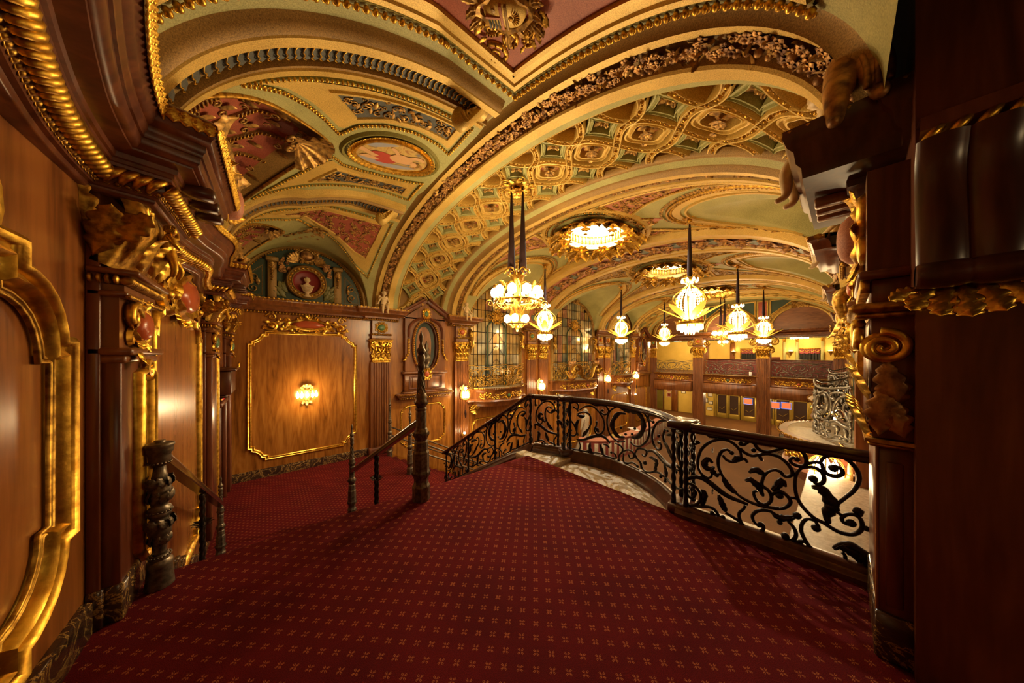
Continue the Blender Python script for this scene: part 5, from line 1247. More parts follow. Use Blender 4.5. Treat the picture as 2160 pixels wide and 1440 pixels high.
# ---------------------------------------------------------------- wall lamps
def bulbgeo(): return lathe([(.004, -.05), (.016, -.045), (.024, -.015), (.022, .015), (.010, .045), (.001, .07)], 7)
BULB = bulbgeo().mesh('bulb', M_['bulb'], True)
def wide_sconce(M, label, power):
    t = thing('wall_sconce', label, 'wall lamp', M=M)
    bp = G().add(shield(.30, .46, .04)).addmany(leaf(.22, .12, .4, 3), [MT((0, .14, .03)) @ RZ(a_) for a_ in (-1, -.5, 0, .5, 1)]).addmany(leaf(.2, .1, .4, 3), [MT((0, -.15, .03)) @ RZ(pi+a_) for a_ in (-.8, 0, .8)])
    obj('backplate', bp, M_['orn'], t)
    cg = G(); a = np.linspace(0, pi, 12)
    for k in range(9):
        q = -pi/2+.35+k*(pi-.7)/8; cg.add(tube(np.stack([.31*sin(q)*np.sin(a)**.6, -.17*np.cos(a), .06+.17*cos(q)*np.sin(a)**.6], 1), .0055, 4))
    for y, r in ((-.07, .9), (.07, .9)): cg.add(tube(np.stack([.30*r*np.sin(np.linspace(-1.4, 1.4, 14)), np.full(14, y), .06+.17*r*np.cos(np.linspace(-1.4, 1.4, 14))], 1), .008, 5))
    obj('cage', cg, M_['gold_d'], t)
    for k in range(5): q = (k-2)*.5; obj('bulb', BULB, None, t, M=MT((.27*sin(q), 0, .07+.12*cos(q)), (1, 0, 0), (0, 0, -1), (0, 1, 0), 1.7))
    l = M @ np.array([0, 0, .30, 1]); point('sconce_light', l[:3], power, .12); return t
wide_sconce(WL(.90, .47), 'caged wall sconce glowing on the large wood panel left of the stairs', 62)
def globe_sconce(M, label, power, s=1., first=[None]):
    if first[0] is None:
        t = thing('wall_sconce', label, 'wall lamp', M=M); first[0] = t
        obj('backplate', G().add(shield(.26, .5, .05)).addmany(leaf(.26, .14, .4, 3), [MT((0, .2, .03)) @ RZ(a_) for a_ in (-.9, 0, .9)]), M_['orn'], t)
        cg = G(); a = np.linspace(0, pi, 12)
        for k in range(10): q = k*2*pi/10; cg.add(tube(np.stack([.19*cos(q)*np.sin(a)**.7, -.2*np.cos(a), .25+.19*sin(q)*np.sin(a)**.7], 1), .007, 4))
        cg.add(tube(np.stack([.19*np.cos(np.arange(20)/20*6.283), np.zeros(20), .25+.19*np.sin(np.arange(20)/20*6.283)], 1), .012, 5, True)).add(lathe([(.01, -.32), (.03, -.28), (.02, -.24), (.07, -.2), (.03, -.17)], 8), MT((0, 0, .25), y=(0, 0, 1), z=(0, 1, 0)))
        obj('cage', cg, M_['gold_d'], t); obj('crown_globe', ball(.06, 10, 7), M_['bulb'], t, M=MT((0, .27, .25)))
        for k in range(6): q = k*pi/3; obj('bulb', BULB, None, t, M=MT((.1*cos(q), .0, .25+.1*sin(q)), (1, 0, 0), (0, 0, -1), (0, 1, 0), 2.4))
        obj('tassel', G().add(tube(np.array([[0, -.3, .25], [0, -.62, .25]]), .008, 5)).add(lathe([(.02, -.95), (.045, -.78), (.03, -.66), (.01, -.62)], 8), MT((0, 0, .25), y=(0, 0, 1), z=(0, 1, 0))), M_['velvet'], t)
    else: t = dup(first[0], M=M, label=label)
    l = M @ np.array([0, .05, .52, 1]); point('sconce_light', l[:3], power, .12); return t
for x, lb in ((6.22, 'bright globe sconce on the pilaster right of the oval niche'), (10.8, 'bright globe sconce on the nearer paired pilasters'), (17.2, 'bright globe sconce on the farther paired pilasters'), (21.2, 'bright globe sconce on the last left-wall pilaster')): globe_sconce(WL(x, 0., .16), lb, 55)
for x, lb in ((6.22, 'globe sconce glaring behind the straight balustrade, on right wall'), (10.8, 'globe sconce on right wall pilasters beyond the grey iron railing'), (17.2, 'globe sconce far along the right wall')): globe_sconce(WR(x, 0., .16), lb, 45)
def small_lamp(M, label, power):
    t = thing('small_wall_lamp', label, 'wall lamp', M=M); obj('bracket', G().add(shield(.12, .2, .03)).add(tube(np.array([[0, 0, .02], [0, -.04, .12], [0, .04, .17]]), .012, 6)).add(lathe([(.02, 0), (.05, .03), (.055, .05)], 8), MT((0, .04, .17), y=(0, 0, 1), z=(0, 1, 0))), M_['gold_d'], t)
    obj('bulb', ball(.045, 8, 6, 1.3), M_['bulb'], t, M=MT((0, .13, .17))); l = M @ np.array([0, .13, .3, 1]); point('lamp_light', l[:3], power, .06); return t
small_lamp(WL(6.22, -1.72, .16), 'small bright wall lamp low on the pilaster above the stair rail', 14)
small_lamp(WL(21.2, -1.5, .16), 'tiny lamp low on the last left-wall pilaster', 8)
# ---------------------------------------------------------------- balconies, windows, niches of the hall side walls
def bowplan(hw, dep, n=26):
    x = np.linspace(-hw, hw, n); u = x/hw; y = .22+(dep-.22)*np.clip(1-(np.abs(u)/.78)**2.6, 0, 1)**.7
    P = np.stack([x, y], 1); return np.vstack([[-hw, 0], P, [hw, 0]])
BPROF = [(-.02, .22), (.10, .22), (.12, .19), (.09, .155), (.05, .13), (.03, .06), (.0, .03), (0, -.27), (.03, -.29), (.06, -.35), (.02, -.40), (-.05, -.45), (-.08, -.55), (-.10, -.58)]
def localrun(P, prof, Pn=None):       # plan in local frame (X along, Y out) -> frame X, up=Y, out=Z
    P = np.asarray(P, float); d = nrm(np.diff(P, axis=0)); n = len(P); U = np.zeros((n, 2))
    for i in range(n):
        a, b = d[max(i-1, 0)], d[min(i, len(d)-1)]; na = np.array([-a[1], a[0]]); nb = np.array([-b[1], b[0]]); m = na+nb; U[i] = m/max(m @ m/2, .35)
    return sweep(np.c_[P[:, 0], np.zeros(n), P[:, 1]], np.c_[U[:, 0], np.zeros(n), U[:, 1]], np.array([0, 1., 0]), prof)
def wrap(g, P, off):                   # bend planar ornament (x along path, y up, z out) round the plan curve
    d = np.r_[0, np.cumsum(np.linalg.norm(np.diff(P, axis=0), axis=1))]; T = tang(P); V = np.concatenate(g.V); s = V[:, 0]+d[-1]/2
    X = np.interp(s, d, P[:, 0]); Y = np.interp(s, d, P[:, 1]); nx = -np.interp(s, d, T[:, 1]); ny = np.interp(s, d, T[:, 0]); r = G(); k = V[:, 2]+off
    r.V = [np.stack([X+nx*k, V[:, 1], Y+ny*k], 1)]; r.Q = g.Q; r.T = g.T; r.n = g.n; return r
def railgeo(P, data, h=.92, dark=False, r=.017):
    d = np.linalg.norm(np.diff(P, axis=0), axis=1).sum(); g = G(); w = 2.28 if data is IRON_B else 1.2; k = max(1, round(d/w)); sc = d/k/w
    for j in range(k):
        for ln in data.strip().splitlines():
            c, *v = ln.split(); v = np.array(v, float).reshape(-1, 2)/1000
            if c in 'bB': g.add(ball(.035, 6, 4), MT((-d/2+d/k*j+v[0, 0]*sc, v[0, 1]*h, 0))); continue
            q = smoothpts(np.stack([-d/2+d/k*j+v[:, 0]*sc, v[:, 1]*h], 1), 2); rr = r*(1+.9*np.sin(np.linspace(0, pi, len(q)))*(c in 'lLs')); g.add(tube(np.c_[q, np.zeros(len(q))], rr, 4))
    q = np.linspace(-d/2, d/2, 30); g.add(tube(np.stack([q, h*1.02+.05*np.cos(q*2*pi/(d/2)), 0*q], 1), .022, 5)); return wrap(g, P, 0)
def rail_parts(t, P, data, m, z0, pieces=True):
    # each scroll a part of its own
    d = np.linalg.norm(np.diff(P, axis=0), axis=1).sum(); w = 2.28 if data is IRON_B else 1.2; k = max(1, round(d/w)); sc = d/k/w; h = .92
    for j in range(k):
        for ln in data.strip().splitlines():
            c, *v = ln.split(); v = np.array(v, float).reshape(-1, 2)/1000
            if c in 'bB': g = G().add(ball(.035, 6, 4), MT((-d/2+d/k*j+v[0, 0]*sc, v[0, 1]*h, 0))); nm = 'bud'
            else: q = smoothpts(np.stack([-d/2+d/k*j+v[:, 0]*sc, v[:, 1]*h], 1), 2); rr = .017*(1+.9*np.sin(np.linspace(0, pi, len(q)))*(c in 'lLs')); g = tube(np.c_[q, np.zeros(len(q))], rr, 5); nm = 'scroll' if c in 'ns' else 'leaf'
            obj(nm, wrap(g, P, 0), M_[m], t, M=MT((0, z0, 0)))
    q = np.linspace(-d/2, d/2, 30); obj('top_bar', wrap(tube(np.stack([q, h*1.02+.05*np.cos(q*2*pi/(d/2)), 0*q], 1), .022, 5), P, 0), M_[m], t, M=MT((0, z0, 0)))
def balcony(M, hw, dep, label, rlabel, m='gold_d', gem='genam', data=None, far=False, wood_='mahog_l', soff=None):
    t = thing('balcony', label, 'balcony', M=M); P = bowplan(hw, dep)
    obj('ledge', localrun(P, BPROF), M_[wood_], t)
    obj('deck', loft([np.c_[P[:, 0], np.full(len(P), .215), P[:, 1]+.02], np.c_[P[:, 0], np.full(len(P), .215), 0*P[:, 1]]][::-1], False), M_['stone'] if not far else M_['goldpl_d'], t)
    if soff: obj('soffit_beam', box(-hw, hw, -soff, -.40, 0, .5, .02), M_[wood_], t)
    L = hw*1.75; fz = wrap(G().add(rinceau(L*.46, .27, 4, .10), MT((-L*.26, -.12, .01))).add(rinceau(L*.46, .27, 4, .10), MT((L*.26, -.12, .01), x=(-1, 0, 0), z=(0, 0, 1))), P[1:-1], 0); obj('gilt_frieze', fz, M_['gold'], t)
    c = obj('frieze_jewel', wrap(G().add(shield(.16, .15, .05), MT((0, -.12, .02))), P[1:-1], 0), M_[gem], t)
    ed = np.c_[P[1:-1, 0], np.zeros(len(P)-2), P[1:-1, 1]]; T = tang(ed); N = np.cross([0, 1., 0], T)*-1; obj('edge_moulding', eggrow(ed+[0, .205, 0]+N*.11, N, .085, tmpl=LEAFU), M_['gold_d'], t, kind='stuff')
    if not soff:
        for sx in (-1, 1): obj('corbel', G().add(leaf(.5, .42, .5, 4, 9, 5), MT((0, 0, 0)) @ RZ(pi)).add(tube(spiral(.13, 1.4, pi, .85, 14), np.linspace(.035, .02, 14), 5), MT((-.1, -.08, .14))).add(tube(spiral(.13, 1.4, 0, .85, 14, -1), np.linspace(.035, .02, 14), 5), MT((.1, -.08, .14))), M_['gold'], t, M=MT((sx*hw*.78, -.50, .08)))
    r = thing('balcony_railing', rlabel, 'railing', M=M)
    Pr = P[1:-1].copy(); Pr[:, 1] = .12+(Pr[:, 1]-.12)*.55; Pr = resample(Pr, n=30)
    rail_parts(r, Pr, data or IRON_B, m, .22); return t
PANE = box(-.5, .5, -.5, .5, -.008, .008)
PM = {}
def wglass(nm, col, e):
    def f(nt, b):
        v = coords(nt, (1, 1, 1)); n = nd(nt, 'ShaderNodeTexNoise', Scale=2.2, Detail=4.); nt.links.new(v, n.inputs[0]); a = ramp(nt, n.outputs[0], [(.3, tuple(c*.45 for c in col)), (.65, col)]); nt.links.new(a, b.inputs['Base Color'])
        b.inputs['Coat Weight'].default_value = .6; b.inputs['Coat Roughness'].default_value = .03
    return mat(nm, col, .12, .35, f)
for nm, col in (('amber_pane', (.62, .40, .13)), ('pale_pane', (.70, .58, .32)), ('rose_pane', (.48, .24, .15)), ('grey_pane', (.34, .34, .24))): PM[nm] = PANE.mesh('pane', wglass(nm, col, 0), False)
WNn = [0]
def hallwindow(M, hw, top, cols, rows, right=False):
    WNn[0] += 1; t = thing('window_%d' % WNn[0], None, None, M=M); t['kind'] = 'structure'; z0 = .2; zs = 3.15
    obj('backing', G().add(box(-hw, hw, z0, zs, -.02, .0)).add(halfdisc(hw, .0, k=top/hw), MT((0, zs, 0))), M_['grey_pane_back'] if 'grey_pane_back' in M_ else M_['olive'], t)
    w = 2*hw/cols; rs = np.random.default_rng(WNn[0]); keys = list(PM)
    H = zs+top-z0; rh = H/rows
    if not right:
        for i in range(cols):
            for j in range(rows):
                cx, cz = -hw+w*(i+.5), z0+rh*(j+.5)
                if cz > zs and (abs(cx)/hw)**2+((cz-zs)/top)**2 > 1.12: continue
                k = [0, 1, 1, 0, 0, 1, 3, 1, 0, 2][rs.integers(10)]; obj('pane', PM[keys[k]], None, t, M=MT((cx, cz, .02), x=(w-.03, 0, 0), y=(0, rh-.03, 0), z=(rs.normal()*.004, rs.normal()*.004, 1)))
    bars = G()
    for i in range(cols*2+1):
        x = -hw+w*i/2; h = zs+top*sqrt(max(0, 1-(x/hw)**2)); bars.add(tube(np.array([[x, z0, .06], [x, h, .06]]), .010, 4))
    for j in range(1, rows+1, 2):
        z = z0+rh*j; x = hw*(1 if z < zs else sqrt(max(0, 1-((z-zs)/top)**2))); bars.add(tube(np.array([[-x, z, .06], [x, z, .06]]), .010, 4))
    for k in range(3):
        q = np.linspace(-hw*.36, hw*.36, 20); bars.add(tube(np.stack([q, z0+1.0+k*.62+.22*np.cos(q/hw*2.8*pi/1)*1, np.full(20, .075)], 1), .012, 4))
    obj('window_bar', bars, M_['iron'], t, kind='stuff')
    gp = G()
    for sx in (-1, 1): gp.add(tube(np.array([[sx*hw*.37, z0, .09], [sx*hw*.37, zs-.35, .09]]), .035, 7))
    a = np.linspace(0, pi, 18); gp.add(tube(np.stack([hw*.37*np.cos(a), zs-.35+.45*np.sin(a), np.full(18, .09)], 1), .035, 7)); obj('gate_frame', gp, mat('verdigris_iron', (.045, .075, .04), .4, .6) if 'vg' not in PM else PM['vg'], t)
    obj('gate_crest', G().add(cart_frame(.34, .42, .12)).add(shield(.3, .4, .06)).addmany(tube(spiral(.2, 1.3, 0, .85, 14), np.linspace(.03, .015, 14), 5), [MT((.42, -.05, 0)), MT((-.42, -.05, 0), x=(-1, 0, 0))]), M_['gold_d'], t, M=MT((0, zs+.25, .11)))
    q = np.linspace(0, pi, 40); ap = np.vstack([[[hw, z0, 0]], np.stack([hw*np.cos(q), zs+top*np.sin(q), 0*q], 1), [[-hw, z0, 0]]]); obj('arch_frame', wallframe(ap, (0, 0, 1), [(-.13, 0), (-.12, .10), (-.06, .14), (-.02, .08), (.02, .10), (.05, .03)]), M_['goldpl_d'], t)
    obj('arch_leaf', eggrow(resample(ap[1:-1], n=60)+[0, 0, .11], (0, 0, 1), .12, tmpl=LEAFU), M_['orn'], t, kind='stuff')
    obj('keystone', G().add(rosette(.2, 7, .6, 3)).addmany(leaf(.34, .18, .4), [RZ(a_) @ MT((0, .08, 0)) for a_ in (-2, -1.2, 0, 1.2, 2)]), M_['orn'], t, M=MT((0, zs+top+.03, .14)))
    for sx in (-1, 1):
        obj('side_bracket', G().add(tube(smoothpts([(0, .35, .05), (.05*sx, .2, .25), (0, -.1, .2), (-.03*sx, -.45, .1), (0, -.7, .02)], 4), np.linspace(.11, .04, 17), 8)).add(leaf(.6, .3, .4, 4), MT((0, .1, .16)) @ RZ(pi)).addmany(tube(spiral(.1, 1.3, 0, .85, 12), .02, 5), [MT((0, .25, .22), (0, 0, 1), (0, 1, 0), (-1, 0, 0))]), M_['gold_d'], t, M=MT((sx*(hw+.02), 2.35, .02)))
    return t
M_['grey_pane_back'] = mat('leaded_backing', (.16, .13, .07), .3)
BAY = [(8.1, 1.45, 1.5, 7, 9), (14.0, 1.95, 1.65, 9, 9), (19.45, 1.4, 1.5, 6, 7)]
for x, hw, tp, c_, r_ in BAY: hallwindow(WL(x, 0, .0), hw, tp, c_, r_)
for x, hw, tp, c_, r_ in BAY: hallwindow(WR(x, 0, .0), hw, tp, c_, r_, right=True)
balcony(WL(8.1, 0), 1.62, .95, 'bowed wood balcony with gilt frieze below the nearest left-wall window', 'gilt openwork railing on the nearest left-wall balcony')
balcony(WL(14.0, 0), 2.15, 1.0, 'wide bowed balcony in the middle of the left wall below stone urns', 'gilt openwork railing on the wide middle left-wall balcony', gem='orange')
balcony(WL(19.45, 0), 1.3, .75, 'small bowed balcony on left wall before the far corner niche', 'gilt openwork railing on the far left-wall balcony')
balcony(WR(8.1, 0), 1.62, 1.0, 'pale-topped bowed balcony on right wall, nearest to the camera', 'grey iron scroll railing on the nearest right-wall balcony', m='greyiron', wood_='mahog')
balcony(WR(14.0, 0), 2.1, .9, 'bowed gilt-bracketed balcony on right wall beyond the grey railing', 'iron railing on the middle right-wall balcony', m='greyiron', wood_='mahog')
# urns and scroll consoles on the wide balconies
def urn(M, label):
    t = thing('urn', label, 'urn', M=M)
    obj('pedestal', box(-.16, .16, 0, .55, -.16, .16, .02), M_['mahog_l'], t); obj('gilt_face', G().add(leaf(.3, .2, .3), MT((0, .40, .16)) @ RZ(pi)).add(rosette(.07, 6), MT((0, .43, .165))), M_['gold'], t)
    obj('bowl', lathe([(.09, 0), (.10, .03), (.05, .08), (.06, .12), (.14, .2), (.2, .32), (.24, .44), (.22, .46), (.26, .49), (.25, .52), (.1, .50)], 16), M_['garl'], t, M=MT((0, .55, 0), y=(0, 0, 1), z=(0, 1, 0))); return t
def volute_console(M, label, sgn):
    t = thing('scroll_console', label, 'scroll ornament', M=M)
    P = smoothpts([(-.9, .05), (-.55, .12), (-.35, .4), (-.2, .72), (.1, .86), (.4, .72), (.42, .45), (.22, .34), (.08, .45), (.14, .58)], 4); P[:, 0] *= sgn
    obj('scroll_frame', sweep(np.c_[P, np.zeros(len(P))], nrm(np.c_[-tang(P)[:, 1], tang(P)[:, 0], np.zeros(len(P))]), np.array([0, 0, 1.]), [(-.045, -.1), (-.045, .08), (-.025, .10), (.0, .07), (.025, .10), (.045, .08), (.045, -.1)]), M_['gold_d'], t)
    sw_ = np.linspace(0, 1, 12); obj('garland', G().addmany(rosette(.07, 5, .7, 2), [MT((sgn*(.45+.8*q), .55-.35*sin(pi*q), .16)) for q in sw_]), M_['gold'], t, kind='stuff'); obj('leaf', leaf(.5, .3, .5, 4), M_['gold'], t, M=MT((0, .3, .14)) @ RZ(-sgn*.7)); return t
for s_, lb in ((-1, 'left'), (1, 'right')):
    urn(WL(14.0+s_*1.15, .22, .75), 'stone-coloured urn on the %s pedestal of the middle left-wall balcony' % lb)
    volute_console(WL(14.0+s_*.9, .22, .98), 'gilt scroll console beside the %s urn on the middle balcony' % lb, s_)
# aedicule niches
def aedicule(M, label, vase):
    t = thing('niche_surround', label, 'niche', M=M); W = .86
    sh = [(-W-.12, 0), (-W-.12, .0)]
    obj('shelf', G().add(box(-1.08, 1.08, .16, .24, 0, .42, .02)).add(box(-1.04, 1.04, .10, .16, 0, .36, .02)).add(box(-.98, .98, .0, .10, 0, .26, .015)), M_['mahog_l'], t)
    obj('shelf_leaf', G().addmany(LEAFU, [MT((x, .205, .42), s=.075) for x in np.arange(-1.03, 1.05, .078)]), M_['gold_d'], t, kind='stuff'); obj('dentil', G().addmany(box(-.018, .018, 0, .05, 0, .05), [MT((x, .045, .26)) for x in np.arange(-.96, .98, .065)]), M_['gold_d'], t, kind='stuff')
    obj('pedestal', G().add(box(-W, W, .24, .30, 0, .28, .01)).add(box(-W*.94, W*.94, .30, .95, 0, .20, .01)).add(box(-W*1.02, W*1.02, .95, 1.05, 0, .28, .02)).add(box(-W*.62, W*.62, .38, .88, .19, .235, .015)), M_['mahog_l'], t)
    for sx in (-1, 1): obj('sunk_panel', pframe([(sx*W*.40-.28, .42), (sx*W*.40+.28, .42), (sx*W*.40+.28, .84), (sx*W*.40-.28, .84)], .05), M_['mahog'], t, M=MT((0, 0, .22)))
    # body with oval opening
    a = np.arange(40)/40*2*pi; ov_ = lambda kx, ky, z: np.stack([kx*np.cos(a), 2.0+ky*np.sign(np.sin(a))*np.abs(np.sin(a))**.85, np.full(40, z)], 1)
    def sq(z, w, h0, h1): # square ring matched to the 40 angles
        c, s = np.cos(a), np.sin(a); k = 1/np.maximum(np.abs(c), np.abs(s)); return np.stack([np.clip(k*c, -1, 1)*w, np.where(s > 0, 2.0+np.clip(k*s, -1, 1)*(h1-2.0), 2.0+np.clip(k*s, -1, 1)*(2.0-h0)), np.full(40, z)], 1)
    obj('body', loft([sq(0, W*.92, 1.05, 3.05), sq(.20, W*.92, 1.05, 3.05), ov_(.50, .97, .20), ov_(.50, .97, .06)], True), M_['mahog_l'], t)
    obj('oval_frame', loft([ov_(.56, 1.02, .19), ov_(.56, 1.02, .25), ov_(.52, .98, .28), ov_(.48, .94, .25), ov_(.47, .93, .2), ov_(.43, .90, .2), ov_(.42, .89, .05)], True), M_['mahog'], t)
    P = ov_(.50, .96, .27); obj('oval_bead', eggrow(P, (0, 0, 1), .075, closed=True), M_['gold'], t, kind='stuff')
    obj('hollow', loft([ov_(.43, .90, .05), ov_(.30, .75, -.0), ov_(.01, .01, -.005)], True), M_['dgreen'], t)
    q = np.linspace(0, pi, 24); hood = np.vstack([[[.66, 2.3, .2]], np.stack([.66*np.cos(q), 2.55+.50*np.sin(q), np.full(24, .2)], 1), [[-.66, 2.3, .2]]]); obj('hood_moulding', wallframe(hood, (0, 0, 1), [(-.05, 0), (-.045, .05), (0, .08), (.045, .05), (.05, 0)]), M_['mahog'], t)
    for sx in (-1, 1):
        dr = G()
        for k in range(8): dr.add(ball(.042, 7, 5, 1.35), MT((sx*(.68+(.0 if k < 6 else (k-5)*.05)), 2.22-.095*min(k, 7), .25), y=(0, 0, 1), z=(0, 1, 0)))
        dr.add(tube(np.array([[sx*.78, 1.5, .24], [sx*.9, 1.44, .24]]), [.04, .02], 6)); obj('husk_drop', dr, M_['gold'], t, kind='stuff')
    pr = [(0, -.02), (.30, -.02), (.33, .03), (.33, .08), (.39, .12), (.39, .17), (.0, .19)]
    for sx in (-1, 1):
        A = np.array([[sx*(W+.16), 3.02, 0], [sx*(W+.0), 3.10, 0], [0, 3.66, 0]]); d = nrm(A[-1]-A[0]); up = nrm(np.array([-d[1], d[0], 0])*(1 if sx < 0 else -1)); R = sweep(A, np.array([0, 0, 1.]), np.array([up]*3), pr); obj('raking_cornice', R, M_['mahog'], t)
    tri_ = np.array([[-W, 3.0, .2], [W, 3.0, .2], [0, 3.62, .2]]); obj('pediment', G(np.vstack([tri_, tri_*[1, 1, 0]]), [(0, 3, 4, 1), (1, 4, 5, 2), (2, 5, 3, 0)], [(0, 1, 2)]), M_['mahog_l'], t)
    cf = obj('pediment_jewel_frame', cart_frame(.18, .24, .14), M_['gold'], t, M=MT((0, 3.22, .24))); obj('jewel', shield(.17, .22, .05), M_['genam'], cf)
    cf = obj('lower_jewel_frame', cart_frame(.22, .26, .14), M_['gold'], t, M=MT((0, .93, .27))); obj('jewel', shield(.2, .24, .06), M_['orange'], cf)
    v = thing('vase', vase, 'vase', M=M @ MT((0, 1.15, .24))); obj('foot', lathe([(.13, -.03), (.135, -.02), (.13, 0), (.08, .01)], 16), M_['gold_d'], v, M=MT(y=(0, 0, 1), z=(0, 1, 0))); obj('body', lathe([(.12, 0), (.13, .04), (.06, .10), (.12, .2), (.18, .34), (.17, .46), (.08, .56), (.05, .62), (.10, .68), (.10, .74), (.05, .8), (.07, .88), (.03, .96), (.01, 1.05)], 16, lob=.04, lobn=8), M_['bronze'], v, M=MT(y=(0, 0, 1), z=(0, 1, 0)))
aedicule(WL(4.6, 0), 'gabled mahogany surround with an oval green niche between fluted pilasters', 'dark bronze vase standing in the nearer oval niche')
aedicule(WL(22.75, 0), 'gabled mahogany niche surround at the far end of the left wall', 'dark vase in the far oval niche')
# panel mouldings on the lower left wall
for x, w, z0, z1, lb in ((4.6, 1.75, -1.75, -.25, 'gilt panel moulding on the wall below the oval niche'), (8.1, 2.6, -3.6, -1.2, 'gilt panel moulding below the nearest left balcony'), (14.0, 3.6, -3.6, -1.2, 'gilt panel moulding below the middle left balcony'), (19.45, 2.2, -3.6, -1.2, 'gilt panel moulding below the small left balcony'), (22.8, 1.8, -3.6, -.9, 'gilt panel moulding below the far niche')):
    t = thing('wall_panel_moulding', lb, 'panel moulding', M=WL(x, (z0+z1)/2)); obj('frame', panel_frame(w, z1-z0, .16, .05, .07), M_['gold'], t)
# ---------------------------------------------------------------- far end of the hall
XE = 24.4
s = np.linspace(0, SL, 90); Pv = vault(s, XE+.05, 0.); lo_ = Pv.copy(); lo_[:, 2] = 3.0
struct('wall_far', loft([Pv, lo_], False), M_['green'])
tf = trim(); pass
PF = np.array([(XE, 10.6), (XE, 7.42), (XE-.3, 7.42), (XE-.3, 6.52), (XE, 6.52), (XE, 3.80), (XE-.3, 3.80), (XE-.3, 2.86), (XE, 2.86), (XE, -.3)])
obj('cornice', run(PF[::-1], 2.84, CP) if False else run(PF, 2.84, [(-u, v) for u, v in CP]), M_['mahog_l'], tf)
struct('trim_107', box(XE+.02, XE+.5, -.3, 10.6, 2.72, 3.1), M_['mahog'])
ft = trim(); pass
for yc_ in (8.75, 5.15, 1.65):
    M = WF(yc_, 3.22, .03, XE); q = np.linspace(0, pi, 40); R = 1.38
    lt = obj('lunette_panel', halfdisc(R, .0, k=1.0), M_['lunwood'] if 'lunwood' in M_ else M_.setdefault('lunwood', wood('lunette_wood', (.13, .045, .018), (.20, .075, .03), (.27, .11, .045), .4, horiz=True)), ft, M=M)
    ap = np.stack([R*np.cos(q), R*np.sin(q), 0*q], 1); obj('arch_moulding', wallframe(ap, (0, 0, 1), [(-.22, 0), (-.20, .08), (-.14, .12), (-.10, .05), (-.05, .05), (0, .10), (.05, .08), (.06, 0)]), M_['goldpl'], ft, M=M)
    obj('arch_leaf', eggrow(np.stack([(R+.14)*np.cos(q), (R+.14)*np.sin(q), 0*q+.1], 1), (0, 0, 1), .14, tmpl=LEAFU), M_['orn'], ft, M=M, kind='stuff')
    obj('keystone', G().add(rosette(.26, 7, .6, 3)).addmany(leaf(.4, .22, .4), [RZ(a_) @ MT((0, .1, 0)) for a_ in (-2, -1.2, 0, 1.2, 2)]), M_['orn'], ft, M=M @ MT((0, R+.1, .12)))
for yc_ in (6.95, 3.4):
    obj('red_panel', box(-.20, .20, 3.45, 5.1, .02, .05), M_['red'], ft, M=WF(yc_, 0, 0, XE)); obj('red_panel_frame', pframe([(-.24, 3.42), (.24, 3.42), (.24, 5.1), (-.24, 5.1)], .08), M_['goldpl'], ft, M=WF(yc_, 0, .03, XE))
    for sx in (-1, 1):
        tri_ = [(sx*.38, 5.12), (sx*1.55, 5.12), (sx*.38, 4.15)][::sx]; obj('spandrel', G(np.array([(x, y, .04) for x, y in tri_]), T=[(0, 1, 2)]), M_['dgreen'], ft, M=WF(yc_, 0, 0, XE)); obj('spandrel_frame', pframe(tri_, .09), M_['goldpl'], ft, M=WF(yc_, 0, .03, XE))
# piers
for y, gm, lb in ((6.97, 'orange', 'left of the two tall fluted square piers at the far end'), (3.33, 'orange', 'right of the two tall fluted square piers at the far end')):
    t = pilaster(WF(y, 0, .18, XE), ZF, lb, W=.68, gem=gm, cat='pier')
    obj('core', box(-.32, .32, ZF, 2.84, -.5, .02), M_['mahog_l'], t)
    for sx in (-1, 1): obj('side_volute', G().add(tube(spiral(.24, 1.5, pi/2, .85, 20, -sx), np.linspace(.07, .04, 20), 7), MT((sx*.50, 2.45, 0))).add(leaf(.55, .3, .4, 4), MT((sx*.42, 2.2, .02)) @ RZ(pi)), M_['gold_d'], t)
for y, lb in ((10.25, 'half pier in the far left corner'), (.1, 'half pier in the far right corner')): pilaster(WF(y, 0, 0, XE), ZF, lb, W=.5, gem='genam')
for y0, hw, gm, lb, rl in ((8.72, 1.35, 'orange', 'bowed far-end balcony front, left of the two piers', 'iron railing of the left far-end balcony'), (5.15, 1.48, 'genam', 'bowed far-end balcony front between the two piers', 'iron railing of the balcony between the two piers'), (1.7, 1.3, 'orange', 'bowed far-end balcony front, right of the two piers', 'iron railing of the right far-end balcony')):
    balcony(WF(y0, 0, 0, XE), hw, .45, lb, rl, m='greyiron', gem=gm, soff=1.12, far=True)
# rooms behind: upper foyer
struct('floor', box(XE, 31, -4, 16, -.0, .18), M_['capri']); struct('ceiling', box(XE+.5, 31, -4, 16, 3.16, 3.3), M_['yellow'])
struct('wall_rear_upper', box(30, 30.2, -4, 16, 0, 3.3), M_['yellow']); struct('wall_rear_right', box(XE+.5, 30, -2.2, -2, 0, 3.3), M_['yellow']); struct('wall_rear_left', box(XE+.5, 30, 14, 14.2, 0, 3.3), M_['yellow'])
tu = trim(); pass; obj('cornice', run(np.array([(30, 16), (30, -4)]), 2.86, [(-u, v) for u, v in [(0, 0), (.06, .02), (.08, .2), (.14, .26), (.16, .30), (0, .3)]]), M_['dgreen'], tu); obj('scroll', G().addmany(rinceau(2.0, .15, 6, .12), [WF(y, 2.97, .09, 30) for y in np.arange(-1, 9, 2.05)]), M_['gold'], tu, kind='stuff')
for k, (y, w) in enumerate(((8.1, .5), (6.1, .35), (4.1, .5), (2.9, .16), (2.22, .16), (.95, .16), (.2, .16))):
    tt = trim(); obj('shaft', box(-w/2, w/2, .18, 2.6, 0, .12, .02), M_['mahog_l' if w > .3 else 'green'], tt, M=WF(y, 0, 0, 30)); obj('capital', capital(w, .28, .12), M_['gold'], tt, M=WF(y, 2.58, 0, 30))
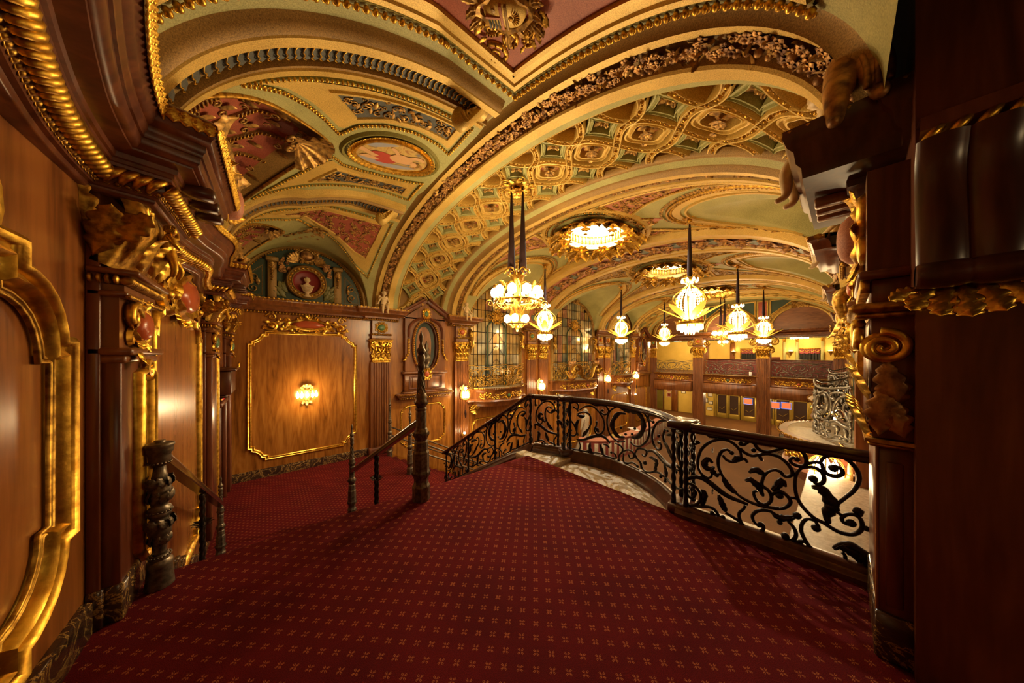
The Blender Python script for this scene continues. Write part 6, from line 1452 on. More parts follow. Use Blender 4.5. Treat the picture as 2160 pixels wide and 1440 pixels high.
for y0, y1, lb in ((1.06, 2.1, 'dark curtained alcove with red valance in the upper foyer, right'), (4.62, 5.5, 'dark curtained alcove in upper foyer between the two piers')):
    t = thing('curtained_alcove', lb, 'curtain', M=WF((y0+y1)/2, 0, .02, 30)); hw = (y1-y0)/2
    obj('frame', pframe([(-hw-.06, .2), (hw+.06, .2), (hw+.06, 2.08), (-hw-.06, 2.08)], .1), M_['gold_d'], t)
    n = 60; x = np.linspace(-hw, hw, n); obj('curtain', loft([np.stack([x, np.full(n, z), .06+.03*np.sin(x*40)], 1) for z in (.2, 1.78)], False), M_['black'], t)
    obj('valance', loft([np.stack([x, np.full(n, 2.02), .10+0*x], 1), np.stack([x, 1.76-.05*np.abs(np.sin(x/hw*pi*2)), .12+.01*np.sin(x*60)], 1)][::-1], False), M_['deepred'], t); obj('valance_swag', G().addmany(tube(smoothpts([(-.12, .06), (0, -.04), (.12, .06)], 4), .02, 5), [MT((x_, 1.9, .13)) for x_ in np.arange(-hw+.13, hw, .26)]), M_['gold'], t, kind='stuff')
for y, lb in ((2.55, 'uplight sconce on yellow wall left of the right-hand alcove'), (.55, 'uplight sconce on yellow wall right of the right-hand alcove'), (6.0, 'uplight sconce on yellow foyer wall left of the middle alcove'), (8.9, 'uplight sconce on yellow wall near the foyer stair')):
    t = thing('uplight_sconce', lb, 'wall lamp', M=WF(y, 1.86, .02, 30)); obj('bowl', lathe([(.02, -.3), (.05, -.2), (.07, -.1), (.18, 0), (.2, .03), (.17, .03)], 12), M_['gold_d'], t, M=MT((0, 0, .2), y=(0, 0, 1), z=(0, 1, 0))); obj('glow_glass', lathe([(.15, .02), (.13, .07), (.02, .09)], 12), M_['shade'], t, M=MT((0, 0, .2), y=(0, 0, 1), z=(0, 1, 0))); l = WF(y, 2.02, .25, 30)[:3, 3]; point('sconce_light', l, 9, .08)
t = thing('ceiling_lamp', 'bright rectangular crystal lamp under the upper foyer ceiling', 'ceiling lamp', (28.4, 2.0, 3.05)); obj('frame', box(-.3, .3, -.5, .5, -.02, .1, .02), M_['gold_d'], t); obj('prism', G().addmany(box(-.04, .04, -.04, .04, -.30, -.02, .01), [MT((x, y, 0)) for x in (-.2, 0, .2) for y in np.linspace(-.42, .42, 7)]), M_['crystal'], t, kind='stuff'); point('foyer_light', (28.4, 2.0, 2.5), 190, .2)
point('foyer_light', (27.4, 5.4, 2.6), 210, .3); point('foyer_light', (27.4, 9.5, 2.6), 230, .3)
t = thing('bar_counter', 'long red-brown bar counter behind the far balcony railings', 'counter', (26.6, 3.6, .18)); obj('front', box(-.05, .05, -3.7, 3.4, 0, 1.06), M_['redwood'] if 'redwood' in M_ else M_.setdefault('redwood', wood('red_counter', (.14, .025, .02), (.21, .04, .03), (.28, .06, .04), .35)), t); obj('counter_top', box(-.14, .6, -3.8, 3.5, 1.06, 1.11, .015), M_['mahog'], t)
for y in np.linspace(-3.3, 3.1, 8): obj('panel', box(-.07, -.05, y-.36, y+.36, .12, .95, .01), M_['redwood'], t)
t = thing('sign_card', 'small pale card standing on the far bar counter', 'card', (26.5, 3.05, 1.29)); obj('card', box(-.01, .01, -.28, .28, 0, .2, .003), M_['pink'], t, M=RY(-.3)); obj('card_stand', box(-.02, .08, -.1, .1, -.01, .01), M_['dark'], t)
t = thing('foyer_stair_rail', 'black handrail climbing the yellow wall behind the far-left balcony', 'handrail', (27.5, 13.85, .2)); obj('rail', tube(np.array([[-2, 0, 2.3], [1.5, -.1, .9], [2.0, -.1, .75]]), .05, 8), M_['black'], t)
t = thing('notice_card', 'small white notice on the balcony ledge beside the right pier', 'card', (XE-.42, 3.95, .24)); obj('card', box(-.01, .01, -.07, .07, 0, .27, .003), M_['white'], t)
# lower lobby with glazed doors
struct('ceiling', box(XE+.3, 34, -4, 16, -1.1, -1.0), M_['yellow'])
struct('wall_rear_right', box(XE+.3, 33, -1.6, -1.4, ZF, -1.0), M_['yellow']); struct('wall_rear_left', box(XE+.3, 36, 14.6, 14.8, ZF, -1), M_['yellow'])
struct('wall_rear_lower', G().add(box(32, 32.2, 7.75, 14.6, ZF, -1.0)).add(box(32, 32.2, -1.6, 7.75, -2.0, -1.0)), M_['yellow'])
struct('wall_rear_main', box(37, 37.2, -6, 16, ZF, 0), M_['black'])
for k, y in enumerate((7.3, 6.42, 5.35, 4.2, 3.2, 2.2, 1.1, .1)):
    t = thing('door_%d' % (k+1), None, None, M=WF(y, ZF, 0, 32)); t['kind'] = 'structure'; hw = .42 if k < 2 else .48
    obj('door_frame', G().add(box(-hw, -hw+.11, 0, 2.2, -.03, .04, .01)).add(box(hw-.11, hw, 0, 2.2, -.03, .04, .01)).add(box(-hw, hw, 2.08, 2.2, -.03, .04, .01)).add(box(-hw, hw, 0, .42, -.03, .035, .01)), M_['brass'], t)
    obj('door_pane', box(-hw+.1, hw-.1, .4, 2.1, -.01, .01), M_['doorglass'], t); obj('door_handle', tube(np.array([[-hw+.2, .95, .07], [0, .8, .1], [hw-.2, 1.05, .07]]), .018, 6), M_['brass'], t)
for y, w in ((7.86, .16), (5.88, .14), (2.7, .2), (4.75, .16), (1.65, .14)): tt = trim(); obj('post', box(-w/2, w/2, ZF, -1.1, -.05, .08, .02), M_['brass'], tt, M=WF(y, 0, 0, 32))
for y, z, lb in ((3.65, -2.55, 'blue-framed orange glow imitating a reflection in the doors, left'), (3.0, -2.5, 'blue-framed orange glow imitating a reflection in the doors, right'), (5.4, -2.45, 'blue-framed orange glow imitating a reflection in the glazed door before the right pier')):
    t = thing('glow_reflection', lb, 'sign', M=WF(y, z, .06, 31.9)); e1 = M_.setdefault('reflblue', emis('blue_reflection', (.25, .35, 1.), 1.2)); e2 = M_.setdefault('reflor', emis('orange_reflection', (.8, .22, .10), .35)); obj('panel', box(-.26, .26, -.22, .22, 0, .02), e2, t); obj('border', tube(np.array([[-.29, -.25, .02], [.29, -.25, .02], [.29, .25, .02], [-.29, .25, .02]]), .02, 5, closed=True), e1, t)  # reflections in the door glass, made as small glowing panels
pics = [(8.25, -2.2, .34, .30), (8.2, -2.95, .30, .26), (8.3, -3.55, .42, .26), (8.55, -2.75, .22, .4), (10.55, -2.15, .36, .30), (11.9, -2.1, .40, .34), (11.9, -2.6, .44, .44)]
for (y, z, w, h), lb in zip(pics, ['topmost framed notice on yellow wall beside the glazed doors', 'middle framed notice on yellow wall beside the glazed doors', 'lowest framed notice on yellow wall beside the glazed doors', 'narrow framed notice left of the other three by the doors', 'small framed picture on yellow wall under a lamp', 'upper pink framed picture on the far-left lobby wall', 'lower white framed picture with a red print, far-left lobby wall']):
    t = thing('picture_frame', lb, 'picture', M=WF(y, z, .0, 32)); obj('frame', pframe([(-w/2, -h/2), (w/2, -h/2), (w/2, h/2), (-w/2, h/2)], .05), M_['black' if y < 11 else 'white'], t); obj('print', box(-w/2, w/2, -h/2, h/2, 0, .012), M_['white' if y < 11 else 'pink'], t)
    if lb.startswith('lower white'): obj('red_motif', box(-.1, .1, -.12, .12, .012, .016), M_['deepred'], t)
for y, lb in ((9.4, 'brown post on the far yellow lobby wall, right'), (11.3, 'brown post on the far yellow lobby wall, left')): t = thing('wall_post', lb, 'post', M=WF(y, 0, 0, 32)); obj('shaft', box(-.28, .28, ZF, -1.1, 0, .3, .03), M_['mahog_l'], t)
t = thing('lobby_door', 'dark green door with brown frame in the far-left lobby corner', 'door', M=WF(13.0, ZF, .02, 32)); obj('leaf', box(-.5, .5, 0, 2.0, 0, .05), M_['olive'], t); obj('frame', pframe([(-.56, 0), (.56, 0), (.56, 2.06), (-.56, 2.06)], .14), M_['mahog'], t)
point('lobby_light', (29, 10.6, -1.5), 190, .15); point('lobby_light', (29, 5.2, -1.5), 210, .2); point('lobby_light', (29, 1.2, -1.5), 150, .2)
# ---------------------------------------------------------------- things on the hall floor
ct = thing('striped_counter', 'curved pink-topped counter with red and white striped front on the hall floor', 'counter', (0, 0, 0))
cp = smoothpts([(13.2, 9.6), (14.2, 8.55), (16.5, 8.15), (19.5, 8.3), (22.5, 8.6), (24.0, 9.1), (24.1, 9.9)], 8); cp = resample(cp, n=61); fcp, Lc = planpath(cp)
obj('counter_top', along(np.c_[cp, np.full(61, -3.14)], [(-.05, 0), (-.05, .06), (.55, .06), (.55, 0)]), M_['pink'], ct); obj('base', along(np.c_[cp, np.full(61, ZF)], [(-.0, 0), (0, 1.06), (.1, 1.06), (.1, 0)]), M_['redwood'], ct)
for k in range(0, 60, 2):
    a_, b_ = cp[k], cp[k+1]; d = nrm(b_-a_); obj('white_panel', box(0, float(np.linalg.norm(b_-a_)), -.03, 0, .15, .95, .006), M_['stone'], ct, M=MT((a_[0], a_[1], ZF), (d[0], d[1], 0), (-d[1], d[0], 0)))
for k, (x, y, rz, lb) in enumerate(((15.4, 8.55, .3, 'open cardboard tray at the near end of the striped counter'), (17.6, 8.6, 1.0, 'crumpled pale papers on the middle of the striped counter'))):
    t = thing('counter_clutter', lb, 'papers' if k else 'tray', (x, y, -3.08)); t.rotation_euler[2] = rz
    if k == 0: obj('tray', G().add(box(-.35, .35, -.25, .25, 0, .02)).add(box(-.35, .35, -.25, -.23, 0, .1)).add(box(-.35, .35, .23, .25, 0, .1)).add(box(-.35, -.33, -.25, .25, 0, .1)), M_['yellow'], t)
    else:
        for j in range(4): obj('sheet', box(-.2, .2, -.15, .15, 0, .012), M_['white'], t, M=MT((j*.12-.2, (j % 2)*.1, .01+j*.014)) @ RZ(j*.6))
t = thing('folded_table', 'blue plastic case beside the pale right-wall balcony on the hall floor', 'case', (23.3, 1.5, ZF)); obj('case', box(-.35, .35, -.3, .3, .0, 1.1, .06), M_['bluecase'], t); obj('lid', box(-.37, .37, -.32, .32, 1.1, 1.2, .04), M_['bluecase'], t)
t = thing('equipment_trolley', 'black trolley of small equipment on the hall floor behind the railing', 'trolley', (24.6, 2.2, ZF)); obj('shelf', box(-.5, .5, -.4, .4, .7, .75, .01), M_['black'], t); obj('shelf', box(-.5, .5, -.4, .4, .2, .25, .01), M_['black'], t)
for sx in (-1, 1):
    for sy in (-1, 1): obj('leg', tube(np.array([[sx*.46, sy*.36, 0], [sx*.46, sy*.36, .95]]), .02, 6), M_['black'], t)
t = thing('cable_coil', 'loose grey cable lying in loops on the hall floor', 'cable', (22.6, 1.9, ZF+.02)); a = np.linspace(0, 9*pi, 120); obj('cable', tube(np.stack([(.5+.04*a/3)*np.cos(a)+a*.02, (.35+.02*a)*np.sin(a), .02+.01*np.sin(a*3)], 1), .02, 5), M_['greyiron'], t)
# ---------------------------------------------------------------- chandeliers
_ch = [None]
def chandelier(x, y, label, power=210):
    z = float(Vf(np.array(y))) if x > 6 else 5.5
    if _ch[0] is not None: t = dup(_ch[0], M=MT((x, y, 5.26)), label=label)
    else:
        t = thing('chandelier', label, 'chandelier', M=MT((x, y, 5.26))); _ch[0] = t
        obj('ceiling_rose', G().add(rosette(.2, 8, .5, 3), RX(pi)).add(lathe([(.03, -.16), (.06, -.1), (.05, 0)], 10)), M_['gold'], t, M=MT((0, 0, 0)))
        obj('cord_cover', lathe([(.05, -1.55), (.062, -1.45), (.058, -1.2), (.03, -.3), (.018, -.12)], 10), M_['velvet'], t)
        cr_ = G().add(lathe([(.05, -1.70), (.18, -1.66), (.20, -1.62), (.18, -1.58), (.06, -1.54)], 18)); obj('crown', cr_, M_['gold_b'], t)
        ob = G().addmany(ball(.042, 8, 5, 1.3), [MT((.17*cos(q), .17*sin(q), -1.64)) for q in np.arange(8)/8*2*pi]); obj('crown_bulbs', ob, M_['bulb'], t, kind='stuff')
        P = smoothpts([(.06, -1.7), (.08, -1.78), (.2, -1.88), (.36, -2.02), (.42, -2.15), (.33, -2.26), (.26, -2.18), (.31, -2.12)], 4); P2 = smoothpts([(.34, -2.1), (.33, -2.3), (.22, -2.52), (.12, -2.66), (.2, -2.74), (.26, -2.72)], 4)
        for k in range(6):
            q = k*pi/3+.2; R_ = MT(x=(cos(q), sin(q), 0), y=(0, 0, 1), z=(sin(q), -cos(q), 0)); obj('scroll_arm', G().add(tube(P, .013, 6)).add(tube(P2, .013, 6)).add(ball(.03, 6, 5), MT((.31, -2.12, 0))), M_['gold_b'], t, M=R_)
            lf = np.array([(s_, c) for s_, c in zip(np.linspace(0, 1, 12), np.sin(pi*np.clip(np.linspace(.03, .99, 12), 0, 1))**.7)])
            pt_ = loft([np.stack([np.full(5, 0.12+.64*s_), -2.66+.30*s_+.06*s_*s_+.035*c*np.array([-1, -.3, 0, -.3, -1])*-1, .11*c*np.linspace(-1, 1, 5)], 1) for s_, c in lf], False)
            q2 = q+pi/6; obj('petal', pt_, M_['petal'], t, M=MT(x=(cos(q2), sin(q2), 0), y=(0, 0, 1), z=(sin(q2), -cos(q2), 0)))
        bs, bl = [], lathe([(.002, -.028), (.02, 0), (.002, .028)], 6)
        for k in range(18):
            q = k*2*pi/18
            for j in range(12): zz = -1.90-j*.066; r = .07+.24*sin(pi*min(1, (j+1)/12.5))**.7; bs.append(MT((r*cos(q), r*sin(q), zz+.0), s=1.15))
        obj('bead_basket', G().addmany(bl, bs), M_['crystal'], t, kind='stuff')
        obj('glow_glass', lathe([(.03, -2.62), (.08, -2.5), (.13, -2.3), (.12, -2.1), (.05, -1.95), (.02, -1.9)], 12), M_['shade'], t)
        obj('lower_ring', lathe([(.28, -2.80), (.32, -2.77), (.33, -2.72), (.30, -2.69), (.27, -2.70)], 24, False).addmany(leaf(.08, .07, .4, 1, 5, 3), [MT((.31*cos(q), .31*sin(q), -2.73), (-sin(q), cos(q), 0), (cos(q)*.5, sin(q)*.5, .86), (cos(q)*.86, sin(q)*.86, -.5)) for q in np.arange(20)/20*2*pi]), M_['gold_b'], t)
        pr_ = lathe([(.001, -.14), (.014, -.11), (.012, 0)], 5); obj('crystal_prism', G().addmany(pr_, [MT((.29*cos(q), .29*sin(q), -2.80)) for q in np.arange(30)/30*2*pi]+[MT((.2*cos(q), .2*sin(q), -2.86)) for q in np.arange(20)/20*2*pi]+[MT((.1*cos(q), .1*sin(q), -2.92)) for q in np.arange(10)/10*2*pi]), M_['crystal'], t, kind='stuff')
        obj('lower_bulbs', G().addmany(ball(.045, 8, 6), [MT((.2*cos(q), .2*sin(q), -2.80)) for q in np.arange(7)/7*2*pi]), M_['bulb'], t, kind='stuff'); obj('finial', lathe([(.005, -3.08), (.03, -3.03), (.012, -2.98), (.03, -2.94), (.02, -2.85)], 10), M_['gold_b'], t)
    point('chandelier_light', (x, y, 5.26-1.72), power*.45, .16); point('chandelier_light', (x, y, 5.26-2.95), power*.55, .16)
    return t
for x, y, lb in ((8.4, 2.62, 'largest-looking crystal chandelier with amber petals, right of hall centre'), (8.4, 7.75, 'crystal chandelier with amber petals in front of the nearest left window bay'), (14.2, 7.65, 'crystal chandelier hanging by the farther paired left pilasters'), (14.3, 2.75, 'crystal chandelier second in the right-hand row'), (19.8, 7.65, 'small distant chandelier farthest along the left row'), (20.0, 2.75, 'small distant chandelier farthest along the right row')): chandelier(x, y, lb)
def bigchand(x, y, label, power):
    t = thing('ring_chandelier', label, 'chandelier', (x, y, 5.5))
    obj('ceiling_rose', G().add(rosette(.34, 10, .4, 3), RX(pi)).addmany(tube(spiral(.12, 1.3, 0, .85, 12), .014, 5), [RZ(q) @ MT((.34, 0, -.05)) for q in np.arange(6)/6*2*pi]), M_['gold_b'], t, M=MT((0, 0, -.02)))
    for sx in (-1, 1): obj('cord_cover', lathe([(.085, -1.98), (.092, -1.85), (.075, -1.5), (.02, -.1), (.014, -.05)], 12), M_['velvet'], t, M=MT((sx*.09, -sx*.09, 0)))
    a = np.arange(48)/48*2*pi; obj('hub', lathe([(.02, -3.3), (.05, -3.2), (.03, -3.0), (.09, -2.8), (.04, -2.5), (.12, -2.2), (.16, -2.05), (.05, -1.95)], 14, lob=.08, lobn=7), M_['gold_d'], t)
    obj('upper_ring', tube(np.stack([.50*np.cos(a), .50*np.sin(a), np.full(48, -2.62)], 1), .035, 7, True).addmany(leaf(.16, .12, .5, 3, 6, 3), [MT((.5*cos(q), .5*sin(q), -2.60), (-sin(q), cos(q), 0), (0, 0, -1), (cos(q), sin(q), 0)) for q in np.arange(22)/22*2*pi]), M_['gold_d'], t)
    obj('lower_ring', tube(np.stack([.22*np.cos(a), .22*np.sin(a), np.full(48, -3.12)], 1), .025, 6, True), M_['gold_d'], t)
    P = smoothpts([(.05, -2.25), (.25, -2.2), (.42, -2.4), (.5, -2.62), (.36, -2.78), (.2, -2.72), (.14, -2.86), (.2, -3.1), (.1, -3.2)], 4)
    for k in range(8): q = k*pi/4+.2; obj('scroll_arm', G().add(tube(P, .02, 6)).add(tube(spiral(.1, 1.3, 0, .85, 12), .014, 5), MT((.62, -2.68, 0))).add(leaf(.2, .12, .4, 3), MT((.4, -2.35, .0)) @ RZ(-.9)), M_['gold_d'], t, M=MT(x=(cos(q), sin(q), 0), y=(0, 0, 1), z=(sin(q), -cos(q), 0)))
    gl = lathe([(.03, -.10), (.085, -.06), (.10, .01), (.08, .08), (.03, .12)], 12)
    obj_gl = gl.mesh('glass_shade', M_['bulb'], True)
    for k in range(10): q = k*2*pi/10; obj('glass_shade', obj_gl, None, t, M=MT((.50*cos(q), .50*sin(q), -2.44)))
    for k in range(5): q = k*2*pi/5; obj('glass_shade', obj_gl, None, t, M=MT((.22*cos(q), .22*sin(q), -3.02), s=.8))
    obj('gilt_cresting', G().addmany(tube(spiral(.13, 1.4, 0, .85, 14), np.linspace(.025, .012, 14), 5), [MT((.16*cos(q), .16*sin(q), -1.98), (cos(q), sin(q), 0), (0, 0, 1), (sin(q), -cos(q), 0)) for q in np.arange(8)/8*2*pi]), M_['gold_d'], t)
    for k in range(4): q = k*pi/2+.4; point('chandelier_light', (x+.72*cos(q), y+.72*sin(q), 3.06), power/5, .1)
    point('chandelier_light', (x, y, 2.2), power/5, .12); return t
bigchand(4.28, 4.8, 'largest ring chandelier of glaring globes hung on two dark cords, nearest', 420)
bigchand(22.9, 5.2, 'distant ring chandelier hung on two dark cords at the far end', 230)
# ---------------------------------------------------------------- figures: one continuous skinned body each
def skinned(name, joints, edges, mat_, sub=2):
    me = bpy.data.meshes.new(name); me.from_pydata([j[:3] for j in joints], edges, []); o = bpy.data.objects.new(name, me); C.objects.link(o)
    m = o.modifiers.new('s', 'SKIN'); sv = me.skin_vertices[0].data
    for i, j in enumerate(joints): r = j[3] if isinstance(j[3], tuple) else (j[3], j[3]); sv[i].radius = r; sv[i].use_root = (i == 0)
    m.use_smooth_shade = True; q = o.modifiers.new('d', 'SUBSURF'); q.levels = q.render_levels = sub
    dg = bpy.context.evaluated_depsgraph_get(); dg.update(); e = o.evaluated_get(dg); nm = bpy.data.meshes.new_from_object(e); bpy.data.objects.remove(o); nm.name = name; nm.materials.clear(); nm.materials.append(mat_); nm.polygons.foreach_set('use_smooth', [True]*len(nm.polygons)); return nm
def head_geo(r=.075, turn=0.):
    """face looks along +Z (out), up = +Y"""
    n, m = 20, 16; th_ = np.linspace(.05, pi-.05, m); ph = np.arange(n)/n*2*pi; R = []
    for a in th_:
        y = cos(a); q = sin(a); X = q*np.sin(ph); Z = q*np.cos(ph); f = np.clip(Z, 0, 1)
        rr = 1+.0*X; rr = rr - .10*np.exp(-((np.abs(X)-.33)**2+(y-.05)**2)/.02)*(Z > 0) + .20*np.exp(-(X**2)/.012-((y+.12)**2)/.03)*(Z > 0) + .05*np.exp(-((np.abs(X)-.38)**2+(y+.32)**2)/.05)*(Z > 0) - .07*np.exp(-(X**2)/.05-((y+.42)**2)/.004)*(Z > 0)+.06*np.exp(-(X**2)/.04-((y+.5)**2)/.006)*(Z > 0)
        R.append(np.stack([X*rr*.86, np.full(n, y*1.08-.02), Z*rr*.95], 1)*r)
    return loft(R[::-1], True, True)
def eyes_hair(r, rs):
    ey = G().addmany(ball(r*.12, 7, 5), [MT((sx*r*.29, r*.06, r*.80)) for sx in (-1, 1)]); h = G()
    for k in range(70):
        d = nrm(rs.normal(size=3)); 
        if d[2] > .25 and d[1] < .55: continue
        if d[1] < -.45: continue
        h.add(tube(spiral(r*.26, 1.1, rs.uniform(0, 6), .7, 8), r*.09, 4), MT(d*r*1.0, *(lambda u: (u, np.cross(d, u), d))(nrm(np.cross(d, rs.normal(size=3))))))
    for sx in (-1, 1): ey.add(ball(r*.2, 7, 5), MT((sx*r*.85, -.02*r, 0), s=(.5, 1.2, .8)))
    return ey, h
_pu = [None]
def putto(M, label, mirror=False):
    """seated cherub; origin at the seat, X right, Y up, Z out over the edge"""
    if mirror: M = M @ MT(x=(-1, 0, 0))
    if _pu[0] is not None: return dup(_pu[0], M=M, label=label)
    t = thing('cherub_statue', label, 'statue', M=M); _pu[0] = t
    J = [(0, .08, 0, .085), (0, .2, -.01, .085), (0, .30, .0, .08), (0, .36, .01, .045), (0, .42, .02, .05),
         (.055, .055, .03, .062), (.075, .045, .17, .052), (.075, -.02, .20, .042), (.07, -.15, .17, .036), (.07, -.20, .18, .026), (.072, -.215, .24, .02),
         (-.055, .055, .03, .062), (-.08, .05, .18, .052), (-.085, -.02, .21, .042), (-.09, -.15, .20, .036), (-.09, -.20, .21, .026), (-.095, -.215, .27, .02),
         (.085, .32, 0, .042), (.14, .24, .03, .032), (.13, .16, .11, .026), (.11, .13, .15, .02),
         (-.085, .32, 0, .042), (-.15, .24, .0, .032), (-.19, .15, .06, .026), (-.22, .11, .10, .02)]
    E = [(0, 1), (1, 2), (2, 3), (3, 4), (0, 5), (5, 6), (6, 7), (7, 8), (8, 9), (9, 10), (0, 11), (11, 12), (12, 13), (13, 14), (14, 15), (15, 16), (2, 17), (17, 18), (18, 19), (19, 20), (2, 21), (21, 22), (22, 23), (23, 24)]
    for hx, hy, hz, d0, pa in ((.11, .13, .15, (-.3, -.5, .8), 20), (-.22, .11, .10, (-.5, -.4, .75), 24)):
        for k in range(5):
            o = (k-2)*.011 if k < 4 else .022; L_ = (.030, .036, .034, .028, .024)[k]; b = len(J); d = nrm(np.array(d0)+np.array([(k-1.5)*.28 if k < 4 else (-.9 if hx > 0 else .9), 0, 0])); J += [(hx+d[0]*.022+o*.6, hy+d[1]*.022, hz+d[2]*.022, .0075), (hx+d[0]*(.022+L_)+o, hy+d[1]*(.022+L_)-.006, hz+d[2]*(.022+L_), .0055)]; E += [(pa, b), (b, b+1)]
    obj('body', skinned('body', J, E, M_['cream'], 2), None, t)
    HM = MT((0, .485, .03)) @ RY(.5) @ RX(.15); hr = .078
    obj('head', head_geo(hr), M_['cream'], t, M=HM); ey, h = eyes_hair(hr, np.random.default_rng(3)); obj('ears_and_eyes', ey, M_['cream'], t, M=HM, kind=None); obj('hair', h, M_['cream'], t, M=HM, kind='stuff')
    for sx in (-1, 1):
        wg = G()
        for k in range(6): wg.add(leaf(.16-.012*k, .05, .1, 1, 6, 3), RZ(-sx*(.5+.25*k)))
        obj('wing', wg, M_['cream'], t, M=MT((sx*.05, .29, -.07)))
    return t
S_ = .98
putto(WL(2.98, 3.26, .50) @ MT(s=S_), 'cream cherub statue seated on the left cornice beside the sconce wall')
putto(WL(6.20, 3.26, .50) @ MT(s=S_), 'cream cherub statue seated on the left cornice right of the oval niche', True)
putto(WL(21.2, 3.26, .45) @ MT(s=S_), 'tiny distant cherub seated on left cornice near the far niche')
putto(WR(3.45, 3.26, .33) @ MT(s=1.15), 'cherub statue on the dark right cornice whose legs dangle, nearest', True)
putto(WR(6.25, 3.26, .30) @ MT(s=1.1), 'cherub statue with curly head seated on right cornice, second nearest')
putto(WR(10.6, 3.26, .34) @ MT(s=1.05), 'cherub statue farther back on the right cornice', True)
# bust in the roundel
bt = thing('bust', 'small white bust with draped shoulders in the dark red roundel', 'bust', M=WL(.9, 3.46, .13))
J = [(0, .13, 0, (.09, .06)), (0, .2, 0, (.14, .075)), (0, .27, 0, (.10, .06)), (0, .33, .01, .038), (0, .39, .015, .045), (.12, .25, 0, .055), (-.12, .25, 0, .055)]
obj('shoulders', skinned('shoulders', J, [(0, 1), (1, 2), (2, 3), (3, 4), (2, 5), (2, 6)], M_['cream'], 2), None, bt)
HM = MT((0, .445, .03)) @ RY(.35); obj('head', head_geo(.078), M_['cream'], bt, M=HM); ey, h = eyes_hair(.078, np.random.default_rng(8)); obj('ears_and_eyes', ey, M_['cream'], bt, M=HM); obj('hair', h, M_['cream'], bt, M=HM, kind='stuff')
dr = G()
for k in range(7): q = np.linspace(-1, 1, 14); dr.add(tube(np.stack([.17*q*(1-.06*k), .26-.026*k-.07*(1-q*q)*(.5+.1*k)+.02, .035+.055*(1-q*q)], 1), .011, 5))
obj('drapery', dr, M_['cream'], bt, kind='stuff'); obj('socle', lathe([(.10, -.06), (.10, -.03), (.06, .0), (.045, .05), (.07, .09), (.06, .12)], 14), M_['cream'], bt, M=MT(y=(0, 0, 1), z=(0, 1, 0)))
# garden-like statue seen through the balustrade
gs = thing('lobby_statue', 'pale rock-like draped statue on the hall floor behind the bowed balustrade', 'statue', M=MT((14.2, 9.9, ZF)))
obj('rock_base', lathe([(.55, 0), (.6, .25), (.45, .6), (.35, .8), (.1, .85)], 14, lob=.13, lobn=5), M_['stone'], gs)
J = [(0, 0, 1.35, (.2, .17)), (0, .02, 1.7, .19), (.02, 0, 2.05, (.24, .17)), (.02, 0, 2.3, .075), (.03, 0, 2.4, .08), (.12, 0, 1.1, .17), (.1, .06, .8, .14), (-.12, .02, 1.1, .17), (-.16, -.1, .82, .14), (.26, 0, 2.15, .1), (.36, .05, 1.85, .075), (.2, .15, 1.65, .055), (.12, .2, 1.62, .045), (-.22, 0, 2.15, .1), (-.36, -.05, 1.85, .075), (-.4, 0, 1.55, .055), (-.4, .02, 1.46, .045)]
obj('body', skinned('body', J, [(0, 1), (1, 2), (2, 3), (3, 4), (0, 5), (5, 6), (0, 7), (7, 8), (2, 9), (9, 10), (10, 11), (11, 12), (2, 13), (13, 14), (14, 15), (15, 16)], M_['stone'], 2), None, gs)
HM = MT((.03, 0, 2.54), x=(0, 1, 0), y=(0, 0, 1), z=(1, 0, 0)) @ RY(2.4); obj('head', head_geo(.13), M_['stone'], gs, M=HM); ey, h = eyes_hair(.13, np.random.default_rng(5)); obj('hair', h, M_['stone'], gs, M=HM, kind='stuff')
# ---------------------------------------------------------------- near-end wall (left of the camera): panels, pilasters, great cornice
def convex(w, h, r=.3, s=.1, n=7):
    """outline with stepped convex corners, centred"""
    o = []
    for sx, sy in ((1, -1), (1, 1), (-1, 1), (-1, -1)):
        cx, cy = sx*(w/2-r-s), sy*(h/2-r-s); a0 = math.atan2(sy, sx)-pi/4; A = [(cx+r*cos(a), cy+r*sin(a)) for a in np.linspace(a0, a0+pi/2, n)]
        if (sx, sy) in ((1, -1), (-1, 1)): p0 = (A[0][0], sy*h/2); p1 = (sx*w/2, A[-1][1]); q0 = (A[0][0], A[0][1]); 
        if sx*sy < 0: o += [(A[0][0], sy*h/2)] + A + [(sx*w/2, A[-1][1])]
        else: o += [(sx*w/2, A[0][1])] + A + [(A[-1][0], sy*h/2)]
    return o
t = thing('wall_panel_moulding', 'massive gilt panel moulding on the left wall closest to the camera', 'panel moulding', M=WN(1.20, 1.25))
obj('frame', pframe(convex(2.96, 1.80, .32, .10), .13), M_['gold'], t)
obj('inner_bead', pframe(convex(2.76, 1.60, .29, .09), .04), M_['gold_d'], t, M=MT((0, 0, .01)))
t = thing('overpanel_scroll', 'gilt scroll carving above the closest left-wall panel, cut by the frame edge', 'carving', M=WN(1.50, 2.42))
sp = spiral(.26, 1.5, -.6, .85, 26, 1); obj('scroll', tube(np.vstack([[(-.5, -.25), (-.1, -.28)], sp+[.42, -.1]]), np.linspace(.075, .035, 28), 9, flat=.7), M_['gold'], t)
sp = spiral(.16, 1.5, .6, .85, 22, -1); obj('scroll', tube(sp+[.48, .28], np.linspace(.055, .03, 22), 8, flat=.7), M_['gold'], t); obj('leaf', leaf(.30, .14, .1, 4), M_['gold_d'], t, M=MT((-.1, -.2, .03)) @ RZ(-.4))
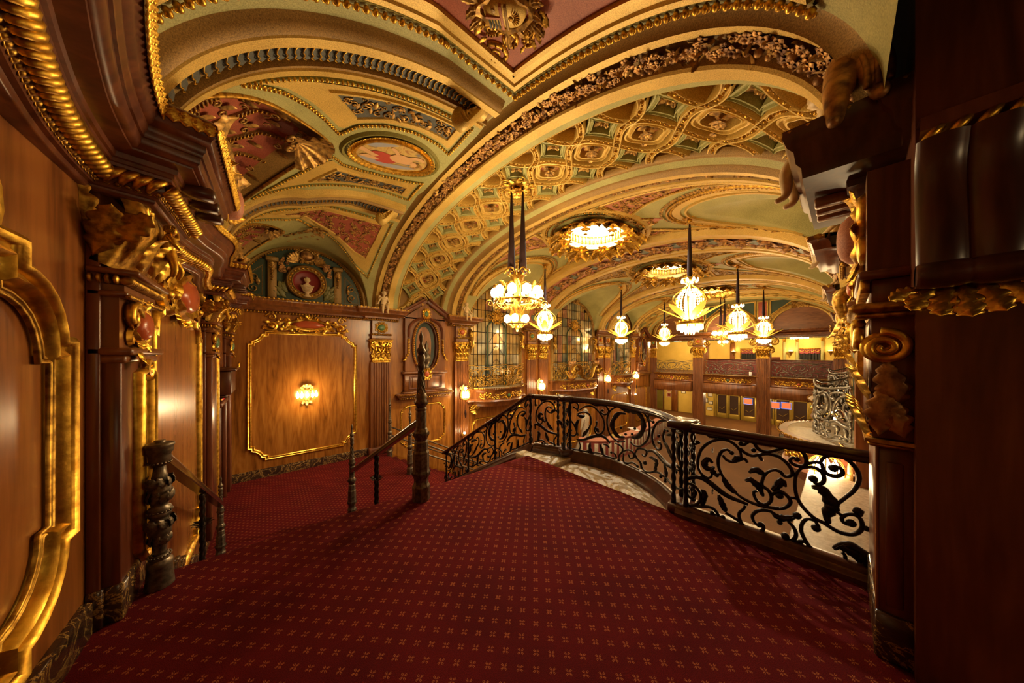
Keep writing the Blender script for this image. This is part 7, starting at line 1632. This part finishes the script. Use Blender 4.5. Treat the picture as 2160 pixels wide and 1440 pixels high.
def endpilaster(y0, y1, zb, label, gem, big=True):
    """breaking-forward pilaster on the near-end wall; local X=along wall from y0, Y=up, Z=out"""
    w = y1-y0; t = thing('end_pilaster', label, 'pilaster', M=WN(y0, 0)); D = .13
    obj('backing_strip', box(0, w, zb, 2.75, 0, .055, .006), M_['mahog'], t); obj('shaft', G().add(box(.02, w-.02, zb, 1.70, .05, D, .008)), M_['mahog'], t)
    if zb > -1: obj('marble_foot', G().add(box(-.012, w, zb, zb+.24, 0, .068, .008)).add(box(.012, w, zb, zb+.235, .05, D+.012, .008)), M_['marble'], t)
    obj('ledge', G().add(box(0, w, 1.69, 1.74, 0, D+.05, .012)).add(box(.01, w-.01, 1.64, 1.69, 0, D+.02, .01)), M_['mahog_l'], t)
    obj('frieze_block', G().add(box(.03, w-.03, 1.74, 2.06, .05, D-.01)).add(box(.0, w, 2.06, 2.10, 0, D+.03, .01)).add(box(.03, w-.03, 2.10, 2.14, .0, D+.01)).add(box(-.01, w+.01, 2.20, 2.24, 0, D+.08, .01)), M_['mahog_l'], t)
    obj('dentil_row', G().addmany(ball(1, 6, 4), [MT((x, 2.17, D+.02), s=(.013, .035, .035)) for x in np.arange(.02, w, .032)]).addmany(ball(1, 6, 4), [MT((.0, 2.17, z), s=(.035, .035, .013)) for z in np.arange(.02, D, .032)]), M_['gold_d'], t, kind='stuff')
    obj('bead_row', G().addmany(ball(.016, 6, 4), [MT((x, 2.065, D+.035)) for x in np.arange(.0, w, .036)]), M_['gold_d'], t, kind='stuff')
    cartouche(t, w*.36, .22, gem, MT((w*.45, 1.90, D)), 'gold')
    obj('side_scroll', G().add(tube(spiral(.10, 1.5, 0, .85, 18), np.linspace(.032, .016, 18), 6), MT((w*.45-.17, 1.95, D+.02))).add(leaf(.2, .12, .4, 3), MT((w*.3, 1.75, D+.02)) @ RZ(2.4)), M_['gold'], t)
    # capital: side acanthus bracket, figure and foliage in front
    P = smoothpts([(0, .55), (.10, .52), (.14, .36), (.06, .18), (-.0, .04)], 4)
    br = sweep(np.c_[np.zeros(len(P)), P[:, 1]+2.22, P[:, 0]+.06], np.array([1., 0, 0]), nrm(np.c_[np.zeros(len(P)), -tang(P)[:, 0]*1, tang(P)[:, 1]]*-1), [(0, -.05), (0, .015), (.03, .03), (w-.03, .03), (w, .015), (w, -.05)])
    obj('console', br, M_['gold_d'], t)
    lf = G()
    for k, (dy, a_) in enumerate(((.0, .3), (.0, .9), (.0, -.3))): lf.add(leaf(.36, .17, .3, 4, 9, 5), MT((-.005, 2.30+.08*k, .03), (0, 0, 1), (0, 1, 0), (-1, 0, 0)) @ RZ(-a_))
    obj('side_acanthus', lf, M_['gold_d'], t)
    fg = G().add(leaf(.34, .2, .5, 4), MT((w*.5, 2.26, D+.06))).add(leaf(.3, .16, .5, 4), MT((w*.22, 2.26, D+.05)) @ RZ(.35)).add(leaf(.3, .16, .5, 4), MT((w*.78, 2.26, D+.05)) @ RZ(-.35))
    for sx in (-1, 1): fg.add(tube(spiral(.085, 1.5, pi/2, .85, 16, sx), np.linspace(.03, .015, 16), 6), MT((w*.5+sx*w*.33, 2.68, D+.08)))
    obj('foliage', fg, M_['gold'], t)
    J = [(0, 0, 0, .045), (0, .08, .01, .05), (0, .14, .01, .022), (-.04, .12, .02, .022), (-.09, .06, .05, .017), (-.05, .02, .08, .013), (.04, .12, .02, .022), (.1, .15, .04, .017), (.12, .22, .03, .013), (-.03, -.05, .03, .03), (-.05, -.14, .05, .024), (-.03, -.2, .03, .016), (.03, -.05, .03, .03), (.06, -.13, .07, .024), (.08, -.2, .04, .016)]
    if big: 
        fgm = skinned('gilt_figure', J, [(0, 1), (1, 2), (1, 3), (3, 4), (4, 5), (1, 6), (6, 7), (7, 8), (0, 9), (9, 10), (10, 11), (0, 12), (12, 13), (13, 14)], M_['gold'], 2); f = obj('gilt_figure', fgm, None, t, M=MT((w*.5, 2.47, D+.13), s=.95)); HM = MT((0, .185, .02)) @ RY(.4); obj('figure_head', head_geo(.038), M_['gold'], f, M=HM); ey, h = eyes_hair(.038, np.random.default_rng(2)); obj('figure_hair', h, M_['gold'], f, M=HM, kind='stuff')
    return t
e1 = endpilaster(2.99, 3.72, 0, 'gilt-capped mahogany pilaster by the left newel post with a red jewel', 'orange')
t = thing('narrow_panel_moulding', 'narrow gilt panel moulding with a ring scroll top on the left pilaster', 'panel moulding', M=WN(3.40, .93, .13))
obj('frame', pframe([(-.13, -.60), (-.04, -.70), (.04, -.70), (.13, -.60), (.13, .60), (.04, .62), (-.04, .62), (-.13, .60)][::1], .10), M_['gold'], t); obj('ring_scroll', G().add(tube(spiral(.07, 1.3, -1.2, .55, 18), .022, 7), MT((.0, .66, .03))), M_['gold'], t)
e2 = endpilaster(6.95, 7.55, ZL+.3, 'farther gilt-capped pilaster on the left wall with a green jewel', 'genam')
e3 = endpilaster(10.0, 10.5, ZL, 'gilt-capped pilaster on the left wall beyond the dark doorway', 'genam', False)
t = thing('wall_panel_moulding', 'tall gilt panel moulding on left wall above the descending stair', 'panel moulding', M=WN(5.42, .58)); obj('frame', pframe(convex(2.45, 3.25, .22, .08), .11), M_['gold'], t)
t = thing('gilt_cartouche', 'gilt scrolled cartouche with orange enamel above the stair wall panel', 'carving', M=WN(5.3, 2.40, .02)); obj('scroll_frame', G().add(cart_frame(.80, .42, .16)).add(rinceau(.6, .3, 2, .14), MT((-.72, -.08, .03))).add(rinceau(.6, .3, 2, .14), MT((.72, -.08, .03), x=(-1, 0, 0), z=(0, 0, 1))), M_['gold'], t); obj('orange_shield', shield(.8, .42, .16), M_['orange'], t)
t = thing('narrow_panel_moulding', 'slim upright gilt moulding on left wall just before the doorway', 'panel moulding', M=WN(8.15, .0, .02)); obj('frame', pframe([(-.32, -1.3), (.32, -1.3), (.32, 1.75), (-.32, 1.75)], .12), M_['gold'], t)
# doorway, sign box
t = thing('door_leaf', None, None, M=WN(9.22, ZL, -.3)); t['kind'] = 'structure'; t.name = 'door_9'; obj('leaf', box(-.5, .5, 0, 2.3, 0, .05, .01), M_['mahog'], t); obj('panel_mould', pframe([(-.36, .3), (.36, .3), (.36, 2.0), (-.36, 2.0)], .07), M_['dark'], t, M=MT((0, 0, .05)))
t = thing('door_hood', 'dark projecting box with gilt scroll over the doorway in left corner', 'door hood', M=WN(9.3, 1.12)); obj('box', G().add(box(-.52, .52, -.32, .20, 0, .24, .02)).add(box(-.58, .58, .20, .26, 0, .32, .02)).add(box(-.45, .45, -.40, -.32, 0, .16, .02)), M_['dark'], t); obj('scroll', tube(spiral(.08, 1.3, 0, .8, 14), .018, 6), M_['gold'], t, M=MT((.45, .30, .3)))
t = thing('exit_sign', 'small red lit exit sign above the doorway in the left corner', 'sign', M=WN(9.25, .67, .02)); obj('case', box(-.22, .22, -.1, .1, 0, .05, .008), M_['gold_d'], t); obj('face', box(-.2, .2, -.08, .08, .05, .056), M_['white'], t)
tx = bpy.data.curves.new('letters', 'FONT'); tx.body = 'EXIT'; tx.size = .17; tx.extrude = .003; tx.align_x = 'CENTER'; tx.align_y = 'CENTER'; o = bpy.data.objects.new('letters', tx); C.objects.link(o); dg = bpy.context.evaluated_depsgraph_get(); me = bpy.data.meshes.new_from_object(o.evaluated_get(dg)); bpy.data.objects.remove(o); me.materials.clear(); me.materials.append(emis('exit_red', (.9, .03, .02), 1.5)); obj('letters', me, None, t, M=MT((0, 0, .06)))
t = thing('door_casing', 'mahogany door casing with gilt edge in the left corner', 'door frame', M=WN(9.22, ZL)); obj('casing', G().add(box(-.60, -.50, 0, 2.38, 0, .09, .015)).add(box(.50, .60, 0, 2.38, 0, .09, .015)).add(box(-.62, .62, 2.31, 2.42, 0, .11, .015)), M_['mahog'], t)
t = thing('paint_scuff', 'small white scuff mark on left wood wall', 'mark', M=WN(2.885, .93, .001)); obj('scuff', box(-.012, .012, -.05, .055, 0, .002, .0), M_['white'], t)
# great cornice, curving in plan and breaking forward over the pilasters
PA = [(-.40, .2), (-.54, 1.0), (-.60, 1.3), (-.68, 1.69), (-.74, 2.0), (-.79, 2.33), (-.815, 2.65), (-.82, 2.95), (-.58, 3.0), (-.57, 3.78), (-.74, 3.86), (-.80, 4.3), (-.76, 4.8), (-.66, 5.3), (-.74, 5.9), (-.80, 6.5), (-.80, 6.86), (-.58, 6.9), (-.58, 7.62), (-.78, 7.68), (-.80, 9.0), (-.80, 9.86), (-.62, 9.9), (-.62, 10.6)]
GC = [(-.06, -.03), (.0, -.03), (.010, -.02), (.012, .0), (.03, .005), (.035, .02), (.06, .05), (.06, .10), (.075, .103), (.078, .118), (.095, .122), (.098, .14), (.11, .144), (.112, .165), (.125, .17), (.13, .20), (.20, .212), (.203, .222), (.225, .226), (.24, .25), (.244, .285), (.255, .288), (.258, .31), (.27, .325), (.272, .36), (.295, .375), (.30, .40), (.325, .43), (.33, .50), (.30, .53), (-.1, .54)]
tg = trim()
A = np.vstack([smoothpts(PA[:8], 4), PA[8:10], smoothpts(PA[10:15], 5), PA[15:]])[::-1]
obj('cornice', run(A, 2.72, GC), M_['dark'] if False else M_['mahog'], tg)
cornice_orn(A, -1, 2.80, .07, .085, ROPE, tg, 'gold', 'rope_moulding', .62); cornice_orn(A, -1, 3.17, .335, .085, LEAFB, tg, 'gold', pitch=.6); cornice_orn(A, -1, 2.755, .035, .04, EGG, tg, 'gold_d', 'egg_moulding')
for y0, y1 in ((3.05, 3.75), (6.95, 7.58)):
    for k in range(3): obj('modillion', box(-.50+0, -.30, y0+.03+k*.24, y0+.15+k*.24, 2.86, 2.94, .015), M_['dark'], tg)
def cornice_crest(M, label, s=1.):
    t = thing('cornice_crest', label, 'carving', M=M @ MT(s=s))
    obj('volute', G().add(tube(smoothpts([(-.3, 0, 0), (-.28, .25, .02), (-.1, .42, .05), (.12, .40, .08), (.2, .25, .1), (.1, .15, .1), (.02, .22, .1)], 4), np.linspace(.09, .04, 25), 9)).add(leaf(.5, .3, .4, 4), MT((-.35, .05, .0)) @ RZ(.4)).add(leaf(.4, .24, .5, 4), MT((.15, .1, .05)) @ RZ(-.7)), M_['olive'] if False else M_['orn'], t)
    obj('pink_shield', shield(.24, .3, .1), M_['pink'], t, M=MT((.12, .02, .1))); obj('acanthus', G().addmany(leaf(.3, .18, .5, 4), [MT((x, 0, .05)) @ RZ(a_) for x, a_ in ((-.2, .9), (0, .1), (.25, -.9), (.38, -1.3))]), M_['gold_d'], t); return t
cornice_crest(MT((-.42, 4.05, 3.26), (0, 1, 0), (0, 0, 1), (1, 0, 0)), 'carved volute with pink shield standing on the left cornice, nearer of two', 1.15)
cornice_crest(MT((-.50, 7.5, 3.26), (0, 1, 0), (0, 0, 1), (1, 0, 0)), 'carved volute with pink shield standing on the left cornice, farther of two', 1.0)
# ---------------------------------------------------------------- dark pier at the right
pr_ = thing('pier_pilaster', 'dark pilaster with a big gilt volute capital where the balustrade ends', 'pilaster', (2.62, -.25, 0))
def wp_(nm, g, m, **k): V = np.concatenate(g.V)-np.array([2.62, -.25, 0]); r = G(); r.V = [V]; r.Q = g.Q; r.T = g.T; r.n = g.n; return obj(nm, r, M_[m], pr_, **k)
wp_('shaft', G().add(box(2.62, 3.36, -.27, -.125, -.3, 1.18, .006)).add(box(2.612, 2.63, -.215, -.155, .30, 1.1, .006)), 'mahog')
wp_('edge_bead', tube(np.array([[2.622, -.127, 0], [2.622, -.127, 1.18]]), .008, 6), 'mahog_l')
wp_('marble_foot', box(2.59, 3.30, -.27, -.115, 0, .26, .01), 'marble')
wp_('astragal', G().add(box(2.585, 3.4, -.27, -.09, 1.18, 1.205, .01)).add(box(2.57, 3.4, -.27, -.08, 1.205, 1.225, .01)), 'gold_d')
wp_('bell', G().add(box(2.60, 3.36, -.27, -.10, 1.225, 1.92, .01)), 'mahog')
wp_('abacus', G().add(box(2.54, 3.44, -.28, -.02, 1.93, 1.985, .02)).add(box(2.56, 3.42, -.28, -.045, 1.90, 1.93, .01)), 'gold_d')
vf = MT((2.575, -.150, 1.735), (0, 1, 0), (0, 0, 1), (-1, 0, 0)) @ MT(x=(-1, 0, 0), z=(0, 0, 1)); sp = spiral(.092, 1.9, pi*.55, .86, 40, -1)
vf = MT((2.585, -.150, 1.735), (0, -1, 0), (0, 0, 1), (-1, 0, 0))
wp_('volute', G().add(tube(sp, np.linspace(.024, .012, 40), 8), vf).add(lathe([(.088, -.03), (.088, -.012), (.07, -.006), (.0, -.004)], 28), vf), 'gold')
ac = G()
for (y, z, s, a_) in ((-.20, 1.40, .26, .2), (-.13, 1.24, .28, -.1), (-.22, 1.24, .24, .3), (-.16, 1.50, .16, 0)): ac.add(leaf(s, s*.5, .03, 4, 9, 5), MT((2.597, y, z), (0, -1, 0), (0, 0, 1), (-1, 0, 0)) @ RZ(a_))
wp_('face_acanthus', ac, 'garl')
tp = G()
for k, z in enumerate((1.60, 1.38)):
    for x in (2.66, 2.86, 3.06, 3.26): tp.add(leaf(.24, .17, .40, 4, 9, 5), MT((x, -.105, z-.18), (-1, 0, 0), (0, 0, 1), (0, 1, 0)))
wp_('leaf_tip', tp, 'gold_b')
for x in (2.60, 3.34): wp_('hall_volute', G().add(tube(spiral(.085, 1.6, pi*.55, .86, 26, 1 if x < 3 else -1), np.linspace(.03, .014, 26), 7), MT((x+.06*(1 if x < 3 else -1), -.06, 1.80), (-1, 0, 0), (0, 0, 1), (0, 1, 0))), 'gold_b')
wp_('entablature_block', G().add(box(2.60, 3.40, -.27, -.10, 1.985, 2.12, .01)).add(box(2.56, 3.44, -.27, -.055, 2.12, 2.17, .012)).add(box(2.60, 3.40, -.27, -.09, 2.17, 2.74)), 'mahog')
wp_('dentil_row', G().addmany(box(-.012, .012, 0, .035, -.04, .04), [MT((x, -.10, 2.085)) for x in np.arange(2.6, 3.42, .042)]), 'gold', kind='stuff')
sh_ = obj('hall_cartouche', cart_frame(.30, .34, .14), M_['gold'], pr_, M=MT((3.0-2.62, -.09+.25, 2.47), (-1, 0, 0), (0, 0, 1), (0, 1, 0))); obj('pink_shield', shield(.3, .34, .12), M_['pink'], sh_)
cs = thing('pier_console', 'huge dark ribbed console with gilt acanthus tip on the right pier', 'console', (2.55, -.25, 1.85))
def wc_(nm, g, m, **k): V = np.concatenate(g.V)-np.array([2.55, -.25, 1.85]); r = G(); r.V = [V]; r.Q = g.Q; r.T = g.T; r.n = g.n; return obj(nm, r, M_[m], cs, **k)
ys = np.linspace(-.232, -.66, 60); rib = 2.42-.035*np.abs(np.sin((ys+.232)*pi/.143))**.6
P = smoothpts([(0, 2.02), (-.015, 2.14), (.0, 2.3), (.03, 2.5), (.02, 2.62), (-.03, 2.72)], 4)
wc_('ribbed_face', loft([np.stack([rib+dx, ys, np.full(60, z)], 1) for dx, z in P][::-1], False), 'dark')
wc_('side_cheek', G(np.array([(2.42+dx, -.232, z) for dx, z in P]+[(2.56, -.232, z) for dx, z in P]), [(i, i+1, len(P)+i+1, len(P)+i) for i in range(len(P)-1)]), 'mahog')
rl = [(r, -y) for r, y in zip(.062*(.82+.18*np.abs(np.sin((ys+.232)*pi/.143))**.5), ys)]; wc_('roll', lathe(rl, 14), 'dark', ) if False else wc_('roll', loft([np.stack([2.405+rr*np.cos(np.arange(16)/16*2*pi), np.full(16, y_), 2.075+rr*np.sin(np.arange(16)/16*2*pi)], 1) for rr, y_ in [(.066*(.80+.2*abs(sin((y+.232)*pi/.143))**.5), y) for y in ys]], True, True), 'dark')
gl_ = G()
for y, a_, s in ((-.25, -1.0, .13), (-.29, -.55, .16), (-.33, -.2, .18), (-.36, .1, .19), (-.40, .35, .18), (-.44, .65, .16), (-.48, 1.0, .13)): gl_.add(leaf(s, s*.62, .35, 4, 9, 5), MT((2.44, y, 2.03), (0, 1, 0), (0, 0, -1), (-1, 0, 0)) @ RZ(a_))
for sy in (-.26, -.47): gl_.add(tube(spiral(.03, 1.3, 0, .85, 12), .010, 6), MT((2.44, sy, 1.985), (0, 1, 0), (0, 0, 1), (-1, 0, 0)))
wc_('acanthus_tip', gl_, 'gold_b')
# cornice of the pier
P1 = np.array([(2.55, -3.2), (2.55, -.245), (2.60, -.245), (2.60, -.10), (3.40, -.10), (3.40, -.25)])
tp_ = trim(); CC = [(0, 0), (.03, .02), (.04, .06), (.08, .08), (.085, .12), (.12, .13), (.28, .15), (.285, .22), (.31, .25), (.32, .33), (.35, .36), (.37, .42), (.37, .47), (.0, .5)]
P0 = np.array([(3.10, -3.2), (3.10, -.245), (3.12, -.245), (3.12, -.10), (3.62, -.10), (3.62, -.25)])
P0 = np.array([(2.98, -3.2), (2.98, -.50), (3.04, -.50), (3.04, -.10), (3.70, -.10), (3.70, -.25)])
obj('cornice', run(P0, 2.74, CC), M_['dark'], tp_); cornice_orn(P0, -1, 3.17, .345, .085, LEAFU, tp_, 'gold_d')
P1 = np.array([(2.55, -3.2), (2.55, -.245)]); obj('frieze_mould', run(P1, 2.70, [(0, 0), (.08, .02), (.10, .06), (.14, .08), (.15, .14), (.0, .16)]), M_['mahog'], tp_); cornice_orn(P1, -1, 2.75, .12, .07, ROPE, tp_, 'gold', 'rope_moulding')
for k in range(3): obj('modillion', box(3.12+.16*k, 3.20+.16*k, -.10, .14, 2.80, 2.87, .01), M_['mahog_l'], tp_)
ps = thing('pier_figure', 'shadowed carved figure leg and drapery on top of the right pier cornice', 'statue', M=MT((2.85, -.02, 3.26), (0, -1, 0), (0, 0, 1), (-1, 0, 0)))
J = [(0, .42, -.08, .09), (-.02, .28, .0, .10), (-.03, .14, .09, .085), (-.045, .06, .17, .07), (-.05, -.05, .20, .055), (-.05, -.13, .21, .042), (-.055, -.17, .26, .034), (-.055, -.18, .31, .022)]
obj('bent_leg', skinned('bent_leg', J, [(i, i+1) for i in range(7)], M_['garl'], 2), None, ps)
J = [(.06, .40, -.08, .09), (.09, .26, .02, .10), (.11, .12, .12, .08), (.12, .0, .18, .06), (.12, -.08, .22, .045), (.12, -.12, .28, .03)]
obj('drapery', skinned('drapery', J, [(i, i+1) for i in range(5)], M_['garl'], 2), None, ps)
obj('fold', G().addmany(tube(smoothpts([(0, .3, .08), (.02, .12, .19), (.02, -.04, .25)], 4), .014, 5), [MT((x, 0, 0)) for x in (.05, .09, .13)]), M_['garl'], ps, kind='stuff')

bl_ = thing('added_fill_lamp', 'dim unseen lamp added behind the camera to light the pier gilding', 'wall lamp', (1.2, -3.15, 2.3)); obj('glass_shade', lathe([(.03, -.1), (.09, -.04), (.11, .06), (.08, .1)], 12), M_['petal'], bl_, M=MT((0, .14, 0))); obj('bracket', box(-.05, .05, 0, .1, -.12, -.02, .01), M_['gold_d'], bl_); point('added_fill_light', (1.2, -2.75, 2.3), 26, .15)  # unseen lamp, added to lift the gilding on the pier
